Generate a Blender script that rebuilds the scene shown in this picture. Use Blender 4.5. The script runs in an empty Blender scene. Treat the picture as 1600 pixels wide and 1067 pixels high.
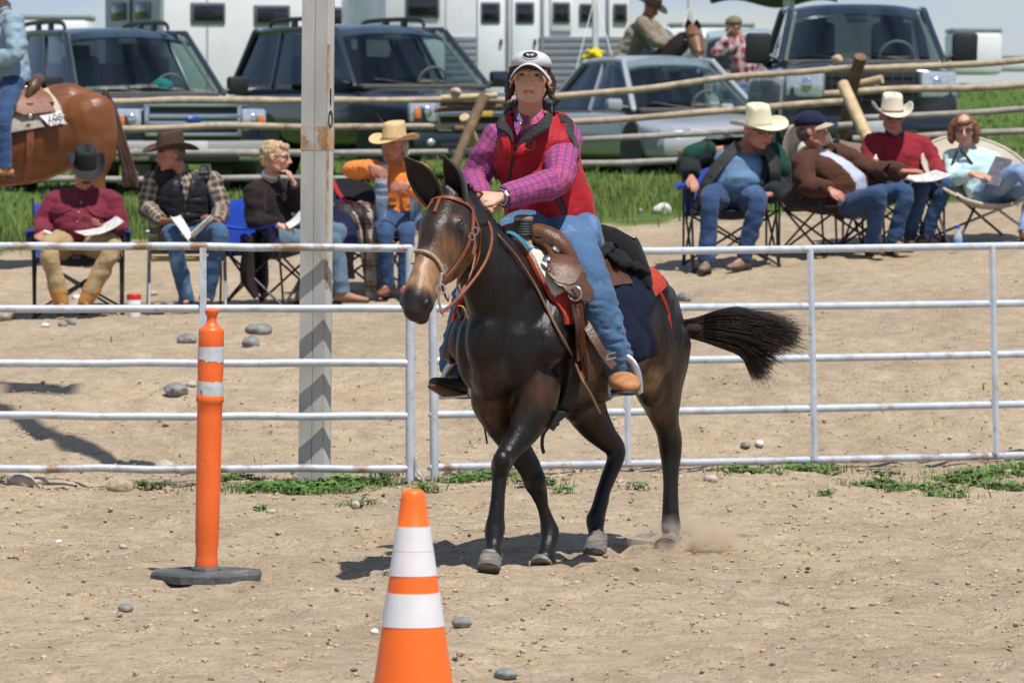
import bpy, bmesh, math, random
import numpy as np
from mathutils import Vector, Matrix
from mathutils.bvhtree import BVHTree

random.seed(7)
RNG = np.random.RandomState(11)
SC = bpy.context.scene
COL = SC.collection
PI = math.pi

# ---------------------------------------------------------------- camera, sky, sun, exposure
FPX, CX, CY, HOR, EYE = 9000.0, 800.0, 533.5, 190.0, 1.85
TILT = math.atan((CY - HOR) / FPX)
cam_d = bpy.data.cameras.new('camera')
cam = bpy.data.objects.new('camera', cam_d)
COL.objects.link(cam)
cam_d.sensor_width = 22.2
cam_d.lens = 22.2 * FPX / 1600.0
cam_d.clip_start = 0.5
cam_d.clip_end = 9000
cam.location = (0, 0, EYE)
cam.rotation_euler = (PI / 2 - TILT, 0, 0)
cam_d.dof.use_dof = True
cam_d.dof.focus_distance = 24.0
cam_d.dof.aperture_fstop = 6.6
SC.camera = cam

SUNV = Vector((0.24, -0.42, 1.0)).normalized()       # towards the sun
elev = math.asin(SUNV.z)
rot = math.atan2(SUNV.x, SUNV.y)
w = bpy.data.worlds.new('World')
SC.world = w
w.use_nodes = True
wn, wl = w.node_tree.nodes, w.node_tree.links
bg = wn['Background']
sky = wn.new('ShaderNodeTexSky')
sky.sky_type = 'NISHITA'
sky.sun_disc = False
sky.sun_elevation = elev
sky.sun_rotation = rot
sky.altitude = 1200
sky.air_density = 1.0
sky.dust_density = .4
tc = wn.new('ShaderNodeTexCoord')
mp = wn.new('ShaderNodeMapping')
mp.inputs['Scale'].default_value = (3.0, 3.0, 14.0)
nz = wn.new('ShaderNodeTexNoise')
nz.inputs['Scale'].default_value = 2.3
nz.inputs['Detail'].default_value = 7
rp = wn.new('ShaderNodeValToRGB')
rp.color_ramp.elements[0].position = 0.40
rp.color_ramp.elements[1].position = 0.68
mx = wn.new('ShaderNodeMixRGB')
mx.inputs[2].default_value = (4.4, 5.6, 8.3, 1)
wl.new(tc.outputs['Generated'], mp.inputs[0]); wl.new(mp.outputs[0], nz.inputs[0])
wl.new(nz.outputs[0], rp.inputs[0]); wl.new(rp.outputs[0], mx.inputs[0])
wl.new(sky.outputs[0], mx.inputs[1]); wl.new(mx.outputs[0], bg.inputs[0])
bg.inputs[1].default_value = 0.085

sd = bpy.data.lights.new('sun', 'SUN')
sd.energy = 5.0
sd.angle = math.radians(0.53)
sd.color = (1.0, 0.955, 0.88)
sun = bpy.data.objects.new('sun', sd)
COL.objects.link(sun)
sun.rotation_euler = SUNV.to_track_quat('Z', 'Y').to_euler()
SC.view_settings.view_transform = 'Standard'
SC.view_settings.look = 'None'
SC.view_settings.gamma = 1
SC.view_settings.exposure = 0.12
SC.view_settings.use_curve_mapping = False
SC.render.engine = 'CYCLES'
SC.cycles.max_bounces = 7
SC.cycles.volume_bounces = 4
SC.cycles.transparent_max_bounces = 12
SC.cycles.use_denoising = True

# ---------------------------------------------------------------- helpers
_ct, _st = math.cos(TILT), math.sin(TILT)
def ray(px, py):
    u, v = (px - CX) / FPX, -(py - CY) / FPX
    return np.array([u, _ct + v * _st, v * _ct - _st])
def P(px, py, d):
    """world point on the sight line through a photo pixel at distance d"""
    r = ray(px, py)
    return np.array([0, 0, EYE]) + r * (d / r[1])
CAMP = Vector((0, 0, EYE))
A = np.array
def unit(v):
    v = np.asarray(v, float); return v / (np.linalg.norm(v) + 1e-12)

_T2 = RNG.rand(256, 256)
def n2(x, y):
    x = np.asarray(x, float); y = np.asarray(y, float)
    xi, yi = np.floor(x).astype(int), np.floor(y).astype(int)
    fx, fy = x - xi, y - yi
    fx, fy = fx * fx * (3 - 2 * fx), fy * fy * (3 - 2 * fy)
    g = lambda i, j: _T2[i & 255, j & 255]
    return (g(xi, yi) * (1 - fx) + g(xi + 1, yi) * fx) * (1 - fy) + (g(xi, yi + 1) * (1 - fx) + g(xi + 1, yi + 1) * fx) * fy
_T3 = RNG.rand(32, 32, 32)
def n3(p):
    p = np.asarray(p, float)
    i = np.floor(p).astype(int); f = p - i; f = f * f * (3 - 2 * f)
    def g(a, b, c): return _T3[(i[:, 0] + a) & 31, (i[:, 1] + b) & 31, (i[:, 2] + c) & 31]
    x, y, z = f[:, 0], f[:, 1], f[:, 2]
    c00 = g(0,0,0)*(1-x)+g(1,0,0)*x; c10 = g(0,1,0)*(1-x)+g(1,1,0)*x
    c01 = g(0,0,1)*(1-x)+g(1,0,1)*x; c11 = g(0,1,1)*(1-x)+g(1,1,1)*x
    return (c00*(1-y)+c10*y)*(1-z)+(c01*(1-y)+c11*y)*z
def smooth01(x): x = np.clip(x, 0, 1); return x * x * (3 - 2 * x)

KD = [-60, 30, 31.7, 34, 37, 44, 50, 66, 90, 150, 400, 6000]
KA = [-.01, -.01, .0, .36, .43, .55, .98, 1.10, 1.50, 2.80, 2.4, 2.0]
KB = [0, 0, 0, .01, .02, .06, .05, .03, .02, 0, 0, 0]
def gz0(X, d):
    X = np.asarray(X, float); d = np.asarray(d, float)
    return np.interp(d, KD, KA) + np.interp(d, KD, KB) * np.clip(X, -9, 9)
def gz(X, d):
    X = np.asarray(X, float); d = np.asarray(d, float)
    near = np.clip((60 - d) / 20, 0, 1)
    z = gz0(X, d)
    z = z + near * ((n2(X * .9 + 7, d * .5 + 3) - .5) * .045 + (n2(X * 3.1 + 17, d * 1.9 + 3) - .5) * .018)
    # slight ridge of kicked-up soil along the fence
    z = z + .02 * np.exp(-((d - 29.6 - .02 * X) / .35) ** 2) * n2(X * 2.2, d * 2)
    return z
def gpt(px, d):
    X = (px - CX) * d / FPX
    return A([X, d, float(gz(X, d))])
def ground_at(px, py, lo=18, hi=58):
    """the ground point seen at a pixel"""
    r = ray(px, py)
    ds = np.linspace(lo, hi, 1600)
    X = r[0] / r[1] * ds
    Z = EYE + r[2] / r[1] * ds
    k = np.argmax(Z < gz(X, ds))
    return A([X[k], ds[k], float(gz(X[k], ds[k]))])

# ---- raw geometry: every builder returns (verts, faces)
def join(*gs):
    V, F, o = [], [], 0
    for v, f in gs:
        V.append(np.asarray(v, float)); F += [tuple(i + o for i in q) for q in f]; o += len(v)
    return np.vstack(V), F
def cat(pts, rad, k=4):
    """Catmull-Rom refinement of points and radii"""
    pts = np.asarray(pts, float); rad = np.asarray(rad, float)
    if rad.ndim == 1: rad = np.stack([rad, rad], 1)
    if len(rad) == 1: rad = np.repeat(rad, len(pts), 0)
    M = np.hstack([pts, rad]); n = len(M); out = []
    for i in range(n - 1):
        p0, p1, p2, p3 = M[max(i-1, 0)], M[i], M[i+1], M[min(i+2, n-1)]
        for j in range(k):
            t = j / k
            out.append(.5 * ((2*p1) + (-p0+p2)*t + (2*p0-5*p1+4*p2-p3)*t*t + (-p0+3*p1-3*p2+p3)*t**3))
    out.append(M[-1]); out = np.array(out)
    return out[:, :3], np.abs(out[:, 3:])
def tube(pts, rad, n=12, up=None, rounded=True, k=0, power=1.0, tang=None):
    """sweep an ellipse; rad per point r or (r_side, r_up); up fixes the frame"""
    pts = np.asarray(pts, float); rad = np.asarray(rad, float)
    if rad.ndim == 0: rad = np.full((len(pts), 2), float(rad))
    if rad.ndim == 1: rad = np.stack([rad, rad], 1) if len(rad) == len(pts) else np.repeat(rad[None], len(pts), 0)
    if k: pts, rad = cat(pts, rad, k)
    T = np.gradient(pts, axis=0)
    T /= (np.linalg.norm(T, axis=1)[:, None] + 1e-12)
    if tang is not None: T = np.repeat(A(tang)[None], len(pts), 0)
    if rounded:
        a, b = pts[0], pts[-1]; ra, rb = rad[0], rad[-1]
        pre, prer, post, postr = [], [], [], []
        for th in (80, 55, 28):
            c, s = math.cos(math.radians(th)), math.sin(math.radians(th))
            pre.append(a - T[0] * min(ra) * s); prer.append(ra * c)
            post.append(b + T[-1] * min(rb) * s); postr.append(rb * c)
        pts = np.vstack([pre, pts, post[::-1]]); rad = np.vstack([prer, rad, postr[::-1]])
        T = np.vstack([np.repeat(T[:1], 3, 0), T, np.repeat(T[-1:], 3, 0)])
    V = []
    u = A(up, float) if up is not None else (A([0, 0, 1.]) if abs(T[0][2]) < .9 else A([0, 1., 0]))
    for i, (p, t, r) in enumerate(zip(pts, T, rad)):
        if up is not None: u = A(up, float) if np.ndim(up) == 1 else up[i]
        uu = u - t * np.dot(u, t)
        if np.linalg.norm(uu) < 1e-6: uu = np.cross(t, [1, .3, .2])
        uu = unit(uu); s = np.cross(t, uu); u = uu if up is None else u
        for j in range(n):
            a = 2 * PI * j / n
            c, q = math.cos(a), math.sin(a)
            if power != 1.0:
                c = math.copysign(abs(c) ** power, c); q = math.copysign(abs(q) ** power, q)
            V.append(p + s * r[0] * c + uu * r[1] * q)
    m = len(pts); F = []
    for i in range(m - 1):
        for j in range(n):
            F.append((i*n+j, i*n+(j+1) % n, (i+1)*n+(j+1) % n, (i+1)*n+j))
    F.append(tuple(range(n))[::-1]); F.append(tuple((m-1)*n + j for j in range(n)))
    return np.array(V), F
def ell(c, r, R=None, n=12, m=8):
    V = [(0, 0, 1.)]
    for i in range(1, m):
        ph = PI * i / m
        for j in range(n):
            th = 2 * PI * j / n
            V.append((math.sin(ph)*math.cos(th), math.sin(ph)*math.sin(th), math.cos(ph)))
    V.append((0, 0, -1.)); F = []
    for j in range(n): F.append((0, 1 + j, 1 + (j+1) % n))
    for i in range(m - 2):
        for j in range(n):
            a, b = 1 + i*n + j, 1 + i*n + (j+1) % n
            F.append((a, a + n, b + n, b))
    L = len(V) - 1
    for j in range(n): F.append((L, 1 + (m-2)*n + (j+1) % n, 1 + (m-2)*n + j))
    V = np.array(V) * np.asarray(r, float)
    if R is not None: V = V @ np.asarray(R, float).T
    return V + np.asarray(c, float), F
def box(c, h, R=None, bev=0.0):
    """box with half sizes h; bev > 0 chamfers its vertical and horizontal edges"""
    c = np.asarray(c, float); h = np.asarray(h, float)
    if bev <= 0:
        V = np.array([(x, y, z) for x in (-1, 1) for y in (-1, 1) for z in (-1, 1)], float) * h
        F = [(0,1,3,2), (4,6,7,5), (0,4,5,1), (2,3,7,6), (0,2,6,4), (1,5,7,3)]
    else:
        bm = bmesh.new(); bmesh.ops.create_cube(bm, size=2)
        for v in bm.verts: v.co = Vector((v.co.x*h[0], v.co.y*h[1], v.co.z*h[2]))
        bmesh.ops.bevel(bm, geom=bm.edges[:], offset=min(bev, min(h)*.9), segments=2, affect='EDGES', profile=.5)
        V = np.array([v.co[:] for v in bm.verts]); F = [tuple(v.index for v in f.verts) for f in bm.faces]; bm.free()
    if R is not None: V = V @ np.asarray(R, float).T
    return V + c, F
def lathe(c, prof, n=20, axis=(0, 0, 1)):
    """prof: (radius, height) pairs from bottom to top"""
    ax = unit(axis); s = unit(np.cross(ax, [1, 0, 0]) if abs(ax[0]) < .9 else np.cross(ax, [0, 1, 0])); t = np.cross(ax, s)
    V = []; F = []
    for r, z in prof:
        for j in range(n):
            a = 2*PI*j/n
            V.append(A(c) + ax*z + (s*math.cos(a) + t*math.sin(a))*r)
    for i in range(len(prof)-1):
        for j in range(n):
            F.append((i*n+j, i*n+(j+1) % n, (i+1)*n+(j+1) % n, (i+1)*n+j))
    F.append(tuple(range(n))[::-1]); F.append(tuple((len(prof)-1)*n + j for j in range(n)))
    return np.array(V), F
def sheet(grid, th=0.004, nrm=None):
    """closed thin shell over an (m, n, 3) grid of points"""
    g = np.asarray(grid, float); m, n = g.shape[:2]
    du = np.gradient(g, axis=0); dv = np.gradient(g, axis=1)
    N = np.cross(du, dv); N /= (np.linalg.norm(N, axis=2)[..., None] + 1e-12)
    if nrm is not None: N = np.broadcast_to(np.asarray(nrm, float), N.shape)
    V = np.vstack([(g + N*th/2).reshape(-1, 3), (g - N*th/2).reshape(-1, 3)]); o = m*n; F = []
    for i in range(m-1):
        for j in range(n-1):
            a, b, c, d = i*n+j, i*n+j+1, (i+1)*n+j+1, (i+1)*n+j
            F.append((a, d, c, b)); F.append((a+o, b+o, c+o, d+o))
    e = [(i*n, (i+1)*n) for i in range(m-1)] + [((m-1)*n+j, (m-1)*n+j+1) for j in range(n-1)] \
        + [((i+1)*n+n-1, i*n+n-1) for i in range(m-1)] + [(j+1, j) for j in range(n-1)]
    for a, b in e: F.append((a, a+o, b+o, b))
    return V, F
def strap(pts, width, th, nrm, k=3):
    """flat strap following points, nrm per point or one vector"""
    pts = np.asarray(pts, float)
    nr = np.asarray(nrm, float)
    if nr.ndim == 1: nr = np.repeat(nr[None], len(pts), 0)
    if k:
        q, _ = cat(pts, np.zeros(len(pts)), k)
        idx = np.linspace(0, len(nr)-1, len(q)); nr = np.stack([np.interp(idx, range(len(nr)), nr[:, i]) for i in range(3)], 1); pts = q
    T = np.gradient(pts, axis=0); V = []; m = len(pts)
    for p, t, u in zip(pts, T, nr):
        t = unit(t); u = unit(u - t*np.dot(u, t)); s = np.cross(t, u)
        for a, b in ((-1, -1), (1, -1), (1, 1), (-1, 1)): V.append(p + s*a*width/2 + u*b*th/2)
    F = [(0, 1, 2, 3), tuple((m-1)*4 + i for i in (3, 2, 1, 0))]
    for i in range(m-1):
        for j in range(4): F.append((i*4+j, (i+1)*4+j, (i+1)*4+(j+1) % 4, i*4+(j+1) % 4))
    return np.array(V), F
def xf(g, R, t):
    return np.asarray(g[0]) @ np.asarray(R, float).T + np.asarray(t, float), g[1]
def rotz(a): c, s = math.cos(a), math.sin(a); return np.array([[c, -s, 0], [s, c, 0], [0, 0, 1.]])
def basis(x, y, z): return np.stack([x, y, z], 1)
def frame_fwd(fwd, up=(0, 0, 1)):
    """columns: right-hand side x, forward y, up z"""
    y = unit(fwd); x = unit(np.cross(y, up)); z = np.cross(x, y); return basis(x, y, z)

def mesh_from(name, g, smooth=True, angle=None):
    me = bpy.data.meshes.new(name)
    me.from_pydata([tuple(v) for v in np.asarray(g[0]).tolist()], [], g[1])
    if smooth: me.polygons.foreach_set('use_smooth', [True]*len(me.polygons))
    me.update()
    if smooth and angle is not None:
        try: me.set_sharp_from_angle(angle=math.radians(angle))
        except Exception: pass
    return me
def recalc(me):
    bm = bmesh.new(); bm.from_mesh(me); bmesh.ops.recalc_face_normals(bm, faces=bm.faces[:]); bm.to_mesh(me); bm.free()

def remesh(g, vox, smooth=3, dec=None, fac=0.5):
    """union of closed shapes into one continuous skin -> (V, F)"""
    me = mesh_from('tmp', g); recalc(me)
    ob = bpy.data.objects.new('tmp', me); COL.objects.link(ob)
    m = ob.modifiers.new('r', 'REMESH'); m.mode = 'VOXEL'; m.voxel_size = vox; m.adaptivity = 0
    if smooth:
        s = ob.modifiers.new('s', 'SMOOTH'); s.iterations = smooth; s.factor = fac
    if dec:
        dd = ob.modifiers.new('d', 'DECIMATE'); dd.ratio = dec
    dg = bpy.context.evaluated_depsgraph_get(); ev = ob.evaluated_get(dg)
    m2 = bpy.data.meshes.new_from_object(ev)
    V = np.empty(len(m2.vertices)*3); m2.vertices.foreach_get('co', V); V = V.reshape(-1, 3)
    N = np.empty(len(m2.vertices)*3); m2.vertices.foreach_get('normal', N); N = N.reshape(-1, 3)
    ls = np.empty(len(m2.polygons), int); m2.polygons.foreach_get('loop_total', ls)
    li = np.empty(len(m2.loops), int); m2.loops.foreach_get('vertex_index', li)
    F = []; o = 0; li = li.tolist()
    for c in ls.tolist(): F.append(tuple(li[o:o+c])); o += c
    bpy.data.objects.remove(ob); bpy.data.meshes.remove(me); bpy.data.meshes.remove(m2)
    return V, F, N
def setcol(me, C, name='Col'):
    a = me.color_attributes.new(name, 'FLOAT_COLOR', 'POINT')
    C = np.asarray(C, float)
    if C.shape[1] == 3: C = np.hstack([C, np.ones((len(C), 1))])
    a.data.foreach_set('color', C.astype(np.float32).ravel())

def obj(name, g, mat, parent=None, smooth=True, angle=40, col=None, mods=None):
    """link one mesh object; g in world space, moved into the parent's space"""
    V = np.asarray(g[0], float)
    off = A([0., 0, 0])
    if parent is not None:
        p = parent
        while p is not None: off = off + A(p.location); p = p.parent
        V = V - off
    me = mesh_from(name, (V, g[1]), smooth, angle)
    o = bpy.data.objects.new(name, me)
    COL.objects.link(o)
    if mat is not None: me.materials.append(mat)
    if parent is not None: o.parent = parent
    if col is not None: setcol(me, col)
    return o
def thing(name, label, cat, loc, group=None):
    o = bpy.data.objects.new(name, None); COL.objects.link(o)
    o.empty_display_size = .1
    o.location = tuple(float(v) for v in loc); o['label'] = label; o['category'] = cat
    if group: o['group'] = group
    return o
def single(name, g, mat, label, cat, loc=None, group=None, **kw):
    """a thing that is one mesh, origin at its base"""
    V = np.asarray(g[0], float)
    if loc is None: loc = A([V[:, 0].mean(), V[:, 1].mean(), V[:, 2].min()])
    o = obj(name, (V - A(loc), g[1]), mat, **kw); o.location = tuple(float(v) for v in loc)
    o['label'] = label; o['category'] = cat
    if group: o['group'] = group
    return o
def struct(name, g, mat, **kw):
    o = obj(name, g, mat, **kw); o['kind'] = 'structure'; return o
def stuff(name, g, mat, parent=None, **kw):
    o = obj(name, g, mat, parent, **kw); o['kind'] = 'stuff'; return o
def copy_tree(o, parent=None, loc=None):
    c = o.copy(); COL.objects.link(c)
    if parent is not None: c.parent = parent
    if loc is not None: c.location = loc
    for ch in [x for x in bpy.data.objects if x.parent == o]: copy_tree(ch, c)
    return c

# ---------------------------------------------------------------- materials
def nd(t, k): return t.nodes.new(k)
def mat(name, col, rough=.6, metal=0.0, var=.12, vs=8.0, bump=0.0, bs=60.0, spec=.5, sheen=0.0, coat=0.0,
        vcol=False, stretch=None, dirt=None, bd=.01, trans=0.0, detail=4):
    m = bpy.data.materials.new(name); m.use_nodes = True; t = m.node_tree; L = t.links
    b = t.nodes['Principled BSDF']
    b.inputs['Roughness'].default_value = rough; b.inputs['Metallic'].default_value = metal
    b.inputs['Specular IOR Level'].default_value = spec
    b.inputs['Sheen Weight'].default_value = sheen; b.inputs['Coat Weight'].default_value = coat
    b.inputs['Coat Roughness'].default_value = .08
    if trans: b.inputs['Transmission Weight'].default_value = trans
    co = nd(t, 'ShaderNodeTexCoord')
    src = co.outputs['Object']
    if stretch:
        mpn = nd(t, 'ShaderNodeMapping'); mpn.inputs['Scale'].default_value = stretch
        L.new(src, mpn.inputs[0]); src = mpn.outputs[0]
    n = nd(t, 'ShaderNodeTexNoise'); n.inputs['Scale'].default_value = vs; n.inputs['Detail'].default_value = detail
    L.new(src, n.inputs['Vector'])
    mr = nd(t, 'ShaderNodeMapRange'); mr.inputs[1].default_value = .3; mr.inputs[2].default_value = .7
    mr.inputs[3].default_value = 1 - var; mr.inputs[4].default_value = 1 + var
    L.new(n.outputs[0], mr.inputs[0])
    mul = nd(t, 'ShaderNodeVectorMath'); mul.operation = 'SCALE'
    if vcol:
        a = nd(t, 'ShaderNodeVertexColor'); a.layer_name = 'Col'; L.new(a.outputs[0], mul.inputs[0])
    else:
        mul.inputs[0].default_value = col[:3]
    L.new(mr.outputs[0], mul.inputs['Scale'])
    out = mul.outputs[0]
    if dirt:                                    # dirt: (colour, amount threshold, scale)
        n2_ = nd(t, 'ShaderNodeTexNoise'); n2_.inputs['Scale'].default_value = dirt[2]; n2_.inputs['Detail'].default_value = 8
        n2_.inputs['Roughness'].default_value = .65
        L.new(src, n2_.inputs['Vector'])
        r = nd(t, 'ShaderNodeValToRGB'); r.color_ramp.elements[0].position = dirt[1]; r.color_ramp.elements[1].position = dirt[1] + .14
        L.new(n2_.outputs[0], r.inputs[0])
        mm = nd(t, 'ShaderNodeMixRGB'); L.new(r.outputs[0], mm.inputs[0]); L.new(out, mm.inputs[1]); mm.inputs[2].default_value = (*dirt[0], 1)
        out = mm.outputs[0]
    L.new(out, b.inputs['Base Color'])
    if bump:
        nb = nd(t, 'ShaderNodeTexNoise'); nb.inputs['Scale'].default_value = bs; nb.inputs['Detail'].default_value = 5
        L.new(src, nb.inputs['Vector'])
        bp = nd(t, 'ShaderNodeBump'); bp.inputs['Strength'].default_value = bump; bp.inputs['Distance'].default_value = bd
        L.new(nb.outputs[0], bp.inputs['Height']); L.new(bp.outputs[0], b.inputs['Normal'])
    return m
def glass_mat(name, tint=(.55, .62, .6), dark=.55, rough=.03):
    """window glass: clear but tinted, with a sharp reflection"""
    m = bpy.data.materials.new(name); m.use_nodes = True; t = m.node_tree; L = t.links
    t.nodes.remove(t.nodes['Principled BSDF']); out = t.nodes['Material Output']
    tr = nd(t, 'ShaderNodeBsdfTransparent'); tr.inputs[0].default_value = tuple(c*dark for c in tint) + (1,)
    gl = nd(t, 'ShaderNodeBsdfGlossy'); gl.inputs['Roughness'].default_value = rough; gl.inputs[0].default_value = (.9, .95, 1, 1)
    fr = nd(t, 'ShaderNodeFresnel'); fr.inputs[0].default_value = 1.5
    ms = nd(t, 'ShaderNodeMixShader'); ge = nd(t, 'ShaderNodeNewGeometry'); iv = nd(t, 'ShaderNodeMath'); iv.operation = 'SUBTRACT'; iv.inputs[0].default_value = 1
    mu = nd(t, 'ShaderNodeMath'); mu.operation = 'MULTIPLY'; L.new(ge.outputs['Backfacing'], iv.inputs[1]); L.new(iv.outputs[0], mu.inputs[0]); L.new(fr.outputs[0], mu.inputs[1])
    L.new(mu.outputs[0], ms.inputs[0]); L.new(tr.outputs[0], ms.inputs[1]); L.new(gl.outputs[0], ms.inputs[2]); L.new(ms.outputs[0], out.inputs[0])
    return m
def cloth(name, col, var=.1, fold=.6, fs=14.0, rough=.85, wash=None, sheen=.05, stretch=None):
    m = mat(name, col, rough, var=var, vs=5.0, bump=fold, bs=fs, bd=.03, sheen=sheen, spec=.2,
            dirt=(wash, .56, 6.0) if wash else None, stretch=stretch)
    return m
def plaid(name, base, c1, c2, size=.03, light=None, rough=.85, sz2=None):
    """woven check on the 'Plaid' point attribute (metres along and round the limb)"""
    m = bpy.data.materials.new(name); m.use_nodes = True; t = m.node_tree; L = t.links
    b = t.nodes['Principled BSDF']; b.inputs['Roughness'].default_value = rough; b.inputs['Specular IOR Level'].default_value = .2
    at = nd(t, 'ShaderNodeAttribute'); at.attribute_name = 'Plaid'
    sp = nd(t, 'ShaderNodeSeparateXYZ'); L.new(at.outputs['Vector'], sp.inputs[0])
    def band(sock, period, lo, hi, phase=0.0):
        a = nd(t, 'ShaderNodeMath'); a.operation = 'MULTIPLY_ADD'; a.inputs[1].default_value = 1/period; a.inputs[2].default_value = 100 + phase
        L.new(sock, a.inputs[0])
        f = nd(t, 'ShaderNodeMath'); f.operation = 'FRACT'; L.new(a.outputs[0], f.inputs[0])
        r = nd(t, 'ShaderNodeValToRGB'); r.color_ramp.interpolation = 'CONSTANT'
        r.color_ramp.elements[0].color = (0, 0, 0, 1); r.color_ramp.elements[1].position = lo; r.color_ramp.elements[1].color = (1, 1, 1, 1)
        e = r.color_ramp.elements.new(hi); e.color = (0, 0, 0, 1)
        L.new(f.outputs[0], r.inputs[0]); return r.outputs[0]
    cur = None
    sz2 = sz2 or size
    def mixc(fac, a, bcol, k):
        k1 = nd(t, 'ShaderNodeMath'); k1.operation = 'MULTIPLY'; k1.inputs[1].default_value = k; L.new(fac, k1.inputs[0])
        mm = nd(t, 'ShaderNodeMixRGB'); L.new(k1.outputs[0], mm.inputs[0])
        if isinstance(a, tuple): mm.inputs[1].default_value = (*a, 1)
        else: L.new(a, mm.inputs[1])
        mm.inputs[2].default_value = (*bcol, 1); return mm.outputs[0]
    cur = mixc(band(sp.outputs[0], size, .0001, .42), base, c1, .6)
    cur = mixc(band(sp.outputs[1], sz2, .0001, .42), cur, c1, .6)
    cur = mixc(band(sp.outputs[0], size, .62, .76), cur, c2, .6)
    cur = mixc(band(sp.outputs[1], sz2, .62, .76), cur, c2, .6)
    L.new(cur, b.inputs['Base Color'])
    co = nd(t, 'ShaderNodeTexCoord'); nb = nd(t, 'ShaderNodeTexNoise'); nb.inputs['Scale'].default_value = 14; nb.inputs['Detail'].default_value = 4
    L.new(co.outputs['Object'], nb.inputs['Vector'])
    bp = nd(t, 'ShaderNodeBump'); bp.inputs['Strength'].default_value = .6; bp.inputs['Distance'].default_value = .03
    L.new(nb.outputs[0], bp.inputs['Height']); L.new(bp.outputs[0], b.inputs['Normal'])
    return m
def plaid_attr(o, V, bones, lateral=None):
    """metres along (x) and round (y) the nearest limb, for woven checks"""
    best = np.full(len(V), 1e9); uu = np.zeros(len(V)); vv = np.zeros(len(V))
    for (a, b, r, off) in bones:
        a = A(a, float); b = A(b, float); ax = b - a; L_ = np.linalg.norm(ax); ax = ax / L_
        t = np.clip((V - a) @ ax, 0, L_); d = np.linalg.norm(V - a - t[:, None]*ax, axis=1) - r
        back = A([0, 1., 0.12]); e1 = unit(back - ax*np.dot(back, ax)); e2 = np.cross(ax, e1)
        w_ = V - a; ang = np.arctan2(w_ @ e2, -(w_ @ e1))
        k = d < best; best = np.where(k, d, best); uu = np.where(k, t + off, uu); vv = np.where(k, ang*r, vv)
    at = o.data.attributes.new('Plaid', 'FLOAT_VECTOR', 'POINT')
    at.data.foreach_set('vector', np.stack([uu, vv, vv*0], 1).astype(np.float32).ravel())
def cut_faces(g, test, nrm=None):
    """drop the faces whose centre meets test(centres) and keep used vertices"""
    V, F = g[0], g[1]
    c = np.array([V[list(f)].mean(0) for f in F]); k = test(c)
    F = [f for f, q in zip(F, k) if not q]
    used = np.unique(np.concatenate([list(f) for f in F])); mp_ = -np.ones(len(V), int); mp_[used] = np.arange(len(used))
    return V[used], [tuple(mp_[list(f)].tolist()) for f in F]
# ================================================================ THE GROUND
def axis_steps(segs):
    out = []
    for a, b, s in segs:
        n = max(1, int(round((b - a) / s))); out += list(np.linspace(a, b, n, endpoint=False))
    out.append(segs[-1][1]); return np.array(out)
def dirt_relief(X, D):
    k = np.clip((D - 14) / 3, 0, 1) * np.clip((50 - D) / 8, 0, 1)
    h = (n2(X*5.5, D*4.1) - .5)*.022 + (n2(X*13+5, D*9) - .5)*.012
    hp = n2(X*8.3+31, D*6.2+11)                                # hoof prints: shallow cups
    h = h - .030*smooth01((hp - .67)/.12) + .009*smooth01((hp-.56)/.1)
    h2 = n2(X*4.1+3, D*3.3+51); h = h - .020*smooth01((h2-.74)/.07)
    return h*k
xs = axis_steps([(-600, -60, 90), (-60, -12, 6), (-12, -5.2, .5), (-5.2, -3, .09), (-3, 3, .045), (3, 5.2, .09), (5.2, 12, .5), (12, 60, 6), (60, 601, 90)])
ds = axis_steps([(-40, 12, 4), (12, 18.4, .4), (18.4, 31, .045), (31, 46, .08), (46, 54, .16), (54, 75, .7), (75, 160, 5), (160, 500, 40), (500, 6000, 500)])
GX, GD = np.meshgrid(xs, ds)
GZ = gz(GX, GD) + dirt_relief(GX, GD)
nx = len(xs)
V = np.stack([GX.ravel(), GD.ravel(), GZ.ravel()], 1)
F = []
for i in range(len(ds)-1):
    o = i*nx
    F += [(o+j, o+j+1, o+nx+j+1, o+nx+j) for j in range(nx-1)]
def grass_edge(X):                                              # where the dirt gives way to grass
    return 49.0 + .35*X*0 + (n2(np.asarray(X)*1.3+3, np.asarray(X)*0+.5) - .5)*1.2
gm = smooth01((V[:, 1] - grass_edge(V[:, 0]) + (n2(V[:, 0]*4, V[:, 1]*4)-.5)*1.2)/.7)
dirt = A([.445, .345, .232]); dirt2 = A([.325, .245, .165]); pale = A([.52, .42, .315]); grn = A([.075, .135, .025]); grn2 = A([.12, .175, .04])
a1 = n2(V[:, 0]*1.7, V[:, 1]*.8)[:, None]; a2 = n2(V[:, 0]*6+9, V[:, 1]*3)[:, None]; a3 = n2(V[:, 0]*.5, V[:, 1]*.2)[:, None]
c = dirt*(1-a1*.85) + dirt2*a1*.85; c = c*(1-.45*a2) + pale*.45*a2
c = c*(1-gm[:, None]) + (grn*(1-a3)+grn2*a3)*gm[:, None]
gmat = mat('trampled_dirt', (0, 0, 0), .95, var=.17, vs=9.0, bump=.9, bs=38.0, spec=.15, vcol=True, bd=.025, detail=8)
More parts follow.
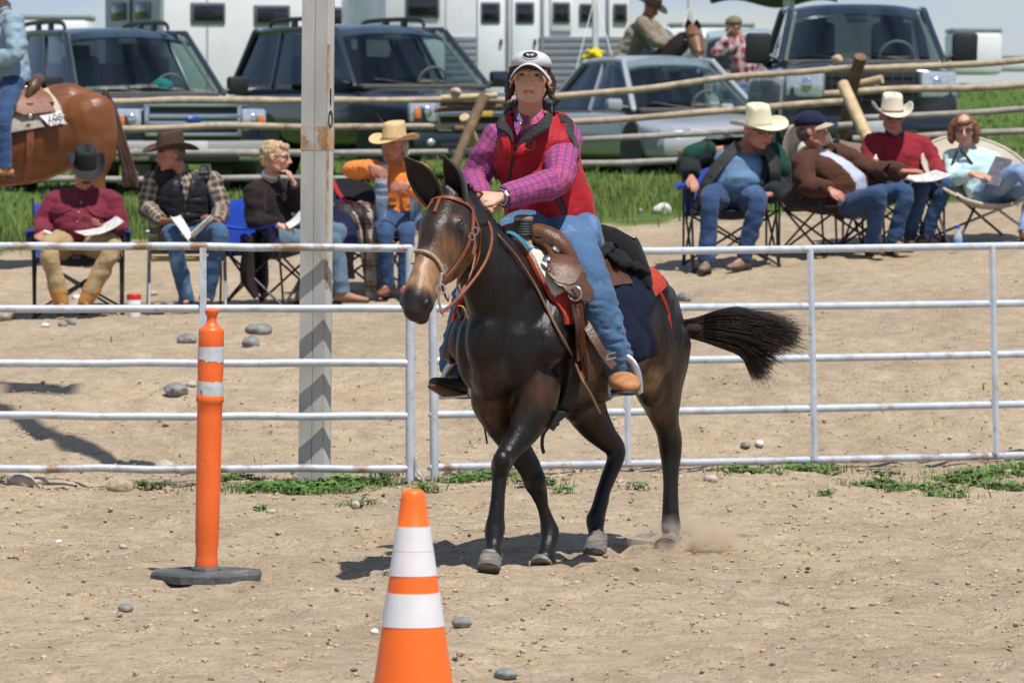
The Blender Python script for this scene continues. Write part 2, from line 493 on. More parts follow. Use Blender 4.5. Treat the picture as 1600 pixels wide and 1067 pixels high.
# a second, finer grain of clods and grit
t_ = gmat.node_tree; b_ = t_.nodes['Principled BSDF']
bump1 = [n for n in t_.nodes if n.type == 'BUMP'][0]
co_ = [n for n in t_.nodes if n.type == 'TEX_COORD'][0]
vn = nd(t_, 'ShaderNodeTexVoronoi'); vn.inputs['Scale'].default_value = 26; vn.feature = 'SMOOTH_F1'
mpn = nd(t_, 'ShaderNodeMapping'); mpn.inputs['Scale'].default_value = (1, .8, 1); t_.links.new(co_.outputs['Object'], mpn.inputs[0]); t_.links.new(mpn.outputs[0], vn.inputs['Vector'])
nn = nd(t_, 'ShaderNodeTexNoise'); nn.inputs['Scale'].default_value = 6; nn.inputs['Detail'].default_value = 9; nn.inputs['Roughness'].default_value = .7
t_.links.new(co_.outputs['Object'], nn.inputs['Vector'])
bp2 = nd(t_, 'ShaderNodeBump'); bp2.inputs['Strength'].default_value = .8; bp2.inputs['Distance'].default_value = .05
t_.links.new(nn.outputs[0], bp2.inputs['Height']); t_.links.new(bp2.outputs[0], bump1.inputs['Normal'])
bump1.inputs['Distance'].default_value = .03
struct('ground', (V, F), gmat, angle=None, col=c)

# ---- stones and clods lying on the ground
def stone(c, r, sq=.6, n=2, seed=0):
    bm = bmesh.new(); bmesh.ops.create_icosphere(bm, subdivisions=n, radius=1)
    V = np.array([v.co[:] for v in bm.verts]); F = [tuple(v.index for v in f.verts) for f in bm.faces]; bm.free()
    rs = np.random.RandomState(seed)
    V = V * (1 + .34*(n3(V*1.5 + rs.rand(3)*20) - .5)[:, None] + .16*(n3(V*3.7 + rs.rand(3)*20) - .5)[:, None])
    V = V * (A([1, .8, sq]) * (1 + .25*(rs.rand(3)-.5))) * r
    return V @ rotz(rs.rand()*6.3).T + c, F
rockm = {'grey': mat('grey_river_rock', (.20, .20, .19), .8, var=.35, vs=22, bump=.5, bs=50, dirt=((.36, .28, .2), .60, 14)),
         'pale': mat('pale_rock', (.42, .38, .32), .85, var=.3, vs=18, bump=.6, bs=40, dirt=((.36, .27, .18), .52, 12)),
         'white': mat('white_rock', (.62, .60, .56), .8, var=.15, vs=18, bump=.4, bs=40),
         'tan': mat('tan_clod', (.40, .31, .21), .95, var=.35, vs=24, bump=1, bs=45)}
ROCKS = [(405, 522, 20, 'grey', 'smooth dark grey rounded stone lying on the dirt left of the steel pole'),
 (392, 541, 17, 'grey', 'long flat speckled grey stone just below the dark rounded stone'),
 (292, 536, 17, 'grey', 'low grey stone behind the tall orange post, near its knob'),
 (275, 617, 20, 'grey', 'blue-grey rounded rock beside the upper white band of the orange post'),
 (299, 604, 9, 'pale', 'small pale stone touching the blue-grey rock by the orange post'),
 (187, 768, 26, 'tan', 'crumbly tan clod of earth beneath the bottom rail at the left'),
 (32, 759, 22, 'pale', 'cluster-like pale lump of rock under the bottom rail at the far left edge'),
 (60, 757, 14, 'pale', 'pale knobbly stone beside the lump at the far left edge under the rail'),
 (722, 977, 15, 'grey', 'flat grey pebble on the dirt right of the traffic cone'),
 (790, 1059, 19, 'grey', 'half-buried grey stone at the bottom edge right of the cone'),
 (197, 953, 12, 'grey', 'small grey stone in the open dirt below the post base'),
 (585, 990, 9, 'white', 'small whitish stone left of the cone near its lower white band'),
 (1035, 334, 17, 'white', 'bright white stone on the bank left of the man in the blue shirt'),
 (1000, 331, 6, 'white', 'tiny white stone left of the bright white stone on the bank'),
 (8, 497, 20, 'pale', 'pale angular rock at the left edge below the blue chair'),
 (32, 490, 13, 'white', 'whitish stone near the front leg of the far left blue chair'),
 (70, 512, 9, 'white', 'small white stone in front of the boots of the man in maroon'),
 (98, 510, 9, 'grey', 'small grey stone in front of the boots of the man in maroon'),
 (110, 507, 10, 'grey', 'grey stone at the toe of the yellow-topped boots'),
 (255, 738, 20, 'pale', 'flat pale stone under the bottom rail left of the orange post'),
 (290, 741, 16, 'pale', 'flat pale stone touching the orange post under the rail'),
 (420, 737, 12, 'pale', 'light stone in the weeds left of the steel pole'),
 (500, 735, 9, 'white', 'white chip of stone beside the foot of the steel pole'),
 (1165, 698, 8, 'grey', 'small grey stone on the dirt behind the right gate'),
 (1187, 696, 9, 'white', 'whitish stone on the dirt behind the right gate'),
 (1210, 560, 9, 'pale', 'pale stone in the dirt near the tail tip'),
 (1220, 942, 6, 'grey', 'tiny blue-grey pebble in the open arena dirt'),
 (192, 856, 7, 'pale', 'small pale stone in the dirt left of the orange post'),
 (92, 848, 6, 'white', 'tiny white stone in the arena dirt at the left'),
 (745, 560, 7, 'grey', 'grey stone on the dirt behind the gates'),
 (555, 792, 10, 'pale', 'pale stone among weeds right of the steel pole'),
 (600, 789, 8, 'pale', 'small pale stone between the weeds and the gate post'),
 (1110, 752, 11, 'pale', 'pale stone right of the hind legs near the rail shadow'),
 (700, 738, 8, 'white', 'white pebble beside the foot of the gate post'),
 (425, 802, 9, 'pale', 'pale stone in the dirt in front of the weeds'),
 (238, 462, 9, 'pale', 'pale stone on the bank near the red-lidded tub'),
 (120, 468, 8, 'white', 'little white stone on the bank behind the yellow boots'),
 (1068, 470, 13, 'grey', 'flat grey slab on the dirt right of the top rail end')]
for i, (px, py, r, k, lab) in enumerate(ROCKS):
    g = ground_at(px, py); s = FPX / g[1]; rr = r / s
    single('rock', stone(g + A([0, 0, rr*.30]), rr, .62, 3, 100+i), rockm[k], lab, 'rock', loc=g)

def scatter(n, d0, d1, r0, r1, seed, sub=1, xr=None):
    rs = np.random.RandomState(seed); out = []
    base = [stone(A([0, 0, 0]), 1, .6, sub, s) for s in range(9)]
    for i in range(n):
        d = d0 + (d1-d0)*rs.rand()**.8
        X = (rs.rand()*2-1) * (xr or (.0889*d + .7))
        r = r0 + (r1-r0)*rs.rand()**3
        v, f = base[rs.randint(9)]
        z = float(gz(X, d) + dirt_relief(X, d))
        out.append((v*r @ rotz(rs.rand()*6).T + A([X, d, z + r*.15]), f))
    return join(*out)
stuff('gravel', scatter(1900, 18.3, 49, .004, .018, 5), rockm['pale'])
stuff('dirt', scatter(9000, 18.3, 34, .004, .019, 6), mat('loose_clods', (.42, .31, .205), .98, var=.35, vs=30, bump=.6))
stuff('dirt', scatter(900, 18.3, 33, .004, .015, 9), mat('dark_crumbs', (.13, .088, .055), .98, var=.3, vs=30))
stuff('gravel', scatter(420, 28.9, 30.6, .008, .035, 8), rockm['tan'])

# ---- grass on the bank and beyond, weeds along the fence line
def blades(pts, h, wdt, seed, lean=.35, bl=1):
    """three-sided grass blades, two segments each"""
    rs = np.random.RandomState(seed); n = len(pts)
    hh = h*(.45 + .75*rs.rand(n)); a = rs.rand(n)*6.283; ln = lean*(.3+rs.rand(n))
    dx = np.stack([np.cos(a), np.sin(a), a*0], 1); side = np.stack([-np.sin(a), np.cos(a), a*0], 1)
    # blades turn their broad side at random; width tapers to a point
    w_ = (wdt*(.6+.8*rs.rand(n)))[:, None]
    b2 = rs.rand(n)*6.283; side = np.stack([np.cos(b2), np.sin(b2), a*0], 1)
    up = A([0, 0, 1.])
    p0 = pts; p1 = pts + up*(hh*.55)[:, None] + dx*(hh*ln*.3)[:, None]; p2 = pts + up*(hh*(1-.25*ln))[:, None] + dx*(hh*ln)[:, None]
    V = np.stack([p0 - side*w_/2, p0 + side*w_/2, p1 - side*w_*.4, p1 + side*w_*.4, p2], 1).reshape(-1, 3)
    F = []
    for i in range(n):
        o = i*5; F += [(o, o+1, o+3, o+2), (o+2, o+3, o+4)]
    return V, F
def grass_pts(n, d0, d1, seed, xw=None, dens=None):
    rs = np.random.RandomState(seed)
    d = d0 + (d1-d0)*rs.rand(n); X = (rs.rand(n)*2-1)*(xw if xw else .0889*d + 1.2)
    if dens is not None:
        k = rs.rand(n) < dens(X, d); X, d = X[k], d[k]
    return np.stack([X, d, gz(X, d) - .01], 1)
gmats = mat('grass_blades', (.115, .175, .042), .7, var=.55, vs=1.6, spec=.25)
gmats2 = mat('dry_grass_blades', (.22, .25, .07), .8, var=.4, vs=3.0, spec=.2)
edge = lambda X, d: smooth01((d - grass_edge(X) + .3)/1.4) * (.35 + .65*n2(X*1.5, d*1.2))
P1 = grass_pts(30000, 48.4, 60, 21, dens=edge)
stuff('grass', blades(P1, .155, .011, 22), gmats)
stuff('grass', blades(grass_pts(7000, 49, 62, 23, dens=edge), .24, .007, 24, .5), gmats2)
stuff('grass', blades(grass_pts(16000, 60, 100, 25), .10, .025, 26), gmats)
stuff('grass', blades(grass_pts(16000, 90, 160, 27, xw=26), .09, .05, 28), gmats)
stuff('grass', blades(grass_pts(350, 31, 48, 29, dens=lambda X, d: n2(X*1.1+4, d*.6) > .62), .05, .012, 30), gmats)

def leafy(c, r, n, seed, ls=.040, hmax=.055):
    """a low rosette of broad lobed leaves"""
    rs = np.random.RandomState(seed); out = []
    for i in range(n):
        a = rs.rand()*6.283; q = r*math.sqrt(rs.rand()); p = A([c[0] + q*math.cos(a), c[1] + q*.6*math.sin(a), 0.])
        p[2] = float(gz(p[0], p[1])); h = hmax*(.3+.8*rs.rand())*(1-.6*q/r)
        d = rs.rand()*6.283; f = A([math.cos(d), math.sin(d), .5*rs.rand()-.1]); f = unit(f); s = unit(np.cross(f, [0, 0, 1])); u = np.cross(s, f)
        L_ = ls*(.6+.8*rs.rand()); p = p + A([0, 0, h])
        pts = [p, p+f*L_*.35+s*L_*.42, p+f*L_*.7+s*L_*.28, p+f*L_*1.15, p+f*L_*.7-s*L_*.28, p+f*L_*.35-s*L_*.42, p+f*L_*.5+u*L_*.12]
        V = np.array(pts); F = [(0, 1, 6), (1, 2, 6), (2, 3, 6), (3, 4, 6), (4, 5, 6), (5, 0, 6)]
        out.append((V, F))
        if i % 5 == 0:
            st = tube([A([p[0], p[1], p[2]-h-.01]), p], .0016, 3, rounded=False); out.append(st)
    return join(*out)
weedm = mat('weed_leaves', (.085, .185, .035), .6, var=.4, vs=9, spec=.35)
WEEDS = [(470, 768, .32, 330), (540, 758, .24, 200), (372, 752, .12, 60), (420, 770, .16, 80), (235, 763, .08, 26), (10, 757, .07, 18), (750, 750, .20, 160),
 (840, 757, .10, 50), (880, 770, .06, 14), (665, 768, .07, 20), (995, 765, .05, 12), (1150, 740, .10, 40), (1190, 742, .09, 30), (1270, 738, .16, 80), (1370, 760, .12, 60),
 (1410, 768, .10, 40), (1450, 768, .14, 70), (1500, 752, .14, 80), (1545, 745, .2, 110), (1590, 735, .15, 90), (1560, 765, .16, 90), (1480, 778, .1, 40), (1290, 775, .04, 10), (560, 790, .06, 16), (405, 800, .03, 8), (1385, 745, .07, 20), (600, 745, .08, 20)]
stuff('undergrowth', join(*[leafy(ground_at(x, y), r, int(n*1.1), 300+i, .034) for i, (x, y, r, n) in enumerate(WEEDS)]), weedm, smooth=False)
def _wp():
    rs = np.random.RandomState(77); out = []
    for x, y, r, n in WEEDS:
        c = ground_at(x, y); q = rs.randn(int(n*2.2), 2)*A([r*.75, r*.45]); out.append(np.stack([c[0]+q[:, 0], c[1]+q[:, 1], gz(c[0]+q[:, 0], c[1]+q[:, 1])], 1))
    return np.vstack(out)
stuff('grass', blades(_wp(), .05, .006, 78, .8), gmats)

# ================================================================ STEEL PIPE GATES
silver = mat('galvanised_pipe', (.50, .54, .60), .48, .25, var=.12, vs=14, bump=.15, bs=60, dirt=((.34, .30, .25), .57, 11.0))
silver2 = mat('galvanised_pipe_worn', (.46, .49, .54), .5, .2, var=.15, vs=12, bump=.2, bs=60, dirt=((.26, .17, .11), .50, 7.0))
rust = mat('rusty_steel', (.20, .10, .06), .85, .2, var=.4, vs=20, bump=.4, bs=60)
def wobble(a, b, n=14, amp=.004, seed=0):
    rs = np.random.RandomState(seed); t = np.linspace(0, 1, n)[:, None]
    p = a + (b-a)*t; p[1:-1, 2] += (rs.rand(n-2)-.5)*amp*2; return p
DL = 29.4
g1 = thing('pipe_gate', 'silver five-rail pipe gate left of the mule, in front of the steel pole', 'gate', gpt(200, DL))
for i, y in enumerate((384, 480.5, 567, 649.5, 732)):
    a, b = P(-420, y - (2 if i == 0 else 0), DL), P(641, y + (4 if i == 0 else 2 if i == 1 else 0), DL)
    obj('rail', tube(wobble(a, b, 14, .005, i), .0205, 12), silver2 if i in (4, 0) else silver, g1)
for px in (641, -415):
    obj('gate_post', tube([P(px, 386, DL), P(px, 752, DL)], .0235, 12, rounded=False), silver, g1)
obj('brace', box((P(318, 386, DL)+P(318, 728, DL))/2 + A([0, -.022, 0]), (.017, .006, .555)), silver, g1)
lw = P(656, 735, DL)
hk = [P(650, 716, DL)+A([0, -.02, 0]), P(651, 735, DL)+A([0, -.03, 0]), P(660, 744, DL)+A([0, -.03, 0]), P(662, 752, DL)+A([0, -.03, 0])]
obj('latch', tube(hk, .007, 8, k=3), silver2, g1)
obj('hinge', box(P(662, 757, DL), (.02, .02, .022), bev=.004), rust, g1)
g2 = thing('pipe_gate', 'silver five-rail pipe gate behind and right of the mule', 'gate', gpt(1140, 30.4))
def dr(px): return 29.6 + (px-675)*.0018
RY = [(384, 379), (482, 470), (564, 549), (648, 628), (730, 707)]
for i, (ya, yb) in enumerate(RY):
    a, b = P(675, ya+ (6 if i == 0 else 0), dr(675)), P(1690, yb, dr(1690))
    m_ = P(1100, [391.5, 480, 562, 641.5, 722][i], dr(1100)); m3 = P(1560, [384.5, 474.5, 554, 632, 712][i], dr(1560))
    if i == 0:
        p, _ = cat([P(675, 389, dr(675)), P(985, 392, dr(985)), m_, m3, P(1700, 382, dr(1700))], A([[.02]*2]*5), 4)
    else:
        p, _ = cat([a, m_, m3, b], A([[.02]*2]*4), 5)
    obj('rail', tube(p, .0205, 12), silver2 if i == 4 else silver, g2)
obj('gate_post', tube([P(675, 389, dr(675)), P(679, 752, dr(675))], .0225, 12, rounded=False), silver, g2)
for px, x2, y0, y1 in ((979, 981, 392, 726), (1266, 1273, 390, 719), (1550, 1557, 385, 709)):
    a, b = P(px, y0, dr(px)-.026), P(x2, y1, dr(px)-.026)
    obj('brace', tube([a, b], A([[.0175, .007]]*2), 4, up=(0, 1, 0), rounded=False), silver, g2, smooth=False)
obj('gate_post', tube([P(1696, 382, dr(1690)), P(1700, 740, dr(1690))], .0225, 12, rounded=False), silver, g2)

# ================================================================ THE STEEL POLE
PD = 29.56
pole = thing('light_pole', 'tall rust-stained grey steel pole standing behind the left pipe gate', 'pole', gpt(490, PD))
polem = mat('weathered_pole_steel', (.40, .395, .365), .6, .05, var=.18, vs=3.0, bump=.15, bs=30, dirt=((.34, .21, .12), .60, 4.0), stretch=(2.5, 2.5, .7))
b0 = gpt(490, 29.445); b0[1] = 29.445; top = P(497, 0, 29.445)
axis = unit(top - b0)
Lp = 10.8
PROF = [(-.092, .050), (-.020, .026), (-.0165, .031), (-.013, .0235), (.047, .0), (.0505, .006), (.054, .003), (.090, .034), (.090, .165), (-.092, .175)]
def prism(prof, z0, z1):
    n = len(prof); V = [b0 + axis*z + A([x, y, 0]) for z in (z0, z1) for x, y in prof]
    return np.array(V), [tuple(range(n))[::-1], tuple(range(n, 2*n))] + [(i, (i+1) % n, (i+1) % n+n, i+n) for i in range(n)]
PROF = [(x*.90, y*.95) for x, y in PROF]
obj('shaft', prism(PROF, -.3, Lp), polem, pole, smooth=False)
rustm = mat('orange_rust_streak', (.33, .19, .10), .85, .05, var=.5, vs=14, bump=.3, bs=60, dirt=((.42, .40, .365), .44, 5), stretch=(2, 2, 1.2))
zz = lambda py: P(490, py, 29.445)[2] - b0[2]
grow = [(x*1.02, y-.0015) for x, y in PROF[:8]] + [(.084, .160), (-.0855, .169)]
obj('rusty_collar', prism(grow, zz(235), zz(198)), rustm, pole, smooth=False)
e0, e1 = A([.0490, .0015, 0]), A([.0800, .0305, 0]); fd = unit(e1-e0); fn_ = A([fd[1], -fd[0], 0])
def on_edge(u0, u1, y0, y1, th=.0016):
    c = b0 + axis*(zz(y0)+zz(y1))/2 + e0 + (e1-e0)*(u0+u1)/2 + fn_*.001
    return box(c, (np.linalg.norm(e1-e0)*(u1-u0)/2, th/2, abs(zz(y0)-zz(y1))/2), basis(fd, fn_, axis))
obj('rust_run', on_edge(.05, .42, 70, 450), rustm, pole, smooth=False)
def text_mesh(s, size, extr=.001):
    cu = bpy.data.curves.new('t', 'FONT'); cu.body = s; cu.size = size; cu.extrude = extr; cu.align_x = 'CENTER'; cu.align_y = 'CENTER'
    ob = bpy.data.objects.new('t', cu); COL.objects.link(ob)
    dg = bpy.context.evaluated_depsgraph_get(); me = bpy.data.meshes.new_from_object(ob.evaluated_get(dg))
    V = np.array([v.co[:] for v in me.vertices]); F = [tuple(p.vertices) for p in me.polygons]
    bpy.data.objects.remove(ob); return V, F
black = mat('black_paint', (.015, .015, .016), .5, var=.1)
for s_, py in (('1', 153), ('0', 188)):
    v, f = text_mesh(s_, .125)
    cpos = b0 + axis*zz(py) + e0*.45 + e1*.55 + fn_*.0035
    obj('digit', (cpos[None] + (v[:, :1]*.55)*fd + v[:, 1:2]*axis + v[:, 2:3]*fn_, f), black, pole, smooth=False)
# lamp heads high above the picture
lampm = mat('lamp_housing', (.25, .26, .27), .5, .6)
obj('cross_arm', box(b0 + axis*Lp, (.8, .04, .04)), lampm, pole)
for sx in (-.7, 0, .7): obj('lamp_head', box(b0 + axis*Lp + A([sx, -.2, .16]), (.2, .16, .1), bev=.03), lampm, pole)

# ================================================================ ORANGE POST AND CONE
orange = mat('faded_orange_plastic', (.80, .135, .022), .42, var=.09, vs=7, bump=.12, bs=18, spec=.5, dirt=((.46, .13, .05), .58, 11))
orange2 = mat('bright_orange_plastic', (.88, .15, .015), .45, var=.05, vs=6, bump=.06, bs=20, spec=.45, dirt=((.55, .17, .07), .61, 14))
tape = mat('worn_reflective_tape', (.50, .53, .56), .4, .0, var=.12, vs=30, bump=.2, bs=60, dirt=((.36, .36, .36), .6, 16))
tape2 = mat('white_reflective_tape', (.70, .69, .70), .4, .0, var=.05, vs=12, bump=.04, bs=20, dirt=((.74, .66, .70), .55, 9))
rubber = mat('dusty_black_rubber', (.075, .077, .08), .85, var=.35, vs=14, bump=.4, bs=50, dirt=((.25, .20, .15), .55, 10))
PDt = 23.45
pb, pt_ = gpt(321, PDt), P(331, 484, PDt)
ts = thing('delineator_post', 'tall orange plastic post with grab knob, torn silver bands and black rubber base', 'traffic post', pb)
def ax_at(py):                                       # point on the post's slightly leaning axis at a picture height
    z = P(330, py, PDt)[2]; t = (z - pb[2])/(pt_[2]-pb[2]); return pb + (pt_-pb)*t
def pr(rows): return tube([ax_at(y) for y, r in rows], [[r/FPX*PDt]*2 for y, r in rows], 28, rounded=False)
body = pr([(886, 18), (880, 18.5), (872, 17.5), (862, 17), (845, 18.5), (780, 19), (700, 19.5), (650, 19.8), (630, 20), (627, 22), (619, 22), (617, 20.3), (600, 20), (560, 20.5), (546, 20.4), (545, 19.8), (543, 20.4), (530, 20), (518, 20), (514, 19), (511, 14), (505, 9), (500, 7.5), (494, 8), (490, 10.5), (485, 10.8), (483, 8), (482, 3)])
obj('tube', body, orange, ts, angle=50)
for y0, y1, nm in ((568, 541, 0), (620, 595, 1)):
    n, rr = 40, 20.9/FPX*PDt; c0, c1 = ax_at(y0), ax_at(y1); V = []; rs = np.random.RandomState(nm+3)
    for j in range(n):
        a = 2*PI*j/n; dd_ = A([math.cos(a), math.sin(a), 0])
        fr = .16*rs.rand() if nm == 0 else .05*rs.rand()
        if nm == 0 and 3.6 < a < 4.3: fr = .25
        if nm == 1 and 3.9 < a < 4.15: fr = .45
        lo, hi = c0 + (c1-c0)*fr, c1 - (c1-c0)*(.02 if nm == 0 else .12*rs.rand())
        V += [lo + dd_*(rr-.003), lo + dd_*rr, hi + dd_*rr, hi + dd_*(rr-.003)]
    F = [(4*j+k, 4*((j+1) % n)+k, 4*((j+1) % n)+k+1, 4*j+k+1) for j in range(n) for k in range(3)]
    obj('tape_band', (np.array(V), F), tape, ts, angle=25)
# octagonal rubber base
zb = pb[2] - .012; k8 = []
for h_, r_ in ((0, .222), (.03, .222), (.04, .215)):
    for j in range(8):
        a = math.radians(22.5 + 45*j); k8.append(pb + A([r_*1.0*math.cos(a)/.924, r_*math.sin(a)/.924, h_-.006]))
F = [tuple(range(8))[::-1], tuple(range(16, 24))] + [(i*8+j, i*8+(j+1) % 8, (i+1)*8+(j+1) % 8, (i+1)*8+j) for i in range(2) for j in range(8)]
obj('rubber_base', (np.array(k8), F), rubber, ts, smooth=False)
obj('collar', lathe(pb + A([0, 0, .032]), [(.062, 0), (.060, .012), (.05, .02)], 24), rubber, ts)

CDt = 17.15
ctop = P(645.5, 766, CDt); cg = gpt(645.5, CDt)
cone = thing('traffic_cone', 'bright orange traffic cone with two white reflective bands standing nearest the camera', 'traffic cone', cg)
def rz(py):
    return P(645, py, CDt)[2]
def cr_(py): return (17.5 + (py-766)*.1485 + (0 if py > 822 else 0))/FPX*CDt
prof = [(cr_(1128)+.012, rz(1128)), (cr_(1110), rz(1110))] + [(cr_(y), rz(y)) for y in (1067, 1000, 977, 925, 898, 822)] + [(cr_(822)*.985, rz(821.5)), (cr_(780), rz(780)), (cr_(772)*.99, rz(770)), (cr_(766)*.9, rz(766.5)), (cr_(766)*.7, rz(765)), (cr_(766)*.62, rz(766)), (cr_(766)*.55, rz(790))]
obj('body', lathe(A([ctop[0], ctop[1], 0]), prof, 48), orange2, cone, angle=35)
def band(y0, y1, nm, mt):
    e = .0016; n = 48
    pf = [(cr_(y0)-.002, rz(y0)), (cr_(y0)+e, rz(y0)), (cr_((y0+y1)/2)+e, rz((y0+y1)/2)), (cr_(y1)+e, rz(y1)), (cr_(y1)-.002, rz(y1))]
    v, f = lathe(A([ctop[0], ctop[1], 0]), pf, n); f = f[:-2]
    obj(nm, (v, f), mt, cone, angle=25)
band(859.7, 822, 'reflective_band', tape2); band(898, 860.3, 'reflective_band', tape2); band(977, 925, 'reflective_band', tape2)
zb = cg[2]
obj('base_plate', box(A([ctop[0], ctop[1], zb+.017]), (.185, .185, .02), bev=.012), orange2, cone)
# ================================================================ THE MULE
AH = math.radians(27)
MF = A([-math.sin(AH), -math.cos(AH), 0.]); ML = A([math.cos(AH), -math.sin(AH), 0.])   # forward, the mule's left
W0 = A([.045, 24.15, 0.])
UP = A([0, 0, 1.])
def M(f, l, z): return W0 + MF*f + ML*l + UP*z
def Mi(p): q = np.asarray(p) - W0; return q @ MF, q @ ML, q[..., 2]
mule = thing('mule', 'dark brown saddled mule trotting toward the viewer with long upright ears', 'mule', A([.25, 24.6, 0.]))

def fleg(pts, n=14):
    """leg from (px, py, d, half-width px, depth factor) rows"""
    p = [P(a, b, c) for a, b, c, *_ in pts]; r = [(q[3]/FPX*q[2], q[3]/FPX*q[2]*q[4]) for q in pts]
    return tube(p, r, n, up=-MF, k=3)
MG = []
B = [(.33, .95, .09, .16), (.26, .95, .155, .24), (.14, .955, .195, .30), (-.02, .965, .22, .325), (-.22, .955, .25, .325), (-.45, .945, .272, .325), (-.68, .965, .268, .30), (-.88, 1.0, .25, .265), (-1.02, 1.01, .215, .23), (-1.13, .99, .15, .17)]
MG.append(tube([M(f, 0, z) for f, z, _, _ in B],
               [(h, v) for _, _, h, v in B], 28, up=UP, k=3, power=.94))
# withers, loin, croup
MG.append(tube([M(.12, 0, 1.19), M(-.02, 0, 1.235), M(-.2, 0, 1.22), M(-.42, 0, 1.17)], [.06, .075, .08, .08], 10, k=2))
MG.append(tube([M(-.6, 0, 1.13), M(-.85, 0, 1.165), M(-1.02, 0, 1.13), M(-1.14, 0, 1.04)], [.1, .125, .115, .08], 12, k=2))
# chest muscles and breast
for s in (-1, 1):
    MG.append(ell(M(.235, s*.085, .90), (.105, .10, .17)))
    MG.append(tube([M(.25, s*.09, .99), M(.15, s*.155, .96), M(.0, s*.19, 1.10)], [.05, .085, .08], 12, k=2))      # shoulder
    MG.append(tube([M(.0, s*.17, 1.15), M(.14, s*.17, .92)], [.085, .10], 12))
    MG.append(ell(M(-.42, s*.10, .86), (.22, .22, .22)))
    # hip, thigh, buttock
    MG.append(ell(M(-.86, s*.15, 1.10), (.12, .12, .12)))
    MG.append(tube([M(-.93, s*.13, 1.06), M(-.90, s*.155, .90), M(-.84, s*.15, .78)], [(.13, .21), (.125, .19), (.09, .12)], 14, up=MF, k=2))
    MG.append(tube([M(-1.10, s*.09, 1.04), M(-1.13, s*.105, .90), M(-1.08, s*.12, .78)], [.11, .11, .085], 12, k=2))
MG.append(ell(M(.27, 0, .82), (.10, .12, .13)))
MG.append(tube([M(.22, 0, .72), M(.0, 0, .67)], [.07, .06], 10))
# neck
MG.append(tube([M(-.06, 0, 1.03), M(.14, 0, 1.10), M(.30, 0, 1.22), M(.44, -.005, 1.36), M(.545, -.01, 1.475)],
               [(.16, .25), (.145, .235), (.108, .20), (.082, .155), (.068, .115)], 20, up=MF*-.7 + UP*.7, k=4))
# legs: left fore (reaching), right fore, right hind (under the belly), left hind
LF = [(838, 600, 23.98, 36, 1.3), (832, 640, 23.95, 32, 1.2), (816, 676, 23.90, 25, 1.1), (795, 706, 23.84, 18.5, 1.0), (785, 724, 23.80, 18, .95), (781, 742, 23.78, 14, .95), (778, 772, 23.76, 11.5, 1), (775, 804, 23.75, 12, 1.1), (773, 824, 23.75, 15.5, 1.1), (771, 840, 23.73, 14.5, 1), (770, 853, 23.71, 13, 1), (768.5, 868, 23.68, 18, 1.05)]
RFg = [(768, 620, 24.0, 30, 1.3), (782, 655, 24.05, 28, 1.2), (808, 700, 24.10, 22, 1.1), (828, 735, 24.13, 18, 1), (837, 756, 24.15, 19, .95), (843, 772, 24.16, 15, .95), (849, 796, 24.17, 11.5, 1), (856, 818, 24.18, 13.5, 1.1), (859, 833, 24.18, 15.5, 1.1), (856, 850, 24.15, 13, 1), (853, 864, 24.12, 14, 1), (851, 874, 24.1, 17, 1.05)]
RH = [(905, 560, 24.72, 46, 1.3), (905, 608, 24.70, 40, 1.3), (922, 650, 24.72, 29, 1.2), (945, 682, 24.76, 21, 1.1), (961, 700, 24.80, 17, 1.1), (962, 718, 24.79, 14.5, 1.1), (952, 742, 24.77, 13, 1.1), (943, 768, 24.74, 12, 1.1), (935, 798, 24.71, 13.5, 1.15), (931, 812, 24.70, 16, 1.1), (932, 828, 24.68, 13.5, 1), (934, 842, 24.66, 15.5, 1)]
LH = [(1030, 540, 25.02, 44, 1.7), (1030, 590, 25.03, 40, 1.6), (1036, 632, 25.08, 29, 1.3), (1042, 664, 25.14, 20, 1.15), (1047, 686, 25.20, 19, 1.2), (1048, 706, 25.21, 18, 1.2), (1048, 730, 25.20, 14.5, 1.15), (1048, 765, 25.18, 12.5, 1.1), (1048, 802, 25.17, 14, 1.1), (1048, 824, 25.16, 16.5, 1.1), (1048, 838, 25.14, 13.5, 1), (1048, 848, 25.12, 16, 1.05)]
for L_ in (LF, RFg, RH, LH): MG.append(fleg(L_))
# bony points: elbow, knees, hocks, stifles
MG.append(ell(P(846, 622, 24.02), (.055, .07, .07))); MG.append(ell(P(784, 720, 23.76), (.043, .043, .05)))
MG.append(ell(P(838, 753, 24.12), (.043, .043, .05))); MG.append(tube([P(966, 690, 24.86), P(970, 706, 24.87)], [.02, .024], 8)); 
MG.append(tube([P(1052, 668, 25.27), P(1051, 690, 25.27)], [.02, .026], 8))
MG.append(ell(P(902, 625, 24.62), (.08, .1, .1))); MG.append(ell(P(1016, 596, 24.93), (.07, .08, .12)))
# head
HT, HM = P(704, 310, 23.53), P(642, 474, 23.20)
hax = unit(HM-HT); HLn = np.linalg.norm(HM-HT)
HS = unit(A([.86, -.50, 0.])); HS = unit(HS - hax*np.dot(HS, hax)); HN = unit(np.cross(HS, hax))
if HN[1] > 0: HN = -HN
def H(t, l, n): return HT + hax*HLn*t + HS*l + HN*n
HSEC = [(-.02, .060, -.045, .085), (.10, .080, -.045, .115), (.22, .098, -.055, .135), (.32, .097, -.062, .142), (.45, .084, -.066, .132), (.60, .068, -.052, .098), (.74, .057, -.042, .076), (.86, .054, -.038, .074), (.95, .058, -.038, .068), (1.01, .045, -.040, .052)]
MG.append(tube([H(t, 0, o) for t, w_, o, h_ in HSEC], [(w_, h_) for t, w_, o, h_ in HSEC], 20, up=HN, k=3, power=.9))
MG.append(tube([H(.02, 0, -.04), M(.52, 0, 1.42)], [(.062, .085), (.07, .1)], 12))
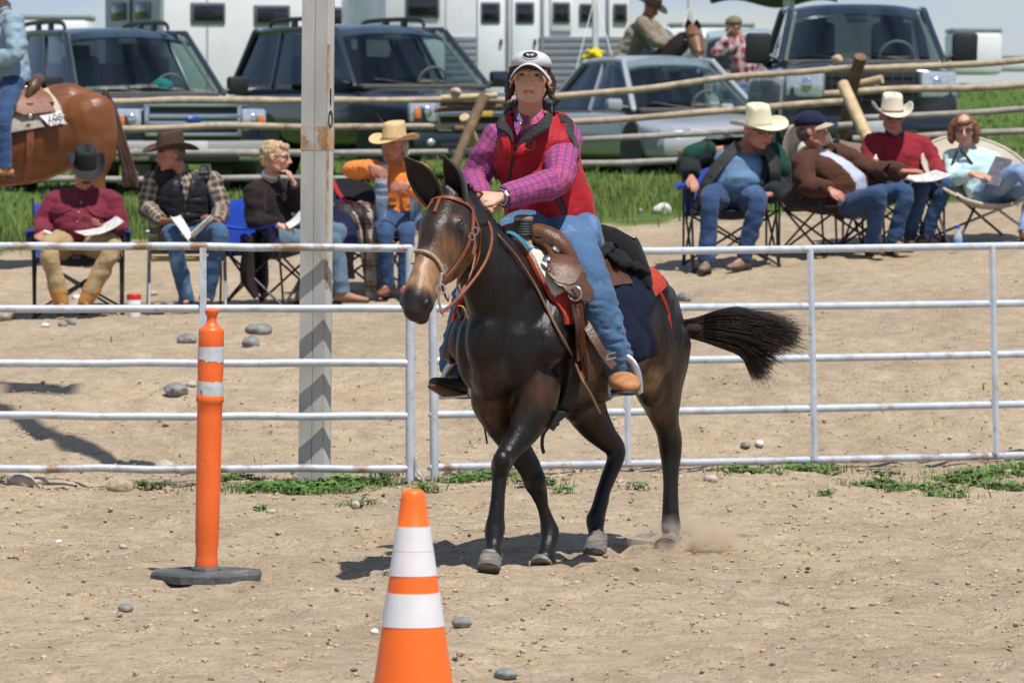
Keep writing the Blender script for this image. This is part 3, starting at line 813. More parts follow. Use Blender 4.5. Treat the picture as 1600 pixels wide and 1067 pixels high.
for s in (-1, 1):
    MG.append(tube([H(.14, s*.05, -.115), H(.34, s*.048, -.135)], [.055, .06], 10))       # jowls
    MG.append(tube([H(.17, s*.078, -.005), H(.245, s*.092, .012), H(.31, s*.086, -.002)], [.016, .020, .014], 8, k=1))   # brow
    MG.append(tube([H(.36, s*.078, -.045), H(.50, s*.060, -.045)], [.018, .012], 8))      # cheek crest
    MG.append(tube([H(.86, s*.045, -.012), H(.945, s*.050, -.022), H(.99, s*.035, -.05)], [.014, .021, .014], 8, k=1))
MG.append(tube([H(.50, 0, .028), H(.80, 0, .018)], [.026, .022], 8))                      # nose bridge
MG.append(ell(H(.985, 0, -.098), (.034, .03, .03)))                                       # chin
MG.append(tube([H(.03, -.035, .03), H(-.02, 0, .04), H(.03, .035, .03)], [.03, .04, .03], 8))
# tail dock
MG.append(tube([M(-1.12, .02, 1.07), P(1060, 512, 25.34)], [.05, .028], 10))
Vm, Fm, Nm = remesh(join(*MG), .0085, 14)

def bump_along(V, N, amp, sc, seed=0): return V + N*((n3(V*sc + seed) - .5)*amp)[:, None]
Vm = Vm + Nm*(((n3(Vm*A([7, 7, 4.5])) - .5)*.014 + (n3(Vm*19) - .5)*.004)[:, None])
# coat colours
f_, l_, z_ = Mi(Vm)
base = A([.0085, .0060, .0055]); brown = A([.046, .021, .010]); tan = A([.30, .165, .085]); blk = A([.0085, .007, .0065])
C = np.repeat(base[None], len(Vm), 0)
def mixin(C, col, k): k = np.clip(k, 0, 1)[:, None]; return C*(1-k) + A(col)*k
C = mixin(C, brown, .55*smooth01((n3(Vm*3.1)-.35)/.4) * smooth01((1.1-z_)/.3))
# flank, elbow and inner thigh are browner
def near(p, r): return smooth01(1.25 - np.linalg.norm(Vm - A(p), axis=1)/r)
for p, r, k, cc in ((P(842, 612, 23.92), .09, .7, (.10, .045, .022)), (P(810, 640, 23.9), .08, .5, brown), (P(985, 560, 24.75), .15, .7, brown),
                    (P(1008, 600, 24.8), .10, .9, (.24, .14, .075)), (P(1020, 650, 25.0), .08, .5, (.16, .085, .045)), (P(760, 600, 23.85), .12, .6, brown), (P(900, 655, 24.6), .09, .6, brown),
                    (P(770, 640, 23.95), .09, .8, (.10, .05, .025)), (P(1040, 620, 25.1), .12, .5, brown)):
    C = mixin(C, cc, near(p, r)*k)
C = mixin(C, blk, smooth01((.62-z_)/.2)*.9)
ht = ((Vm - HT) @ hax)/HLn; hl = (Vm-HT) @ HS; hn = (Vm-HT) @ HN
inh = (np.linalg.norm(Vm - (HT + (hax*HLn)[None]*np.clip(ht, 0, 1)[:, None] - HN*.05), axis=1) < .19) & (ht > -.1) & (ht < 1.2) & (Vm[:, 1] < 23.62)
C = np.where(inh[:, None], mixin(C, (.028, .017, .013), np.ones(len(C))), C)
k = inh*smooth01((ht-.50)/.16)*smooth01((.93-ht)/.10)
C = mixin(C, tan, k*(.75+.4*n3(Vm*22)))
C = mixin(C, (.33, .24, .17), inh*smooth01((ht-.80)/.1)*smooth01((-.045-hn)/.04)*.6)
C = mixin(C, (.16, .075, .032), inh*smooth01((ht-.33)/.1)*smooth01((.6-ht)/.12)*smooth01((np.abs(hl)-.025)/.03)*.8)
C = mixin(C, (.12, .055, .025), inh*smooth01((ht-.16)/.06)*smooth01((.30-ht)/.06)*smooth01((np.abs(hl)-.055)/.03)*smooth01((hn+.09)/.05)*.8)
C = mixin(C, (.020, .016, .015), inh*smooth01((ht-.90)/.05))
C = mixin(C, (.012, .009, .008), inh*smooth01((.055-np.abs(ht-.25)*1.0-0*hl)/.03)*smooth01((np.abs(hl)-.082)/.01)*smooth01((.03-np.abs(hn-.0))/.02))
coat = mat('sleek_dark_coat', (0, 0, 0), (.40), var=.38, vs=34, bump=.42, bs=95, spec=.32, sheen=.0, vcol=True, stretch=(1, 1, .28), bd=.006)
obj('body', (Vm, Fm), coat, mule, angle=None, col=C)
BV = BVHTree.FromPolygons([Vector(v) for v in Vm.tolist()], Fm)
def hit(px, py, off=.006, dmin=0):
    """point on the mule seen at a pixel, lifted off the coat"""
    r = Vector(ray(px, py)).normalized()
    h, n, i, d = BV.ray_cast(CAMP, r)
    k = 0
    while h is None and k < 60:                        # step sideways onto the silhouette
        k += 1; h, n, i, d = BV.ray_cast(CAMP, Vector(ray(px + (k if px < 800 else -k), py)).normalized())
    if h is None: h, n, i, d = BV.find_nearest(Vector(P(px, py, 24.2)))
    return A(h) + A(n)*off, A(n)
def hits(pp, off=.006):
    q = [hit(x, y, off) for x, y in pp]; return [a for a, b in q], [b for a, b in q]

# hooves
hoofm = mat('dusty_hoof_horn', (.12, .115, .11), .75, var=.35, vs=14, bump=.4, bs=40, stretch=(1, 1, 5), dirt=((.30, .235, .17), .50, 16))
def hoof(top, bot, r0, r1, fwd):
    ax = unit(bot - top); f = unit(A(fwd) - ax*np.dot(fwd, ax)); s = np.cross(ax, f); n = 20; V = []; F = []
    Ls = np.linalg.norm(bot-top)
    for t, r, sh in ((-.08, r0*.80, 0), (0, r0, 0), (.12, r0*1.03, .004), (.9, r1, .020), (1, r1*.99, .022)):
        for j in range(n):
            a = 2*PI*j/n; c_, s_ = math.cos(a), math.sin(a)
            V.append(top + ax*Ls*t + f*(r*1.12*c_ + sh + (0 if c_ > 0 else .012*-c_*0)) + s*r*s_)
    for i in range(4):
        for j in range(n): F.append((i*n+j, i*n+(j+1) % n, (i+1)*n+(j+1) % n, (i+1)*n+j))
    F.append(tuple(range(n))[::-1]); F.append(tuple(4*n+j for j in range(n)))
    return np.array(V), F
px2m = lambda p, d: p/FPX*d
for (a, b, r0, r1, fw) in ((P(769, 866, 23.69), P(767.5, 893, 23.64), px2m(16.5, 23.7), px2m(18, 23.7), MF), (P(851.5, 872, 24.12), P(850, 888, 24.08), px2m(15.5, 24.1), px2m(17, 24.1), MF),
                           (P(934, 839, 24.66), P(935, 870, 24.58), px2m(15, 24.6), px2m(17, 24.6), MF*.6 - UP*.25), (P(1048, 846, 25.12), P(1047, 861, 25.06), px2m(15.5, 25.1), px2m(19, 25.1), MF)):
    obj('hoof', hoof(a, b, r0, r1, fw), hoofm, mule, angle=60)
# ears: long cupped leaves
earm = mat('ear_fur', (.018, .013, .011), .6, var=.3, vs=30, bump=.3, bs=120, sheen=.1)
def ear(base, tip, wid, opening, curve):
    ax = tip - base; Lh = np.linalg.norm(ax); ax = ax/Lh; o = unit(A(opening) - ax*np.dot(opening, ax)); s = np.cross(ax, o)
    m, n = 16, 13; g = np.zeros((m, n, 3)); cv = A(curve, float)
    for i in range(m):
        t = i/(m-1); ww = wid*(math.sin(PI*min(1, (t*.80+.20)))**.75)*(1 if t < .5 else (1-((t-.5)/.5)**2.6*.93)); cup = 1.45 - 1.0*t
        c0 = base + ax*Lh*t + cv*(t*(1-t))
        for j in range(n):
            a = (j/(n-1)*2-1)*(PI*.5)*(1.25-.55*t)
            g[i, j] = c0 + s*math.sin(a)*ww - o*math.cos(a)*ww*.85
    return sheet(g, .009)
obj('ear', ear(P(680, 318, 23.50), P(629, 243, 23.42), .053, unit(A([-.35, -.8, .1])), A([.03, 0, .02])), earm, mule, angle=None)
obj('ear', ear(P(716, 318, 23.52), P(689, 240, 23.45), .051, unit(A([-.65, -.6, 0])), A([.035, 0, .02])), earm, mule, angle=None)
# forelock and roached mane
hairm = mat('black_horsehair', (.010, .008, .007), .5, var=.4, vs=40, spec=.5)
def strands(n, fn, r, seed, k=3, seg=3):
    rs = np.random.RandomState(seed); out = []
    for i in range(n):
        p = fn(rs); rr = np.linspace(r, r*.3, len(p)); out.append(tube(p, np.stack([rr, rr], 1), seg, rounded=False, k=k))
    return join(*out)
def mane_f(rs):
    t = rs.rand(); p = M(.02+.50*t, .0+(rs.rand()-.5)*.03 - .01*t, 0); b = M(.02, 0, 1.29)*(1-t) + M(.50, -.01, 1.55)*t
    h_, n_, i_, d_ = BV.ray_cast(Vector(A([p[0], p[1], 2.2])), Vector((0, 0, -1))); q = A(h_) if h_ else b
    q = q + A([0, 0, -.01]); return [q, q + A([0, 0, .022]) + ML*(rs.rand()-.5)*.012, q + A([0, 0, .040]) + ML*(rs.rand()-.5)*.03 + MF*.01]
obj('mane', strands(700, mane_f, .0022, 5, k=0), hairm, mule, smooth=False)
# tail: swung out sideways, long loose hair
D0 = 25.45
def tail_f(rs):
    u = rs.rand(); v = rs.rand()*2-1; q = rs.rand()
    ex = np.interp(v, [-1, -.5, 0, .3, .6, 1], [1218, 1252, 1244, 1214, 1202, 1176]); ey = np.interp(v, [-1, -.5, 0, .3, .6, 1], [498, 516, 540, 556, 588, 590])
    ln = .62 + .42*q**.6; w1, w2 = 10*(rs.rand()-.5), 16*(rs.rand()-.5); dz_ = (rs.rand()-.5)*.14
    if rs.rand() < .14: ln *= 1.18; w2 *= 2.2
    x3, y3 = 1155 + (ex-1155)*ln, np.interp(v, [-1, 1], [484, 553]) + (ey-np.interp(v, [-1, 1], [484, 553]))*ln
    return [P(1050+10*rs.rand(), 513+v*11, D0-.15+.03*rs.rand()), P(1090, np.interp(v, [-1, 1], [496, 531])+w1*.2, D0+dz_*.3), P(1120, np.interp(v, [-1, 1], [487, 540])+w1*.5, D0+dz_*.7), P(1155, np.interp(v, [-1, 1], [483, 552])+w1, D0+dz_), P((1155+x3)/2+2, (np.interp(v, [-1, 1], [482, 556])+y3)/2+w2*.4, D0+dz_), P(x3+w1*.4, y3+w2, D0+dz_*1.2)]
tailcore = tube([P(1040, 512, 25.28), P(1096, 513, D0), P(1130, 516, D0), P(1160, 520, D0), P(1190, 524, D0+.01)], [(.014, .015), (.016, .022), (.022, .030), (.018, .028), (.008, .01)], 14, k=3)
tc_ = mat('tail_hair', (.018, .0095, .0065), .5, var=.5, vs=16, spec=.5, stretch=(1, 1, 6), bump=.8, bs=60)
tcore = obj('tail', tailcore, tc_, mule)
stuff('hair', strands(2300, tail_f, .0017, 9, k=3), tc_, tcore, smooth=False)
# eyes and nostrils
eyem = mat('dark_wet_eye', (.008, .005, .004), .08, var=0, spec=.8, coat=1)
for s in (-1, 1):
    e_ = obj('eye', ell(H(.262, s*.091, -.010), (.021, .028, .023), n=14, m=10), eyem, mule)
    obj('eyelid', tube([H(.225, s*.098, -.022), H(.235, s*.106, -.004), H(.27, s*.104, .010), H(.305, s*.094, .002)], [.004, .006, .006, .004], 8, k=2), earm, mule)
    obj('nostril', ell(H(.955, s*.050, -.018), (.016, .010, .023), basis(HS, HN, hax), 12, 8), black, mule)
obj('mouth', tube([H(.90, .056, -.072), H(.97, .046, -.080), H(1.015, .0, -.078), H(.97, -.046, -.080), H(.90, -.056, -.072)], .0035, 6, k=3), black, mule)

# ---------------------------------------------------------------- bridle
leather = mat('red_brown_leather', (.20, .065, .028), .5, var=.25, vs=20, bump=.25, bs=80, spec=.4)
leather2 = mat('dark_brown_leather', (.085, .038, .020), .42, var=.3, vs=14, bump=.3, bs=70, spec=.5, dirt=((.12, .06, .035), .60, 8))
rawh = mat('rawhide_rope', (.38, .29, .18), .7, var=.2, vs=60, bump=.5, bs=160)
steel = mat('polished_steel', (.55, .55, .56), .25, .9, var=.1)
brd = obj('bridle', strap(*(lambda a, b: (a, .017, .005, b))(*hits([(666, 330), (668, 318), (680, 311), (700, 310), (716, 313), (730, 321), (737, 330)], .006))), leather, mule)
def sline(name, pts, wdt, mt, off=.006, th=.005, par=None):
    a, b = hits(pts, off); return obj(name, strap(a, wdt, th, b), mt, par or mule)
sline('cheek_strap', [(737, 326), (738, 345), (736, 362), (729, 385), (718, 405), (704, 424), (690, 438)], .014, leather, par=brd)
sline('cheek_strap', [(736, 365), (738, 385), (733, 404), (722, 425), (703, 445), (690, 458)], .013, leather, off=.012, par=brd)
sline('throat_latch', [(738, 340), (746, 360), (747, 385), (742, 410), (733, 428)], .012, leather, off=.01, par=brd)
sline('brow_tassel', [(688, 313), (684, 323), (680, 333)], .012, leather, off=.008, par=brd)
a, b = hits([(634, 412), (637, 402), (648, 394), (664, 395), (677, 402), (686, 415), (690, 428)], .008)
obj('noseband', tube(a, .008, 8, k=3), rawh, mule)
for px, py in ((733, 370), (739, 362), (690, 420)):
    p, n_ = hit(px, py, .012); obj('buckle', tube([p + A([.012*math.cos(t), 0, .016*math.sin(t)]) for t in np.linspace(0, 2*PI, 10)], .0025, 6, rounded=False), steel, brd)
# bit shank and chin strap below the jaw
bp_ = P(690, 448, 23.14); obj('bit', tube([P(690, 428, 23.10), P(688, 448, 23.10), P(685, 466, 23.12), P(689, 484, 23.14), P(692, 492, 23.15)], .0055, 8, k=2), steel, brd)
obj('bit_ring', tube([P(689+7*math.cos(t), 452+8*math.sin(t), 23.09) for t in np.linspace(0, 2*PI, 12)], .0035, 6, rounded=False), steel, brd)
obj('chin_strap', strap([P(690, 438, 23.10), P(693, 455, 23.12), P(700, 470, 23.18), P(702, 462, 23.3)], .012, .004, (-.5, -.8, 0)), leather, brd)
# reins: bit -> neck loop -> hands, and the long romal hanging down the near shoulder
def freeline(pts, r, mt, name, par=mule, seg=8): return obj(name, tube([P(x, y, d) for x, y, d in pts], r, seg, k=4), mt, par)
freeline([(690, 488, 23.13), (712, 470, 23.25), (738, 440, 23.33), (757, 412, 23.40), (767, 385, 23.50), (768, 362, 23.62), (760, 340, 23.8), (752, 322, 24.0)], .0062, leather, 'rein')
freeline([(690, 486, 23.15), (705, 478, 23.3), (722, 455, 23.45), (738, 420, 23.52), (744, 380, 23.6), (743, 350, 23.75), (742, 326, 23.95)], .0055, leather, 'rein')
a, b = hits([(800, 398), (818, 424), (836, 452), (853, 484), (868, 514), (882, 540), (893, 560)], .012)
obj('romal', tube([P(748, 330, 24.0), P(762, 346, 23.85), P(782, 372, 23.8)] + a + [P(908, 590, 23.95), P(924, 618, 23.95), P(937, 645, 23.97)], .0058, 8, k=4), mat('romal_rein', (.16, .075, .035), .6, var=.2), mule)
sline('rein_strap', [(713, 470), (716, 484), (722, 500)], .014, leather, off=.008)
obj('tie_string', tube([P(716, 478, 23.42), P(724, 480, 23.40), P(731, 497, 23.42)], .003, 6, k=3), mat('yellow_string', (.62, .30, .04), .6), mule)

# ---------------------------------------------------------------- saddle, pads, rolled jacket
def wrap_pt(f, th, off, cz=.98):
    """point outside the barrel at station f, angle th from straight up (+ to the mule's left)"""
    c = M(f, 0, cz); d = UP*math.cos(th) + ML*math.sin(th)
    h, n, i, dd = BV.ray_cast(Vector(c + d*1.2), Vector(-d))
    p = A(h) if h is not None else c + d*.3
    return p + d*off
def wrap(f0, f1, t0, t1, off, th=.01, m=16, n=20, fn=None):
    g = np.zeros((m, n, 3))
    for i in range(m):
        for j in range(n):
            u, v = i/(m-1), j/(n-1); f = f0 + (f1-f0)*u; t = t0 + (t1-t0)*v
            if fn: f, t = fn(u, v, f, t)
            g[i, j] = wrap_pt(f, t, off)
    return sheet(g, th)
padw = mat('cream_turquoise_pad', (.60, .58, .50), .9, var=.1, vs=40, bump=.4, bs=120)
turq = mat('turquoise_trim', (.06, .27, .40), .8, var=.15)
redb = mat('red_woven_blanket', (.44, .045, .022), .9, var=.3, vs=60, bump=.7, bs=100, stretch=(1, 1, 5))
D_ = math.radians
sb = obj('saddle_blanket', wrap(.13, -.84, D_(-84), D_(84), .012, .014, 26, 30, lambda u, v, f, t: (f, t*(1-.30*u**3))), redb, mule)
obj('saddle_pad', wrap(.125, -.60, D_(-62), D_(56), .026, .02, 18, 26), padw, mule)
obj('pad_trim', wrap(.14, .105, D_(-40), D_(16), .036, .014, 3, 20), turq, mule)
# fringe of the blanket at the rear corner
def fr_(rs):
    p, n_ = hit(1012+rs.rand()*24, 440+rs.rand()*28, .02); return [p, p + A([.02, -.01, -.03]), p + A([.03+.02*rs.rand(), -.01, -.09-.04*rs.rand()])]
stuff('fringe', strands(34, lambda rs: (lambda t: [hit(1022+7*t, 458+24*t, .035)[0], hit(1028+8*t, 468+26*t, .035)[0], hit(1031+10*t, 484+30*t+4*rs.rand(), .03)[0]])(rs.rand()), .006, 3, k=1, seg=5), redb, sb)

sadm = mat('basketweave_saddle_leather', (.115, .048, .024), .34, var=.25, vs=18, bump=.4, bs=220, spec=.55, bd=.006)
S_ = []
S_.append(wrap(-.02, -.50, D_(-52), D_(56), .045, .022, 16, 22))
sk = obj('saddle', S_[0], leather2, mule)
# seat, swells, cantle as one shaped tree
tree = [tube([M(-.06, -.205, 1.255), M(-.035, -.14, 1.345), M(-.03, 0, 1.385), M(-.035, .14, 1.345), M(-.06, .205, 1.255)], [(.045, .03), (.065, .05), (.055, .045), (.065, .05), (.045, .03)], 14, k=3),
        tube([M(-.10, 0, 1.335), M(-.25, 0, 1.315), M(-.42, 0, 1.345), M(-.52, 0, 1.40)], [(.12, .04), (.15, .035), (.15, .035), (.12, .03)], 16, up=UP, k=3),
        tube([M(-.48, -.13, 1.34), M(-.51, -.08, 1.39), M(-.52, 0, 1.41), M(-.51, .08, 1.39), M(-.48, .13, 1.34)], [.022]*5, 10, k=3)]
vt, ft, _ = remesh(join(*tree), .010, 5)
obj('saddle_tree', (vt, ft), sadm, sk, angle=None)
hb = P(818, 372, 24.12); htp = P(818, 340, 24.12)
obj('horn', tube([P(819, 388, 24.15), hb, P(818, 352, 24.12)], [.030, .026, .026], 16, rounded=False), sadm, sk)
hw = [tube([(P(818, y, 24.12) + A([.035*math.cos(t), .035*math.sin(t), .004*math.sin(t*1.0)])) for t in np.linspace(0, 2*PI, 18)], .0065, 6, rounded=False) for y in (345, 349, 353, 357, 361, 365)]
obj('horn_wrap', join(lathe(P(818, 368, 24.12), [(.036, -.01), (.038, .01), (.033, .03), (.034, .055), (.037, .066)], 18, (0, -.08, 1)), *hw), mat('black_horn_wrap', (.018, .018, .019), .6, bump=.4, bs=120), sk)
obj('horn_cap', lathe(P(818, 342, 24.12), [(.036, -.012), (.041, -.004), (.041, .008), (.03, .014)], 20, (0, -.12, 1)), mat('tan_leather_top', (.30, .22, .14), .6), sk)
obj('horn_band', lathe(P(819, 382, 24.13), [(.037, -.03), (.040, -.01), (.036, .018), (.031, .024)], 18), rawh, sk)
# front jockey with conchos on the near side, fender, latigo, cinch
def skirt(poly, off, th, mt, name, par, sub=9):
    """leather piece following the mule: outline from a pixel quad (4 corners), rounded"""
    (a, b, c, d) = poly; m = sub; g = np.zeros((m, m, 3))
    for i in range(m):
        for j in range(m):
            u, v = i/(m-1), j/(m-1)
            # squircle mapping rounds the corners
            uu, vv = u*2-1, v*2-1; us = uu*math.sqrt(1-.38*vv*vv)*1.06; vs_ = vv*math.sqrt(1-.38*uu*uu)*1.06; u_, v_ = (us+1)/2, (vs_+1)/2
            x = (a[0]*(1-u_)+b[0]*u_)*(1-v_) + (d[0]*(1-u_)+c[0]*u_)*v_; y = (a[1]*(1-u_)+b[1]*u_)*(1-v_) + (d[1]*(1-u_)+c[1]*u_)*v_
            g[i, j] = hit(x, y, off)[0]
    g[1:-1, 1:-1] = .5*g[1:-1, 1:-1] + .125*(g[:-2, 1:-1]+g[2:, 1:-1]+g[1:-1, :-2]+g[1:-1, 2:])
    return obj(name, sheet(g, th), mt, par)
skirt([(829, 398), (862, 388), (897, 438), (872, 462)], .075, .012, sadm, 'jockey', sk)
for px, py in ((851, 413), (864, 428)):
    p, n_ = hit(px, py, .088); obj('concho', lathe(p, [(.019, -.004), (.019, .001), (.012, .005), (.001, .007)], 16, n_), steel, sk)
skirt([(862, 440), (890, 436), (908, 472), (880, 476)], .072, .012, leather2, 'rigging', sk)
p, n_ = hit(884, 470, .085); obj('rigging_ring', tube([p + (A([.026*math.cos(t), -.012*math.cos(t), .03*math.sin(t)])) for t in np.linspace(0, 2*PI, 16)], .0045, 8, rounded=False), steel, sk)
a, b = hits([(886, 478), (888, 505), (891, 535), (894, 560)], .045)
obj('latigo', strap(a, .042, .006, b), leather2, sk)
a, b = hits([(896, 478), (900, 510), (906, 545)], .05)
obj('latigo', strap(a, .030, .006, b), leather2, sk)
obj('off_billet', strap([hit(888, 480, .06)[0], hit(894, 530, .055)[0], hit(899, 570, .05)[0], P(908, 590, 24.02)], .030, .006, (.4, -.9, 0)), leather, sk)
a, b = hits([(893, 556), (890, 590), (884, 618), (876, 640), (862, 655)], .02)
obj('cinch', strap(a, .085, .014, b), mat('black_felt_cinch', (.014, .014, .015), .95, var=.3, bump=.5), mule)
p, n_ = hit(906, 560, .045); obj('cinch_buckle', tube([p + A([.022*math.cos(t), -.01*math.cos(t), .03*math.sin(t)]) for t in np.linspace(0, 2*PI, 14)], .004, 8, rounded=False), steel, sk)
obj('tie_knot', tube([P(862, 655, 24.28), P(872, 662, 24.26), P(856, 668, 24.25), P(868, 655, 24.24), P(850, 676, 24.25), P(847, 694, 24.25), P(849, 706, 24.25)], .008, 8, k=3), black, mule)
obj('tie_string', tube([P(752, 610, 24.1), P(751, 640, 24.1), P(757, 668, 24.08), P(761, 692, 24.08)], .0042, 6, k=3), black, mule)
# fenders and stirrups
FD = 24.16
fend = strap([P(903, 455, 24.12), P(918, 500, 24.06), P(935, 540, 24.05), P(948, 568, 24.06)], .14, .010, (.45, -.88, .1))
obj('fender', strap([P(905, 470, 24.10), P(912, 515, 24.08), P(922, 560, 24.08), P(928, 592, 24.10)], .062, .010, (.35, -.9, .1)), leather2, sk)
obj('fender', strap([P(912, 500, 24.03), P(930, 532, 24.0), P(948, 560, 24.0), P(960, 573, 24.0)], .036, .008, (.35, -.9, .1)), leather2, sk)
obj('fender', strap([M(-.05, -.24, 1.2), M(-.02, -.33, 1.0), M(.0, -.36, .85), P(718, 560, 24.45)], .03, .010, (-.5, -.85, 0)), leather2, sk)
alu = mat('cast_aluminium', (.52, .53, .55), .38, .85, var=.15, bump=.1)
def stirrup(c, wx, h, tread_dir, side_dir):
    """bell-shaped stirrup: bow and a wide tread; c = tread centre"""
    td, sd_ = unit(tread_dir), unit(side_dir); pts = []
    for t in np.linspace(0, PI, 15): pts.append(c + sd_*wx*math.cos(t)*(1-.28*math.sin(t)**4) + UP*h*math.sin(t)**.8)
    return join(tube(pts, [(.015, .008)]*15, 10, up=td, rounded=False), box(c, (wx*1.02, .022, .006), basis(sd_, td, UP), bev=.003))
LSc, RSc = P(976, 616, 24.08), P(712, 620, 24.42)
obj('stirrup', stirrup(LSc, .068, .155, (-.35, -.9, 0), (.93, -.36, .12)), alu, sk)
obj('stirrup', stirrup(RSc, .066, .155, (-.5, -.86, 0), (.90, -.42, .1)), alu, sk)
p = P(955, 557, 23.97)
obj('fender_buckle', tube([p + A(v) for v in ((-.020, -.012, -.013), (.018, -.018, -.004), (.020, -.018, .018), (-.018, -.012, .010), (-.020, -.012, -.013))], .0042, 6, rounded=False), steel, sk)
# navy jacket tied behind the cantle, hanging down the near flank
navy = cloth('navy_nylon_jacket', (.0055, .009, .026), var=.15, fold=.7, fs=9, rough=.85, sheen=0.0)
blkf = cloth('black_fleece', (.008, .008, .010), fold=.7, fs=14, rough=.9)
def drape(pix, off, fold, seed, th=.012):
    m, n = len(pix), 14; g = np.zeros((m*4-3, n, 3)); rows = []
    for (x0, y0, x1, y1) in pix: rows.append([hit(x0+(x1-x0)*j/(n-1), y0+(y1-y0)*j/(n-1), off)[0] for j in range(n)])
    rows = np.array(rows); mm = g.shape[0]
    for j in range(n):
        for a in range(3): g[:, j, a] = np.interp(np.linspace(0, m-1, mm), range(m), rows[:, j, a])
    uu, vv = np.meshgrid(np.linspace(0, 1, mm), np.linspace(0, 1, n), indexing='ij')
    w_ = fold*(np.sin(vv*17 + 3*n2(uu*2+seed, vv*2)) + .7*np.sin(vv*31+uu*5+seed))*(.3+.7*uu)
    return g + w_[..., None]*A([.45, -.85, .2])
jk = obj('tied_jacket', sheet(drape([(915, 372, 970, 388), (915, 400, 990, 416), (925, 430, 1000, 446), (940, 468, 1012, 474), (955, 505, 998, 498), (965, 540, 1012, 530), (976, 568, 1012, 548)], .045, .008, 2), .014), navy, mule, angle=None)
obj('jacket_lining', sheet(drape([(912, 366, 965, 374), (914, 385, 985, 402), (922, 405, 992, 426), (940, 432, 994, 446)], .085, .012, 7), .016), blkf, jk, angle=None)
obj('jacket_roll', tube([M(-.62, -.25, 1.20), M(-.64, -.12, 1.32), M(-.64, .05, 1.34), M(-.64, .17, 1.28), M(-.65, .24, 1.16)], [.05, .065, .07, .07, .05], 14, k=3), blkf, jk)
# ================================================================ PEOPLE
def hand(wr, dv, pn, side=1, curl=.5, sc=1.0, spread=.10, thumb=.5, point=None):
    """five-fingered hand; dv towards the fingers, pn out of the palm, side +1 puts the thumb on dv x pn"""
    d = unit(dv); n = unit(A(pn) - d*np.dot(pn, d)); s = np.cross(d, n)*side; G = []
    G.append(tube([wr - d*.02*sc, wr + d*.025*sc, wr + d*.055*sc, wr + d*.088*sc], [(.024*sc, .018*sc), (.030*sc, .016*sc), (.038*sc, .0145*sc), (.037*sc, .012*sc)], 12, up=n, k=1))
    for i, (off, ln) in enumerate(((.029, .070), (.010, .079), (-.010, .073), (-.028, .057))):
        cu = curl if point is None or i else point
        b = wr + d*.084*sc + s*off*sc; dd = unit(d + s*(off*spread*22*.1)); p = [b - dd*.02*sc, b]; q = b
        for f_, a in ((.45, .55), (.32, 1.25), (.23, 1.7)):
            an = cu*a; q = q + (dd*math.cos(an) + n*math.sin(an))*ln*f_*sc; p.append(q)
        G.append(tube(p, [.0092*sc, .0092*sc, .0088*sc, .0080*sc, .0068*sc], 8))
    b = wr + d*.022*sc + s*.022*sc; t1 = unit(d*.75 + s*(.75-.3*thumb) + n*.35*thumb); q1 = b + t1*.042*sc; t2 = unit(d*.95 + s*(.25-.5*thumb) + n*.55*thumb); q2 = q1 + t2*.032*sc; q3 = q2 + unit(t2 - s*.25*thumb)*.024*sc
    G.append(tube([b, q1, q2, q3], [.0155*sc, .0125*sc, .0105*sc, .008*sc], 8))
    return G

def head_prims(R, c, s=1.0, wide=1.0, nose=1.0, chin=1.0):
    """R columns = side, face, up; c = middle of the head"""
    G = []
    def e(p, r, m=10): G.append(xf(ell(A(p)*s, A(r)*s, n=m+4, m=m), R, c))
    def t(p, r, k=0): G.append(xf(tube(A(p)*s, A(r)*s, 10, k=k), R, c))
    e((0, -.012, .028), (.077*wide, .097, .088), 14)
    e((0, .018, -.022), (.064*wide, .070, .085), 14)
    e((0, .026, -.066), (.054*wide*chin, .052, .040)); e((0, .060, -.098), (.022*wide*chin, .019, .016))
    for q in (-1, 1):
        t([(q*.046*wide, -.005, -.050), (q*.038*wide*chin, .028, -.078), (q*.016, .056, -.095)], [.021, .019, .015])
        e((q*.043*wide, .057, -.026), (.022, .020, .017))
        t([(q*.012, .086, .016), (q*.030, .081, .021), (q*.052*wide, .062, .014)], [.0085, .0095, .008])
        e((q*.0125, .093, -.037), (.0085, .010, .0075), 6)
        t([(q*.076*wide, .004, .012), (q*.086*wide, -.012, .010), (q*.088*wide, -.014, -.008), (q*.078*wide, .004, -.028)], [.006, .008, .007, .006], 2)
        e((q*.079*wide, -.003, -.006), (.008, .016, .024), 6)
    t([(0, .084, .012), (0, .094, -.010), (0, .107*nose, -.032)], [.0085, .0095, .0115])
    e((0, .080, -.050), (.022, .012, .020), 6)
    t([(-.022, .076, -.066), (-.008, .087, -.060), (.008, .087, -.060), (.022, .076, -.066)], [.0032, .0050, .0050, .0032], 1)
    t([(-.019, .075, -.071), (0, .086, -.072), (.019, .075, -.071)], [.0038, .0058, .0038], 1)
    for q in (-1, 1): t([(q*.016, .090, -.036), (q*.029, .080, -.055), (q*.031, .071, -.075)], [.0035, .0060, .0055], 1)
    return G
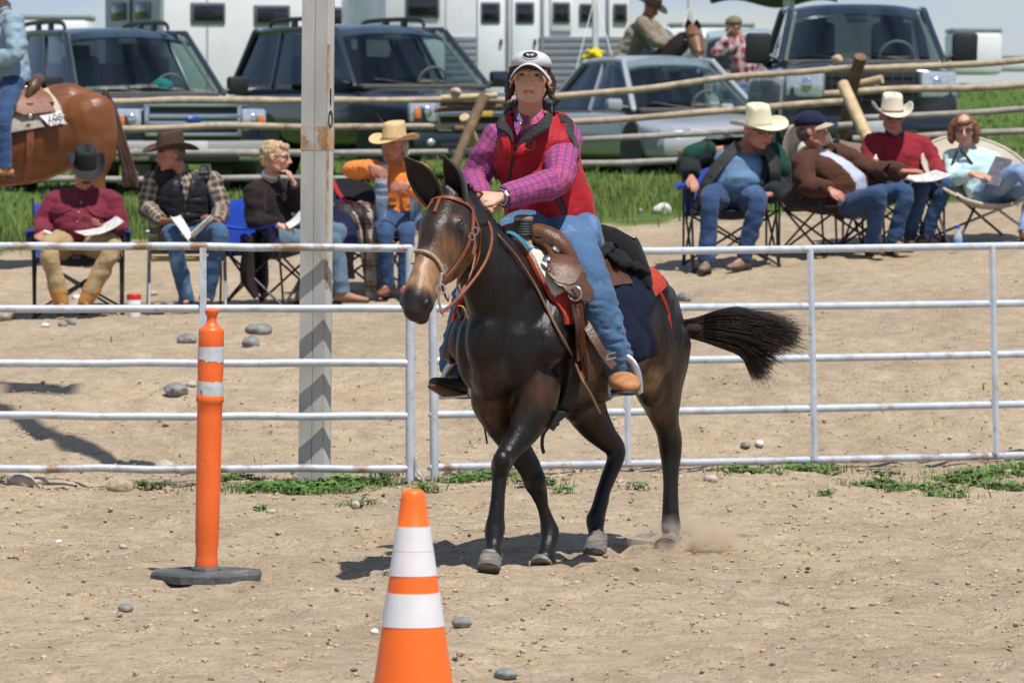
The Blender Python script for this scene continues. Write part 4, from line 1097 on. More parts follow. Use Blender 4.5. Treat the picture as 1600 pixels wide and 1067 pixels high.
def face_paint(V, C, R, c, s, skin, lips, brow, stub=None, rosy=.3, wide=1.0):
    q = ((V - c) @ R)/s; x, y, z = q.T; ins = (np.abs(x) < .10) & (y > .0) & (np.abs(z) < .13) & (np.linalg.norm(q, axis=1) < .15)
    def mx_(col, k):
        nonlocal C; k = (np.clip(k, 0, 1)*ins)[:, None]; C = C*(1-k) + A(col)*k
    ax = np.abs(x)
    mx_(A(skin)*A([1.08, .72, .66]), rosy*np.exp(-((ax-.042)**2+(z+.028)**2)/.0005))
    mx_(A(skin)*A([1.05, .75, .68]), rosy*1.2*np.exp(-(x**2+(z+.034)**2)/.00025)*(y > .08))
    if stub: mx_(stub, .6*smooth01((-.045-z)/.02)*smooth01((y-.0)/.02))
    mx_(lips, .8*smooth01((.025-ax)/.006)*smooth01((.0085-np.abs(z+.0655+ax*.12))/.004)*(y > .062))
    mx_(A(lips)*.35, smooth01((.024-ax)/.005)*smooth01((.0026-np.abs(z+.0645+ax*.16))/.0015)*(y > .062))
    zb = .024 - .9*np.clip(ax-.034, 0, 1)**1.0*.35
    mx_(brow, smooth01((ax-.012)/.004)*smooth01((.056-ax)/.006)*smooth01((.0045-np.abs(z-zb))/.0025)*(y > .045)*.85)
    mx_(A(skin)*.55, smooth01((.0155-np.abs(ax-.032))/.008)*smooth01((.010-np.abs(z-.003))/.006)*(y > .045)*.55)  # eye-socket shade painted into the skin colour
    return C
def eyes(par, R, c, s, iris=(.05, .03, .015), skin=(.5, .3, .2), open_=1.0):
    sc_ = mat('eye_white', (.34, .31, .30), .25, var=.02); ir = mat('iris', iris, .1, var=0); lid = mat('upper_lashes', (.03, .018, .014), .6, var=0)  # whites toned down, the eye shade is put into their colour
    for q in (-1, 1):
        p = A([q*.032, .0755, .002])*s
        obj('eye', xf(ell(p, A([.0135, .0075, .0062*open_])*s, n=12, m=8), R, c), sc_, par)
        obj('iris', xf(ell(p + A([0, .0052, 0])*s, A([.0062, .0035, .0056*open_])*s, n=12, m=8), R, c), ir, par)
        obj('eyelid', xf(tube(A([(q*.032-.0145, .0735, .001), (q*.032-.006, .0805, .0072*open_), (q*.032+.006, .0805, .0072*open_), (q*.032+.0145, .0735, .001)])*s, [.0019*s]*4, 6, k=2), R, c), lid, par)
def sunglasses(par, R, c, s, col=(.012, .010, .010), big=1.0):
    m = mat('dark_lens', col, .08, var=0, spec=.9, coat=1)
    g = []
    for q in (-1, 1):
        g.append(xf(tube(A([(q*.034, .082, .004), (q*.034, .088, .004)])*s, A([(.026*big, .018*big)]*2)*s, 14, up=(0, 0, 1)), R, c))
        g.append(xf(tube(A([(q*.056, .080, .012), (q*.076, .04, .012), (q*.084, -.01, .010)])*s, A([.003]*3)*s, 6, k=1), R, c))
    g.append(xf(tube(A([(-.012, .088, .010), (0, .092, .012), (.012, .088, .010)])*s, A([.0025]*3)*s, 6), R, c))
    o = obj('sunglasses', join(*g), m, par); return o

def cowboy_hat(par, R, c, s, col, crown=.12, brimw=.105, curl=.055, band=(.02, .014, .01), tilt=0.0, name='hat', label=None, roll=0.0, top=False, z0=.036, sag=.012):
    """felt or straw hat with a creased crown and a rolled brim"""
    m, n = 26, 40; g = np.zeros((m, n, 3)); a_, b_ = .080, .100
    for i in range(m):
        for j in range(n):
            th = 2*PI*j/(n); cx, cy = math.cos(th), math.sin(th)
            if i < 14:                                  # crown: top centre to hat band
                t = i/13.0; prof_r = min(1, (math.sin(t*PI/2))**.55) if t < .55 else 1.0
                if t < .5: rr = .86*(t/.5)**.75; zz = crown*(1 - .05*(t/.5)**3)
                else: u = (t-.5)/.5; rr = .86 + .14*u; zz = crown*(.95 - .95*u)
                x, y = a_*rr*cx, b_*rr*cy*(1+.02*rr)
                k = max(0, 1-(rr/.80)**2) if t < .5 else 0
                zz -= (.034*math.exp(-(x/.020)**2)*smooth01((.085-abs(y))/.03) if t < .62 else 0)*1.0
                if t < .75: zz -= .020*math.exp(-((abs(x)-.052)/.018)**2)*smooth01((y-.01)/.05)*(1 if t < .5 else 1-(t-.5)*3)
                zz += .010*smooth01((-y+.02)/.1)*(1 if t < .5 else (1-(t-.5)*2))
            else:
                u = (i-13)/12.0; R1, R2 = a_ + brimw*.92*u, b_ + brimw*u; x, y = R1*cx, R2*cy
                zz = curl*(abs(cx)**2.2)*(u**1.7) - sag*(cy**2)*u*(1.3 if cy > 0 else .8) - .004*math.sin(u*PI)
                x *= 1 - .18*u*abs(cx)**2*(curl/.055)
            g[i, j] = (x, y, zz)
    g = np.concatenate([g, g[:, :1]], 1)
    V = g.reshape(-1, 3); mm, nn_ = g.shape[:2]; F = []
    idx = lambda i, j: i*nn_ + (j % (nn_-1))
    for i in range(mm-1):
        for j in range(nn_-1):
            F.append((idx(i, j), idx(i, j+1), idx(i+1, j+1), idx(i+1, j)))
    used = sorted(set(k for f in F for k in f)); mp_ = {k: q for q, k in enumerate(used)}
    V = V[used]; F = [tuple(dict.fromkeys(mp_[k] for k in f)) for f in F]; F = [f for f in F if len(f) > 2]
    ct, st_ = math.cos(tilt), math.sin(tilt); Rt = A([[1, 0, 0], [0, ct, -st_], [0, st_, ct]])
    cr, sr = math.cos(roll), math.sin(roll); Rr = A([[cr, 0, sr], [0, 1, 0], [-sr, 0, cr]])
    RR = R @ Rr @ Rt; cc = c + R @ A([0, -.004, z0])*s
    o = obj(name, xf((V*s, F), RR, cc), col, par, angle=None); sm = o.modifiers.new('s', 'SOLIDIFY'); sm.thickness = .004; sm.offset = 0
    if band is not None:
        bm_ = mat('hat_band', band, .6); ring = [(a_*1.02*math.cos(t), b_*1.02*math.sin(t), .010) for t in np.linspace(0, 2*PI, 30)]
        obj('hat_band', xf(strap(A(ring)*s, .018*s, .003, [unit(A([p[0], p[1], 0])) for p in ring], k=0), RR, cc), bm_, o)
    return o
def ball_cap(par, R, c, s, mt, billm, tilt=-.12, roll=0, dz=.0, ch=.085, bow=.026):
    G = []; m, n = 10, 28; V = []; F = []
    for i in range(m):
        ph = (PI/2)*i/(m-1)
        for j in range(n):
            th = 2*PI*j/n; V.append((.086*math.sin(ph)*math.cos(th), .105*math.sin(ph)*math.sin(th)-.006, ch*math.cos(ph)**.8 if ph < PI/2-.01 else -.012))
    F = [(i*n+j, i*n+(j+1) % n, (i+1)*n+(j+1) % n, (i+1)*n+j) for i in range(m-1) for j in range(n)]
    ct, st_ = math.cos(tilt), math.sin(tilt); Rt = A([[1, 0, 0], [0, ct, -st_], [0, st_, ct]]); RR = R @ Rt; cc = c + R @ A([0, 0, .040 + dz])*s
    o = obj('cap', xf((A(V)*s, F), RR, cc), mt, par, angle=None); sm = o.modifiers.new('s', 'SOLIDIFY'); sm.thickness = .003; sm.offset = 0
    g = np.zeros((8, 15, 3))
    for i in range(8):
        for j in range(15):
            a = (j/14*2-1); u = i/7; g[i, j] = (a*.078, .094 + u*.062*math.sqrt(max(0, 1-abs(a)**2.6)) - .055*a*a, -.004 - bow*a*a - .016*u*u)
    obj('cap_bill', xf(sheet(g*s, .005), RR, cc), billm, o)
    obj('cap_button', xf(ell(A([0, -.006, ch])*s, A([.008, .008, .005])*s), RR, cc), mt, o)
    return o, RR, cc
def hair_obj(par, R, c, s, col, prims, vox=.007, amp=.012, sc=70, stretch=1.0, hn='hair'):
    G = [xf(ell(A(p)*s, A(r)*s, n=14, m=10), R, c) if len(p) == 3 and not hasattr(p[0], '__len__') else xf(tube(A(p)*s, A(r)*s, 10, k=2), R, c) for p, r in prims]
    V, F, N = remesh(join(*G), vox, 2)
    q = (V-c) @ R
    V = V + N*((n3(q*A([sc, sc, sc*stretch])) - .5)*amp + (n3(q*A([sc*2.3, sc*2.3, sc*stretch*2])) - .5)*amp*.6)[:, None]
    return obj(hn, (V, F), col, par, angle=None)
def hair_mat(name, col): return mat(name, col, .5, var=.45, vs=60, bump=.6, bs=120, spec=.4, stretch=(1, 1, .3))

def person(label, cat, J, st, group=None, base=None):
    """one figure: continuous skin body plus shirt, trousers, boots, hair and hat as its parts"""
    J = {k: A(v, float) for k, v in J.items()}
    J['head'] = J['head'] + A([0, 0, .006 if st.get('hs', 1.08) > 1.05 else 0]); root = thing('person', label, cat, base if base is not None else A([J['pelvis'][0], J['pelvis'][1], 0]), group)
    g = st.get('g', 1.0); hs = st.get('hs', 1.08); fwd = unit(J['fwd']); up = unit(J.get('hup', A([0, 0, 1.])))
    R = frame_fwd(fwd, up); hc = J['head']; lat = unit(J['shR'] - J['shL'])      # lat points to the person's right
    chest, pelv, neck = J['chest'], J['pelvis'], J['neck']
    front = unit(np.cross(unit(neck-pelv), lat)); front = front*(1 if np.dot(front, J.get('front', fwd)) > 0 else -1)
    skin = st.get('skin', (.50, .27, .18)); v = st.get('vox', .006)
    # ---- skin
    B = head_prims(R, hc, hs, st.get('wide', 1.0), chin=st.get('jaw', 1.0))
    B.append(tube([neck + (chest-neck)*.15, neck*.6 + hc*.4 - fwd*.0, hc - R[:, 2]*.05*hs - fwd*.02*hs], [.062*g**.5, .054*g**.6, .055*g**.5], 14))
    B.append(tube([pelv, pelv*.5 + chest*.5, chest, neck*.8 + chest*.2], [(.13*g, .09*g), (.12*g, .085*g), (.14*g, .09*g), (.09, .06)], 16, up=front, k=2))
    B.append(tube([J['shL'], neck*.7+chest*.3, J['shR']], [.035, .05, .035], 12))
    for s_ in 'LR':
        B.append(tube([J['sh'+s_], J['el'+s_], J['wr'+s_]], [.036*g, .032*g**.7, .0235], 12) if st.get('sleeved', True) else tube([J['sh'+s_], J['el'+s_], J['wr'+s_]], [.055*g, .045*g**.7, .027], 12, k=3))
        B.append(tube([J['el'+s_]*.2 + J['wr'+s_]*.8, J['wr'+s_]], [.030, .0255], 10))
        B.append(tube([J['hp'+s_], J['kn'+s_], J['an'+s_]], [.055*g**.5, .042, .030], 12))
        B.append(tube([J['an'+s_], J['an'+s_]*.6+J['to'+s_]*.4], [.028, .022], 10))
        hd = J.get('hand'+s_); pn = J.get('palm'+s_)
        if hd is None: hd = J['wr'+s_] - J['el'+s_]
        if pn is None: pn = A([0, 0, -1.])
        B += hand(J['wr'+s_], hd, pn, st.get('thumb'+s_, 1 if s_ == 'L' else -1), st.get('curl'+s_, .45), st.get('hsc', 1.0)*.98)
    V, F, N = remesh(join(*B), v, 2, st.get('dec', .35))
    C = np.repeat(A([skin]), len(V), 0); C = C*(.92 + .16*n3(V*18))[:, None]
    C = face_paint(V, C, R, hc, hs, skin, st.get('lips', A(skin)*A([.85, .50, .50])), st.get('brow', (.05, .03, .02)), st.get('stub'), st.get('rosy', .35))
    body = obj('body', (V, F), SKIN, root, angle=None, col=C)
    # ---- shirt or jacket over the whole trunk and arms
    def wr_(V, N, amp, sc): return V + N*((n3(V*A([sc, sc, sc*1.7])) - .5)*amp + (np.abs(n3(V*sc*2.3) - .5))*amp*.5)[:, None]
    gb = st.get('belly', 0.0); T = []
    bl = pelv*.65 + chest*.35 + front*(.02+gb*.55)
    hem = pelv + (pelv-chest)*st.get('hem', .12)
    T.append(tube([hem, pelv, pelv*.5 + chest*.5 + front*gb*.5, chest, chest*.35 + neck*.65], [(.158*g, .115*g), (.165*g, .12*g+gb*.2), (.158*g, .112*g+gb*.6), (.172*g, .118*g), (.115*g*st.get('upr', 1), .078*st.get('upr', 1))], 22, up=front, k=3, rounded=False))
    if gb: T.append(ell(bl, (.15*g, .11*g+gb*.5, .15), basis(lat, front, unit(chest-pelv)), 16, 12))
    T.append(tube([J['shL'], neck*.55+chest*.45, J['shR']], [.058*g, .078*g, .058*g], 14))
    bones = [(hem, neck, .15*g, 0)]
    for s_ in 'LR':
        T.append(tube([J['sh'+s_]*.96+chest*.04, J['el'+s_]*.55+J['sh'+s_]*.45, J['el'+s_], J['el'+s_]*.5 + J['wr'+s_]*.5, J['wr'+s_] + (J['el'+s_]-J['wr'+s_])*.02], A([.067, .062, .056, .051, .040])*g**.8*st.get('sleeve', 1.0), 14, k=2, rounded=False))
        bones += [(J['sh'+s_], J['el'+s_], .062, .0), (J['el'+s_], J['wr'+s_], .05, .31)]
    Vt, Ft, Nt = remesh(join(*T), st.get('cvox', .011), 3)
    Vt = wr_(Vt, Nt, st.get('wrinkle', .022), 13)
    gsh = (Vt, Ft)
    if 'open' in st:                                   # jacket worn open: cut a strip down the front
        wd = st['open']; ax_ = unit(neck-pelv)
        def test(c):
            q = c - pelv; t = (q @ ax_)/np.linalg.norm(neck-pelv); x = np.abs(q @ lat); y = q @ front
            return (y > .03) & (x < wd*(.75+.35*t)) & (t > -.5) & (t < 1.15) & (np.linalg.norm(c-J['wrL'], axis=1) > .12) & (np.linalg.norm(c-J['wrR'], axis=1) > .12)
        gsh = cut_faces(gsh, test)
    sh = obj(st.get('shirtname', 'shirt'), gsh, st['shirt'], root, angle=None)
    if 'open' in st: sm = sh.modifiers.new('s', 'SOLIDIFY'); sm.thickness = .012; sm.offset = 1
    if st.get('plaid'): plaid_attr(sh, gsh[0], bones)
    if 'inner' in st:
        T2 = [tube([hem, pelv, pelv*.5 + chest*.5 + front*gb*.5, chest, chest*.3 + neck*.7], [(.150*g, .108*g), (.155*g, .112*g+gb*.2), (.148*g, .104*g+gb*.6), (.158*g, .108*g), (.10, .07)], 20, up=front, k=3)]
        if gb: T2.append(ell(bl, (.148*g, .108*g+gb*.5, .15), basis(lat, front, unit(chest-pelv)), 16, 12))
        Vi, Fi, Ni = remesh(join(*T2), .011, 3); Vi = wr_(Vi, Ni, .016, 12)
        o = obj('undershirt', (Vi, Fi), st['inner'], root, angle=None)
    if st.get('collar', None) is not None:
        ax_ = unit(neck-chest); e1 = lat; e2 = front; cs = neck + ax_*.005 + front*.012; pts, nr = [], []
        for t in np.linspace(.42, 2*PI-.42, 16):
            d_ = e1*math.sin(t) + e2*math.cos(t); pts.append(cs + d_*(.068*g**.5) + ax_*(-.018*math.cos(t)+.012)); nr.append(unit(d_ + ax_*.45))
        cl = obj('collar', strap(pts, .042, .007, nr, k=1), st['collar'], sh)
        if st.get('plaid') and st['collar'] == st['shirt']: plaid_attr(cl, np.array([v_.co[:] for v_ in cl.data.vertices]) + A(root.location), bones)
    # ---- trousers
    if st.get('trousers') is not None:
        Q = [tube([hem*.4+pelv*.6, pelv, J['hpL']*.5+J['hpR']*.5], [(.15*g, .115*g), (.16*g, .12*g), (.145*g, .11*g)], 18, up=front, rounded=True)]
        for s_ in 'LR':
            hp, kn, an = J['hp'+s_], J['kn'+s_], J['an'+s_]; lk = st.get('legr', 1.0)
            Q.append(tube([hp, hp*.5+kn*.5, kn, kn*.5+an*.5, an + (an-kn)*st.get('cuff', .03)], A([.098*g**.6, .084*g**.6, .066, .062, .058])*lk, 16, k=3, rounded=False))
            Q.append(ell(hp, A([.1, .1, .1])*g**.6*lk)); Q.append(ell(kn, A([.066, .066, .066])*lk))
        Vq, Fq, Nq = remesh(join(*Q), st.get('cvox', .011), 3)
        Vq = wr_(Vq, Nq, st.get('wrinkle', .022)*.8, 11)
        Cq = np.ones((len(Vq), 3))
        tro = obj(st.get('trousername', 'trousers'), (Vq, Fq), st['trousers'], root, angle=None)
    # ---- footwear
    bt = st.get('boots')
    if bt is not None:
        for s_ in 'LR':
            an, to, kn = J['an'+s_], J['to'+s_], J['kn'+s_]; f = unit((to-an)*A([1, 1, .0]) if st.get('flatfoot', True) else (to-an)); shin = unit(kn-an)
            u = unit(np.cross(np.cross(f, shin), f)) if not st.get('flatfoot', True) else A([0, 0, 1.]); sd = np.cross(f, u)
            so = an - u*st.get('anh', .075)
            Bt = [tube([an + shin*st.get('shaft', .10), an, so + u*.045], [.046, .042, .040], 14, rounded=True),
                  tube([so - f*.045 + u*.035, so + f*.03 + u*.042, so + f*.10 + u*.033, so + f*.155 + u*.026, so + f*.20 + u*.022], [(.034, .034), (.036, .040), (.045, .031), (.043, .024), (.024, .018)], 14, up=u, k=2)]
            Vb, Fb, Nb = remesh(join(*Bt), .008, 3)
            bo = obj(st.get('bootname', 'boot'), (Vb, Fb), bt, root, angle=None)
            prof = [(so + f*x + u*.006, w_) for x, w_ in ((-.080, .026), (-.03, .036), (.03, .032), (.10, .045), (.16, .043), (.215, .022))]
            obj('sole', tube([p for p, w_ in prof], [(w_, .009) for p, w_ in prof], 12, up=u, k=2, rounded=False), SOLE, bo)
            obj('heel', box(so - f*.045 - u*.005, (.030, .030, .014), basis(sd, f, u), bev=.006), SOLE, bo)
    root['hs'] = hs
    return root, R, hc, front, lat, sh
SKIN = mat('skin', (0, 0, 0), .5, var=.06, vs=30, bump=.12, bs=90, spec=.35, vcol=True)
SKIN.node_tree.nodes['Principled BSDF'].inputs['Subsurface Weight'].default_value = .08
SKIN.node_tree.nodes['Principled BSDF'].inputs['Subsurface Scale'].default_value = .01
SOLE = mat('dark_sole', (.03, .022, .018), .7, var=.3)
JEAN = lambda n, c, w=None: mat(n, c, .85, var=.22, vs=4.0, bump=.65, bs=13, bd=.03, spec=.2, sheen=.1, dirt=(w or tuple(min(1, x*2.1) for x in c), .57, 5.0))
# ================================================================ THE RIDER
pk_plaid = plaid('pink_purple_check', (.46, .085, .15), (.085, .05, .23), (.25, .045, .14), .030)
redv = cloth('red_quilted_vest', (.36, .011, .019), var=.10, fold=.85, fs=9, rough=.6)
fleece = mat('black_fleece_collar', (.012, .012, .014), .98, var=.3, vs=40, bump=.8, bs=90, sheen=.2)
jean1 = JEAN('faded_blue_jeans', (.060, .125, .235), (.17, .28, .44))
PR = 24.48
Jr = dict(
    head=P(829, 122.5, 24.34), fwd=A([-.06, -1.0, .11]), hup=A([.03, .02, 1.]), neck=P(828, 186, 24.44), chest=P(836, 232, 24.44), pelvis=P(862, 338, 24.50), front=A([-.25, -1, 0]),
    shR=P(786, 208, 24.46), shL=P(884, 211, 24.52), elR=P(738, 282, 24.50), elL=P(872, 284, 24.20), wrR=P(752, 312, 24.20), wrL=P(785, 308, 24.02),
    handR=A([.35, -.9, .0]), palmR=A([.5, .3, -.8]), handL=A([-.93, -.25, .02]), palmL=A([.18, .55, -.75]),
    hpL=P(882, 352, 24.52), hpR=P(838, 352, 24.45), knL=P(930, 446, 24.14), knR=P(742, 448, 24.42), anL=P(968, 584, 24.14), anR=P(716, 588, 24.50), toL=P(980, 604, 23.95), toR=P(684, 606, 24.34))
st = dict(g=.92, skin=(.60, .345, .24), vox=.0046, dec=.5, hs=1.0, shirt=pk_plaid, plaid=True, collar=pk_plaid, trousers=None, boots=None, cvox=.008, wrinkle=.018, curlL=.95, curlR=.9, sleeve=1.22, upr=1.28, brow=(.12, .07, .045), lips=(.40, .17, .13), rosy=.4, hem=.05, wide=1.0)
rider, RR_, rhc, rfront, rlat, rsh = person('woman in a red vest, checked shirt and grey cap riding the mule', 'person', Jr, st, base=A([.17, 24.5, 1.3]))
eyes(rider, RR_, rhc, 1.0, (.045, .030, .018), open_=.72)
# vest: quilted shell over the trunk, open at the throat
pv, ch, nk = Jr['pelvis'], Jr['chest'], Jr['neck']; ax_ = unit(nk-pv); fr = rfront
vg = [tube([pv + (pv-ch)*.36, pv, pv*.72+ch*.28, pv*.3+ch*.7, ch*.9+nk*.1, ch*.25+nk*.75], A([(.172, .132), (.186, .152), (.180, .148), (.176, .136), (.172, .118), (.115, .085)])*.99, 26, up=fr, k=3, rounded=False),
      tube([Jr['shL']*.88+nk*.12 + fr*0, nk*.6+ch*.4, Jr['shR']*.88+nk*.12], [.078, .092, .078], 16, rounded=False),
      tube([ch+rlat*.09+fr*.05, pv*.5+ch*.5+rlat*.05+fr*.07], [.08, .07], 12), tube([ch-rlat*.09+fr*.05, pv*.5+ch*.5-rlat*.05+fr*.07], [.08, .07], 12)]
Vv, Fv, Nv = remesh(join(*vg), .008, 4)
hgt = (Vv-pv) @ ax_
Vv = Vv + Nv*((n3(Vv*A([9, 9, 15])) - .5)*.020 + np.abs(n3(Vv*A([22, 22, 30]))-.5)*.008 - .005*np.exp(-(((hgt-.17+.0)/.008)**2)) - .005*np.exp(-(((hgt-.30)/.008)**2)))[:, None]
Ltk = np.linalg.norm(nk-pv)
zc_ = P(812, 300, 24.3)
def vcut(c):
    q = c-pv; t = (q @ ax_)/Ltk; x = (q @ rlat); y = q @ fr
    px_ = CX + c[:, 0]/c[:, 1]*FPX; py_ = HOR + (EYE-c[:, 2])/c[:, 1]*FPX; w_ = (232-py_)/62.0
    opening = (c[:, 1] < 24.42) & (py_ < 232) & (px_ > 807 - 9*w_) & (px_ < 807 + 50*w_)
    topc = (t > .97) & (np.abs(x) < .07)
    return opening | topc
gv = cut_faces((Vv, Fv), vcut)
vest = obj('vest', gv, redv, rider, angle=None); sm = vest.modifiers.new('s', 'SOLIDIFY'); sm.thickness = .010; sm.offset = 1
BVV = BVHTree.FromPolygons([Vector(v) for v in Vv.tolist()], Fv)
def vhit(px, py, off):
    r = Vector(ray(px, py)).normalized(); h, n, i, d = BVV.ray_cast(CAMP, r)
    if h is None: h, n, i, d = BVV.find_nearest(Vector(P(px, py, 24.35)))
    return A(h) + A(n)*off, A(n)
def vline(name, pts, wdt, th, mt, off=.012, par=None):
    q = [vhit(x, y, off) for x, y in pts]; return obj(name, strap([a for a, b in q], wdt, th, [b for a, b in q]), mt, par or vest)
vline('zipper', [(808, 230), (803, 250), (799, 272), (797, 295), (798, 315), (802, 338)], .011, .005, fleece, .014)
vline('armhole_trim', [(872, 187), (887, 192), (899, 204), (906, 219), (908, 234), (900, 248)], .040, .014, fleece, .007)
vline('pocket_seam', [(864, 300), (873, 316), (881, 334)], .014, .006, black, .012)
vline('pocket_seam', [(868, 298), (878, 314), (885, 332)], .004, .008, black, .013)
vline('seam', [(768, 276), (785, 282), (796, 284)], .006, .004, mat('red_seam', (.22, .006, .012), .8), .011)
vline('seam', [(800, 284), (820, 290), (845, 284), (862, 272)], .005, .004, redv, .012)
# collar lapels in black fleece, standing round the neck and folding open
def lapel(rows, th=.014):
    g_ = np.array([[P(x, y, d) for x, y, d in r] for r in rows]); m = len(g_); out = []
    for j in range(g_.shape[1]):
        p, _ = cat(g_[:, j], np.zeros(m), 4); out.append(p)
    return sheet(np.array(out).transpose(1, 0, 2), th)
obj('collar', lapel([[(803, 160, 24.44), (797, 168, 24.38)], [(794, 172, 24.36), (783, 184, 24.28)], [(789, 190, 24.30), (778, 200, 24.25)], [(797, 203, 24.25), (793, 210, 24.23)], [(801, 220, 24.24), (799, 222, 24.235)]]), fleece, vest)
obj('collar', lapel([[(856, 160, 24.44), (862, 165, 24.40)], [(855, 178, 24.34), (862, 192, 24.30)], [(838, 196, 24.26), (853, 203, 24.24)], [(820, 212, 24.24), (828, 218, 24.23)], [(806, 228, 24.24), (808, 230, 24.24)]]), fleece, vest)
obj('collar', lapel([[(801, 162, 24.44), (795, 176, 24.46)], [(806, 156, 24.55), (803, 172, 24.58)], [(830, 154, 24.60), (830, 174, 24.63)], [(853, 156, 24.55), (856, 172, 24.58)], [(858, 162, 24.44), (864, 178, 24.46)]]), fleece, vest)
# shirt collar points and white tee at the throat
def flap(pts, mt, name, par, th=.005): 
    V = [P(*p) for p in pts]; c0 = np.mean(V, 0); n = len(V); top = [v + A([0, -th, 0]) for v in V]
    F = [tuple(range(n))[::-1], tuple(range(n, 2*n))] + [(i, (i+1) % n, (i+1) % n+n, i+n) for i in range(n)]
    o = obj(name, (np.array(V+top), F), mt, par, smooth=False)
    if mt is pk_plaid: plaid_attr(o, np.array(V+top), [(nk, pv, .15, 0)])
    return o
flap([(806, 176, 24.33), (803, 196, 24.27), (808, 212, 24.245), (815, 200, 24.25)], pk_plaid, 'collar_point', rsh)
flap([(848, 170, 24.33), (850, 182, 24.30), (838, 193, 24.25), (828, 196, 24.25), (830, 188, 24.26)], pk_plaid, 'collar_point', rsh)
tee = mat('white_tee', (.75, .73, .72), .9)
flap([(807, 184, 24.31), (812, 196, 24.30), (817, 190, 24.31), (811, 176, 24.33)], tee, 'undershirt', rider, .02)
# embroidered emblem on the chest
emb = mat('grey_gold_embroidery', (.25, .16, .13), .8, var=.5, vs=60)
q = [vhit(x, y, .016) for x, y in ((822, 226), (827, 221), (831, 226), (835, 222), (832, 229), (826, 230))]
obj('emblem', tube([a for a, b in q], .0020, 6, k=2), emb, vest)
q = [vhit(x, y, .016) for x, y in ((818, 233), (826, 235), (835, 232))]; obj('emblem', strap([a for a, b in q], .0045, .002, [b for a, b in q]), emb, vest)
# jeans: near leg down to the stirrup, far leg behind the shoulder
Q = []
HLp, KLp, ALp = Jr['hpL'], Jr['knL'], Jr['anL']
Q.append(tube([P(858, 346, 24.5), P(862, 366, 24.5)], [(.18, .13), (.17, .14)], 20, up=fr))
Q.append(tube([P(868, 358, 24.46), P(895, 394, 24.28), P(915, 432, 24.15), P(930, 470, 24.10), P(946, 515, 24.10), P(960, 550, 24.12), P(969, 582, 24.13)], A([.115, .112, .100, .086, .074, .064, .058]), 20, k=4, rounded=False))
Q.append(tube([P(880, 352, 24.55), P(905, 372, 24.42)], [.12, .11], 14))
Q.append(tube([P(838, 360, 24.44), P(792, 386, 24.24), P(750, 440, 24.42), P(724, 505, 24.50), P(715, 550, 24.52), P(711, 588, 24.50)], A([.11, .10, .085, .072, .064, .058]), 18, k=4, rounded=False))
Vq, Fq, Nq = remesh(join(*Q), .008, 3)
Vq = Vq + Nq*((n3(Vq*A([12, 12, 16])) - .5)*.022 + (np.abs(n3(Vq*A([20, 20, 34])) - .5))*.026*smooth01((1.25-Vq[:, 2])/.2))[:, None]
jn = obj('jeans', (Vq, Fq), jean1, rider, angle=None)
BVJ = BVHTree.FromPolygons([Vector(v) for v in Vq.tolist()], Fq)
def jline(name, pts, wdt, mt):
    q = []
    for x, y in pts:
        h, n, i, d = BVJ.ray_cast(CAMP, Vector(ray(x, y)).normalized())
        if h is None: h, n, i, d = BVJ.find_nearest(Vector(P(x, y, 24.2)))
        q.append((A(h)+A(n)*.005, A(n)))
    obj(name, strap([a for a, b in q], wdt, .004, [b for a, b in q]), mt, jn)

# boots
bootn = mat('tan_roughout_boot', (.42, .19, .075), .7, var=.25, vs=14, bump=.3, bs=50)
bootd = mat('dark_boot', (.030, .020, .016), .6, var=.3, vs=14, bump=.3)
def boot(name, rows, soles, mt, sm_, par, up=(0, 0, 1)):
    V, F, N = remesh(join(*[tube([P(x, y, d) for x, y, d, *_ in r], [(q[3]/FPX*q[2], q[4]/FPX*q[2]) for q in r], 14, up=up, k=3) for r in rows]), .006, 3)
    b = obj(name, (V, F), mt, par, angle=None)
    obj('sole', tube([P(x, y, d) for x, y, d, *_ in soles], [(q[3]/FPX*q[2], q[4]/FPX*q[2]) for q in soles], 12, up=up, k=3), sm_, b); return b
boot('boot', [[(968, 572, 24.16, 15, 15), (970, 592, 24.18, 19, 19)], [(966, 595, 24.22, 16, 14), (974, 597, 24.06, 24, 17), (980, 601, 23.93, 23, 14), (983, 604, 23.87, 15, 10)]], [(966, 611, 24.26, 15, 4), (974, 612, 24.06, 21, 4), (980, 614, 23.9, 19, 4), (982, 614, 23.85, 12, 4)], bootn, SOLE, rider)
boot('boot', [[(714, 570, 24.50, 16, 16), (712, 594, 24.50, 18, 18)], [(728, 604, 24.58, 18, 15), (706, 604, 24.45, 20, 14), (690, 601, 24.36, 17, 12), (680, 598, 24.32, 12, 9)]], [(738, 618, 24.62, 16, 5), (712, 618, 24.47, 22, 5), (692, 610, 24.36, 18, 5), (678, 604, 24.30, 12, 5)], bootd, mat('gum_sole', (.10, .045, .025), .7), rider)
# watch and ring
p0 = Jr['wrL']*.94 + Jr['elL']*.06; d_ = unit(Jr['wrL']-Jr['elL']); e1 = unit(np.cross(d_, [0, 0, 1])); e2 = np.cross(d_, e1)
wt = obj('wristwatch', strap([p0 + d_*.012 + (e1*math.cos(t)+e2*math.sin(t))*.033 for t in np.linspace(0, 2*PI, 22)], .018, .004, [e1*math.cos(t)+e2*math.sin(t) for t in np.linspace(0, 2*PI, 22)], k=0), steel, rider)
fdir = unit(A([0, -1., .25]) - d_*np.dot(d_, A([0, -1., .25]))); obj('watch_face', lathe(p0 + d_*.012 + fdir*.030, [(.014, 0), (.014, .007), (.012, .009)], 16, fdir), mat('pale_dial', (.6, .6, .58), .3), wt)
# coiled rein held in the hands
obj('held_rein', tube([P(745+9*math.cos(t), 306+7*math.sin(t), 24.0+.03*math.sin(t)) for t in np.linspace(.4, 2*PI+.2, 16)], .0062, 8), leather, mule)
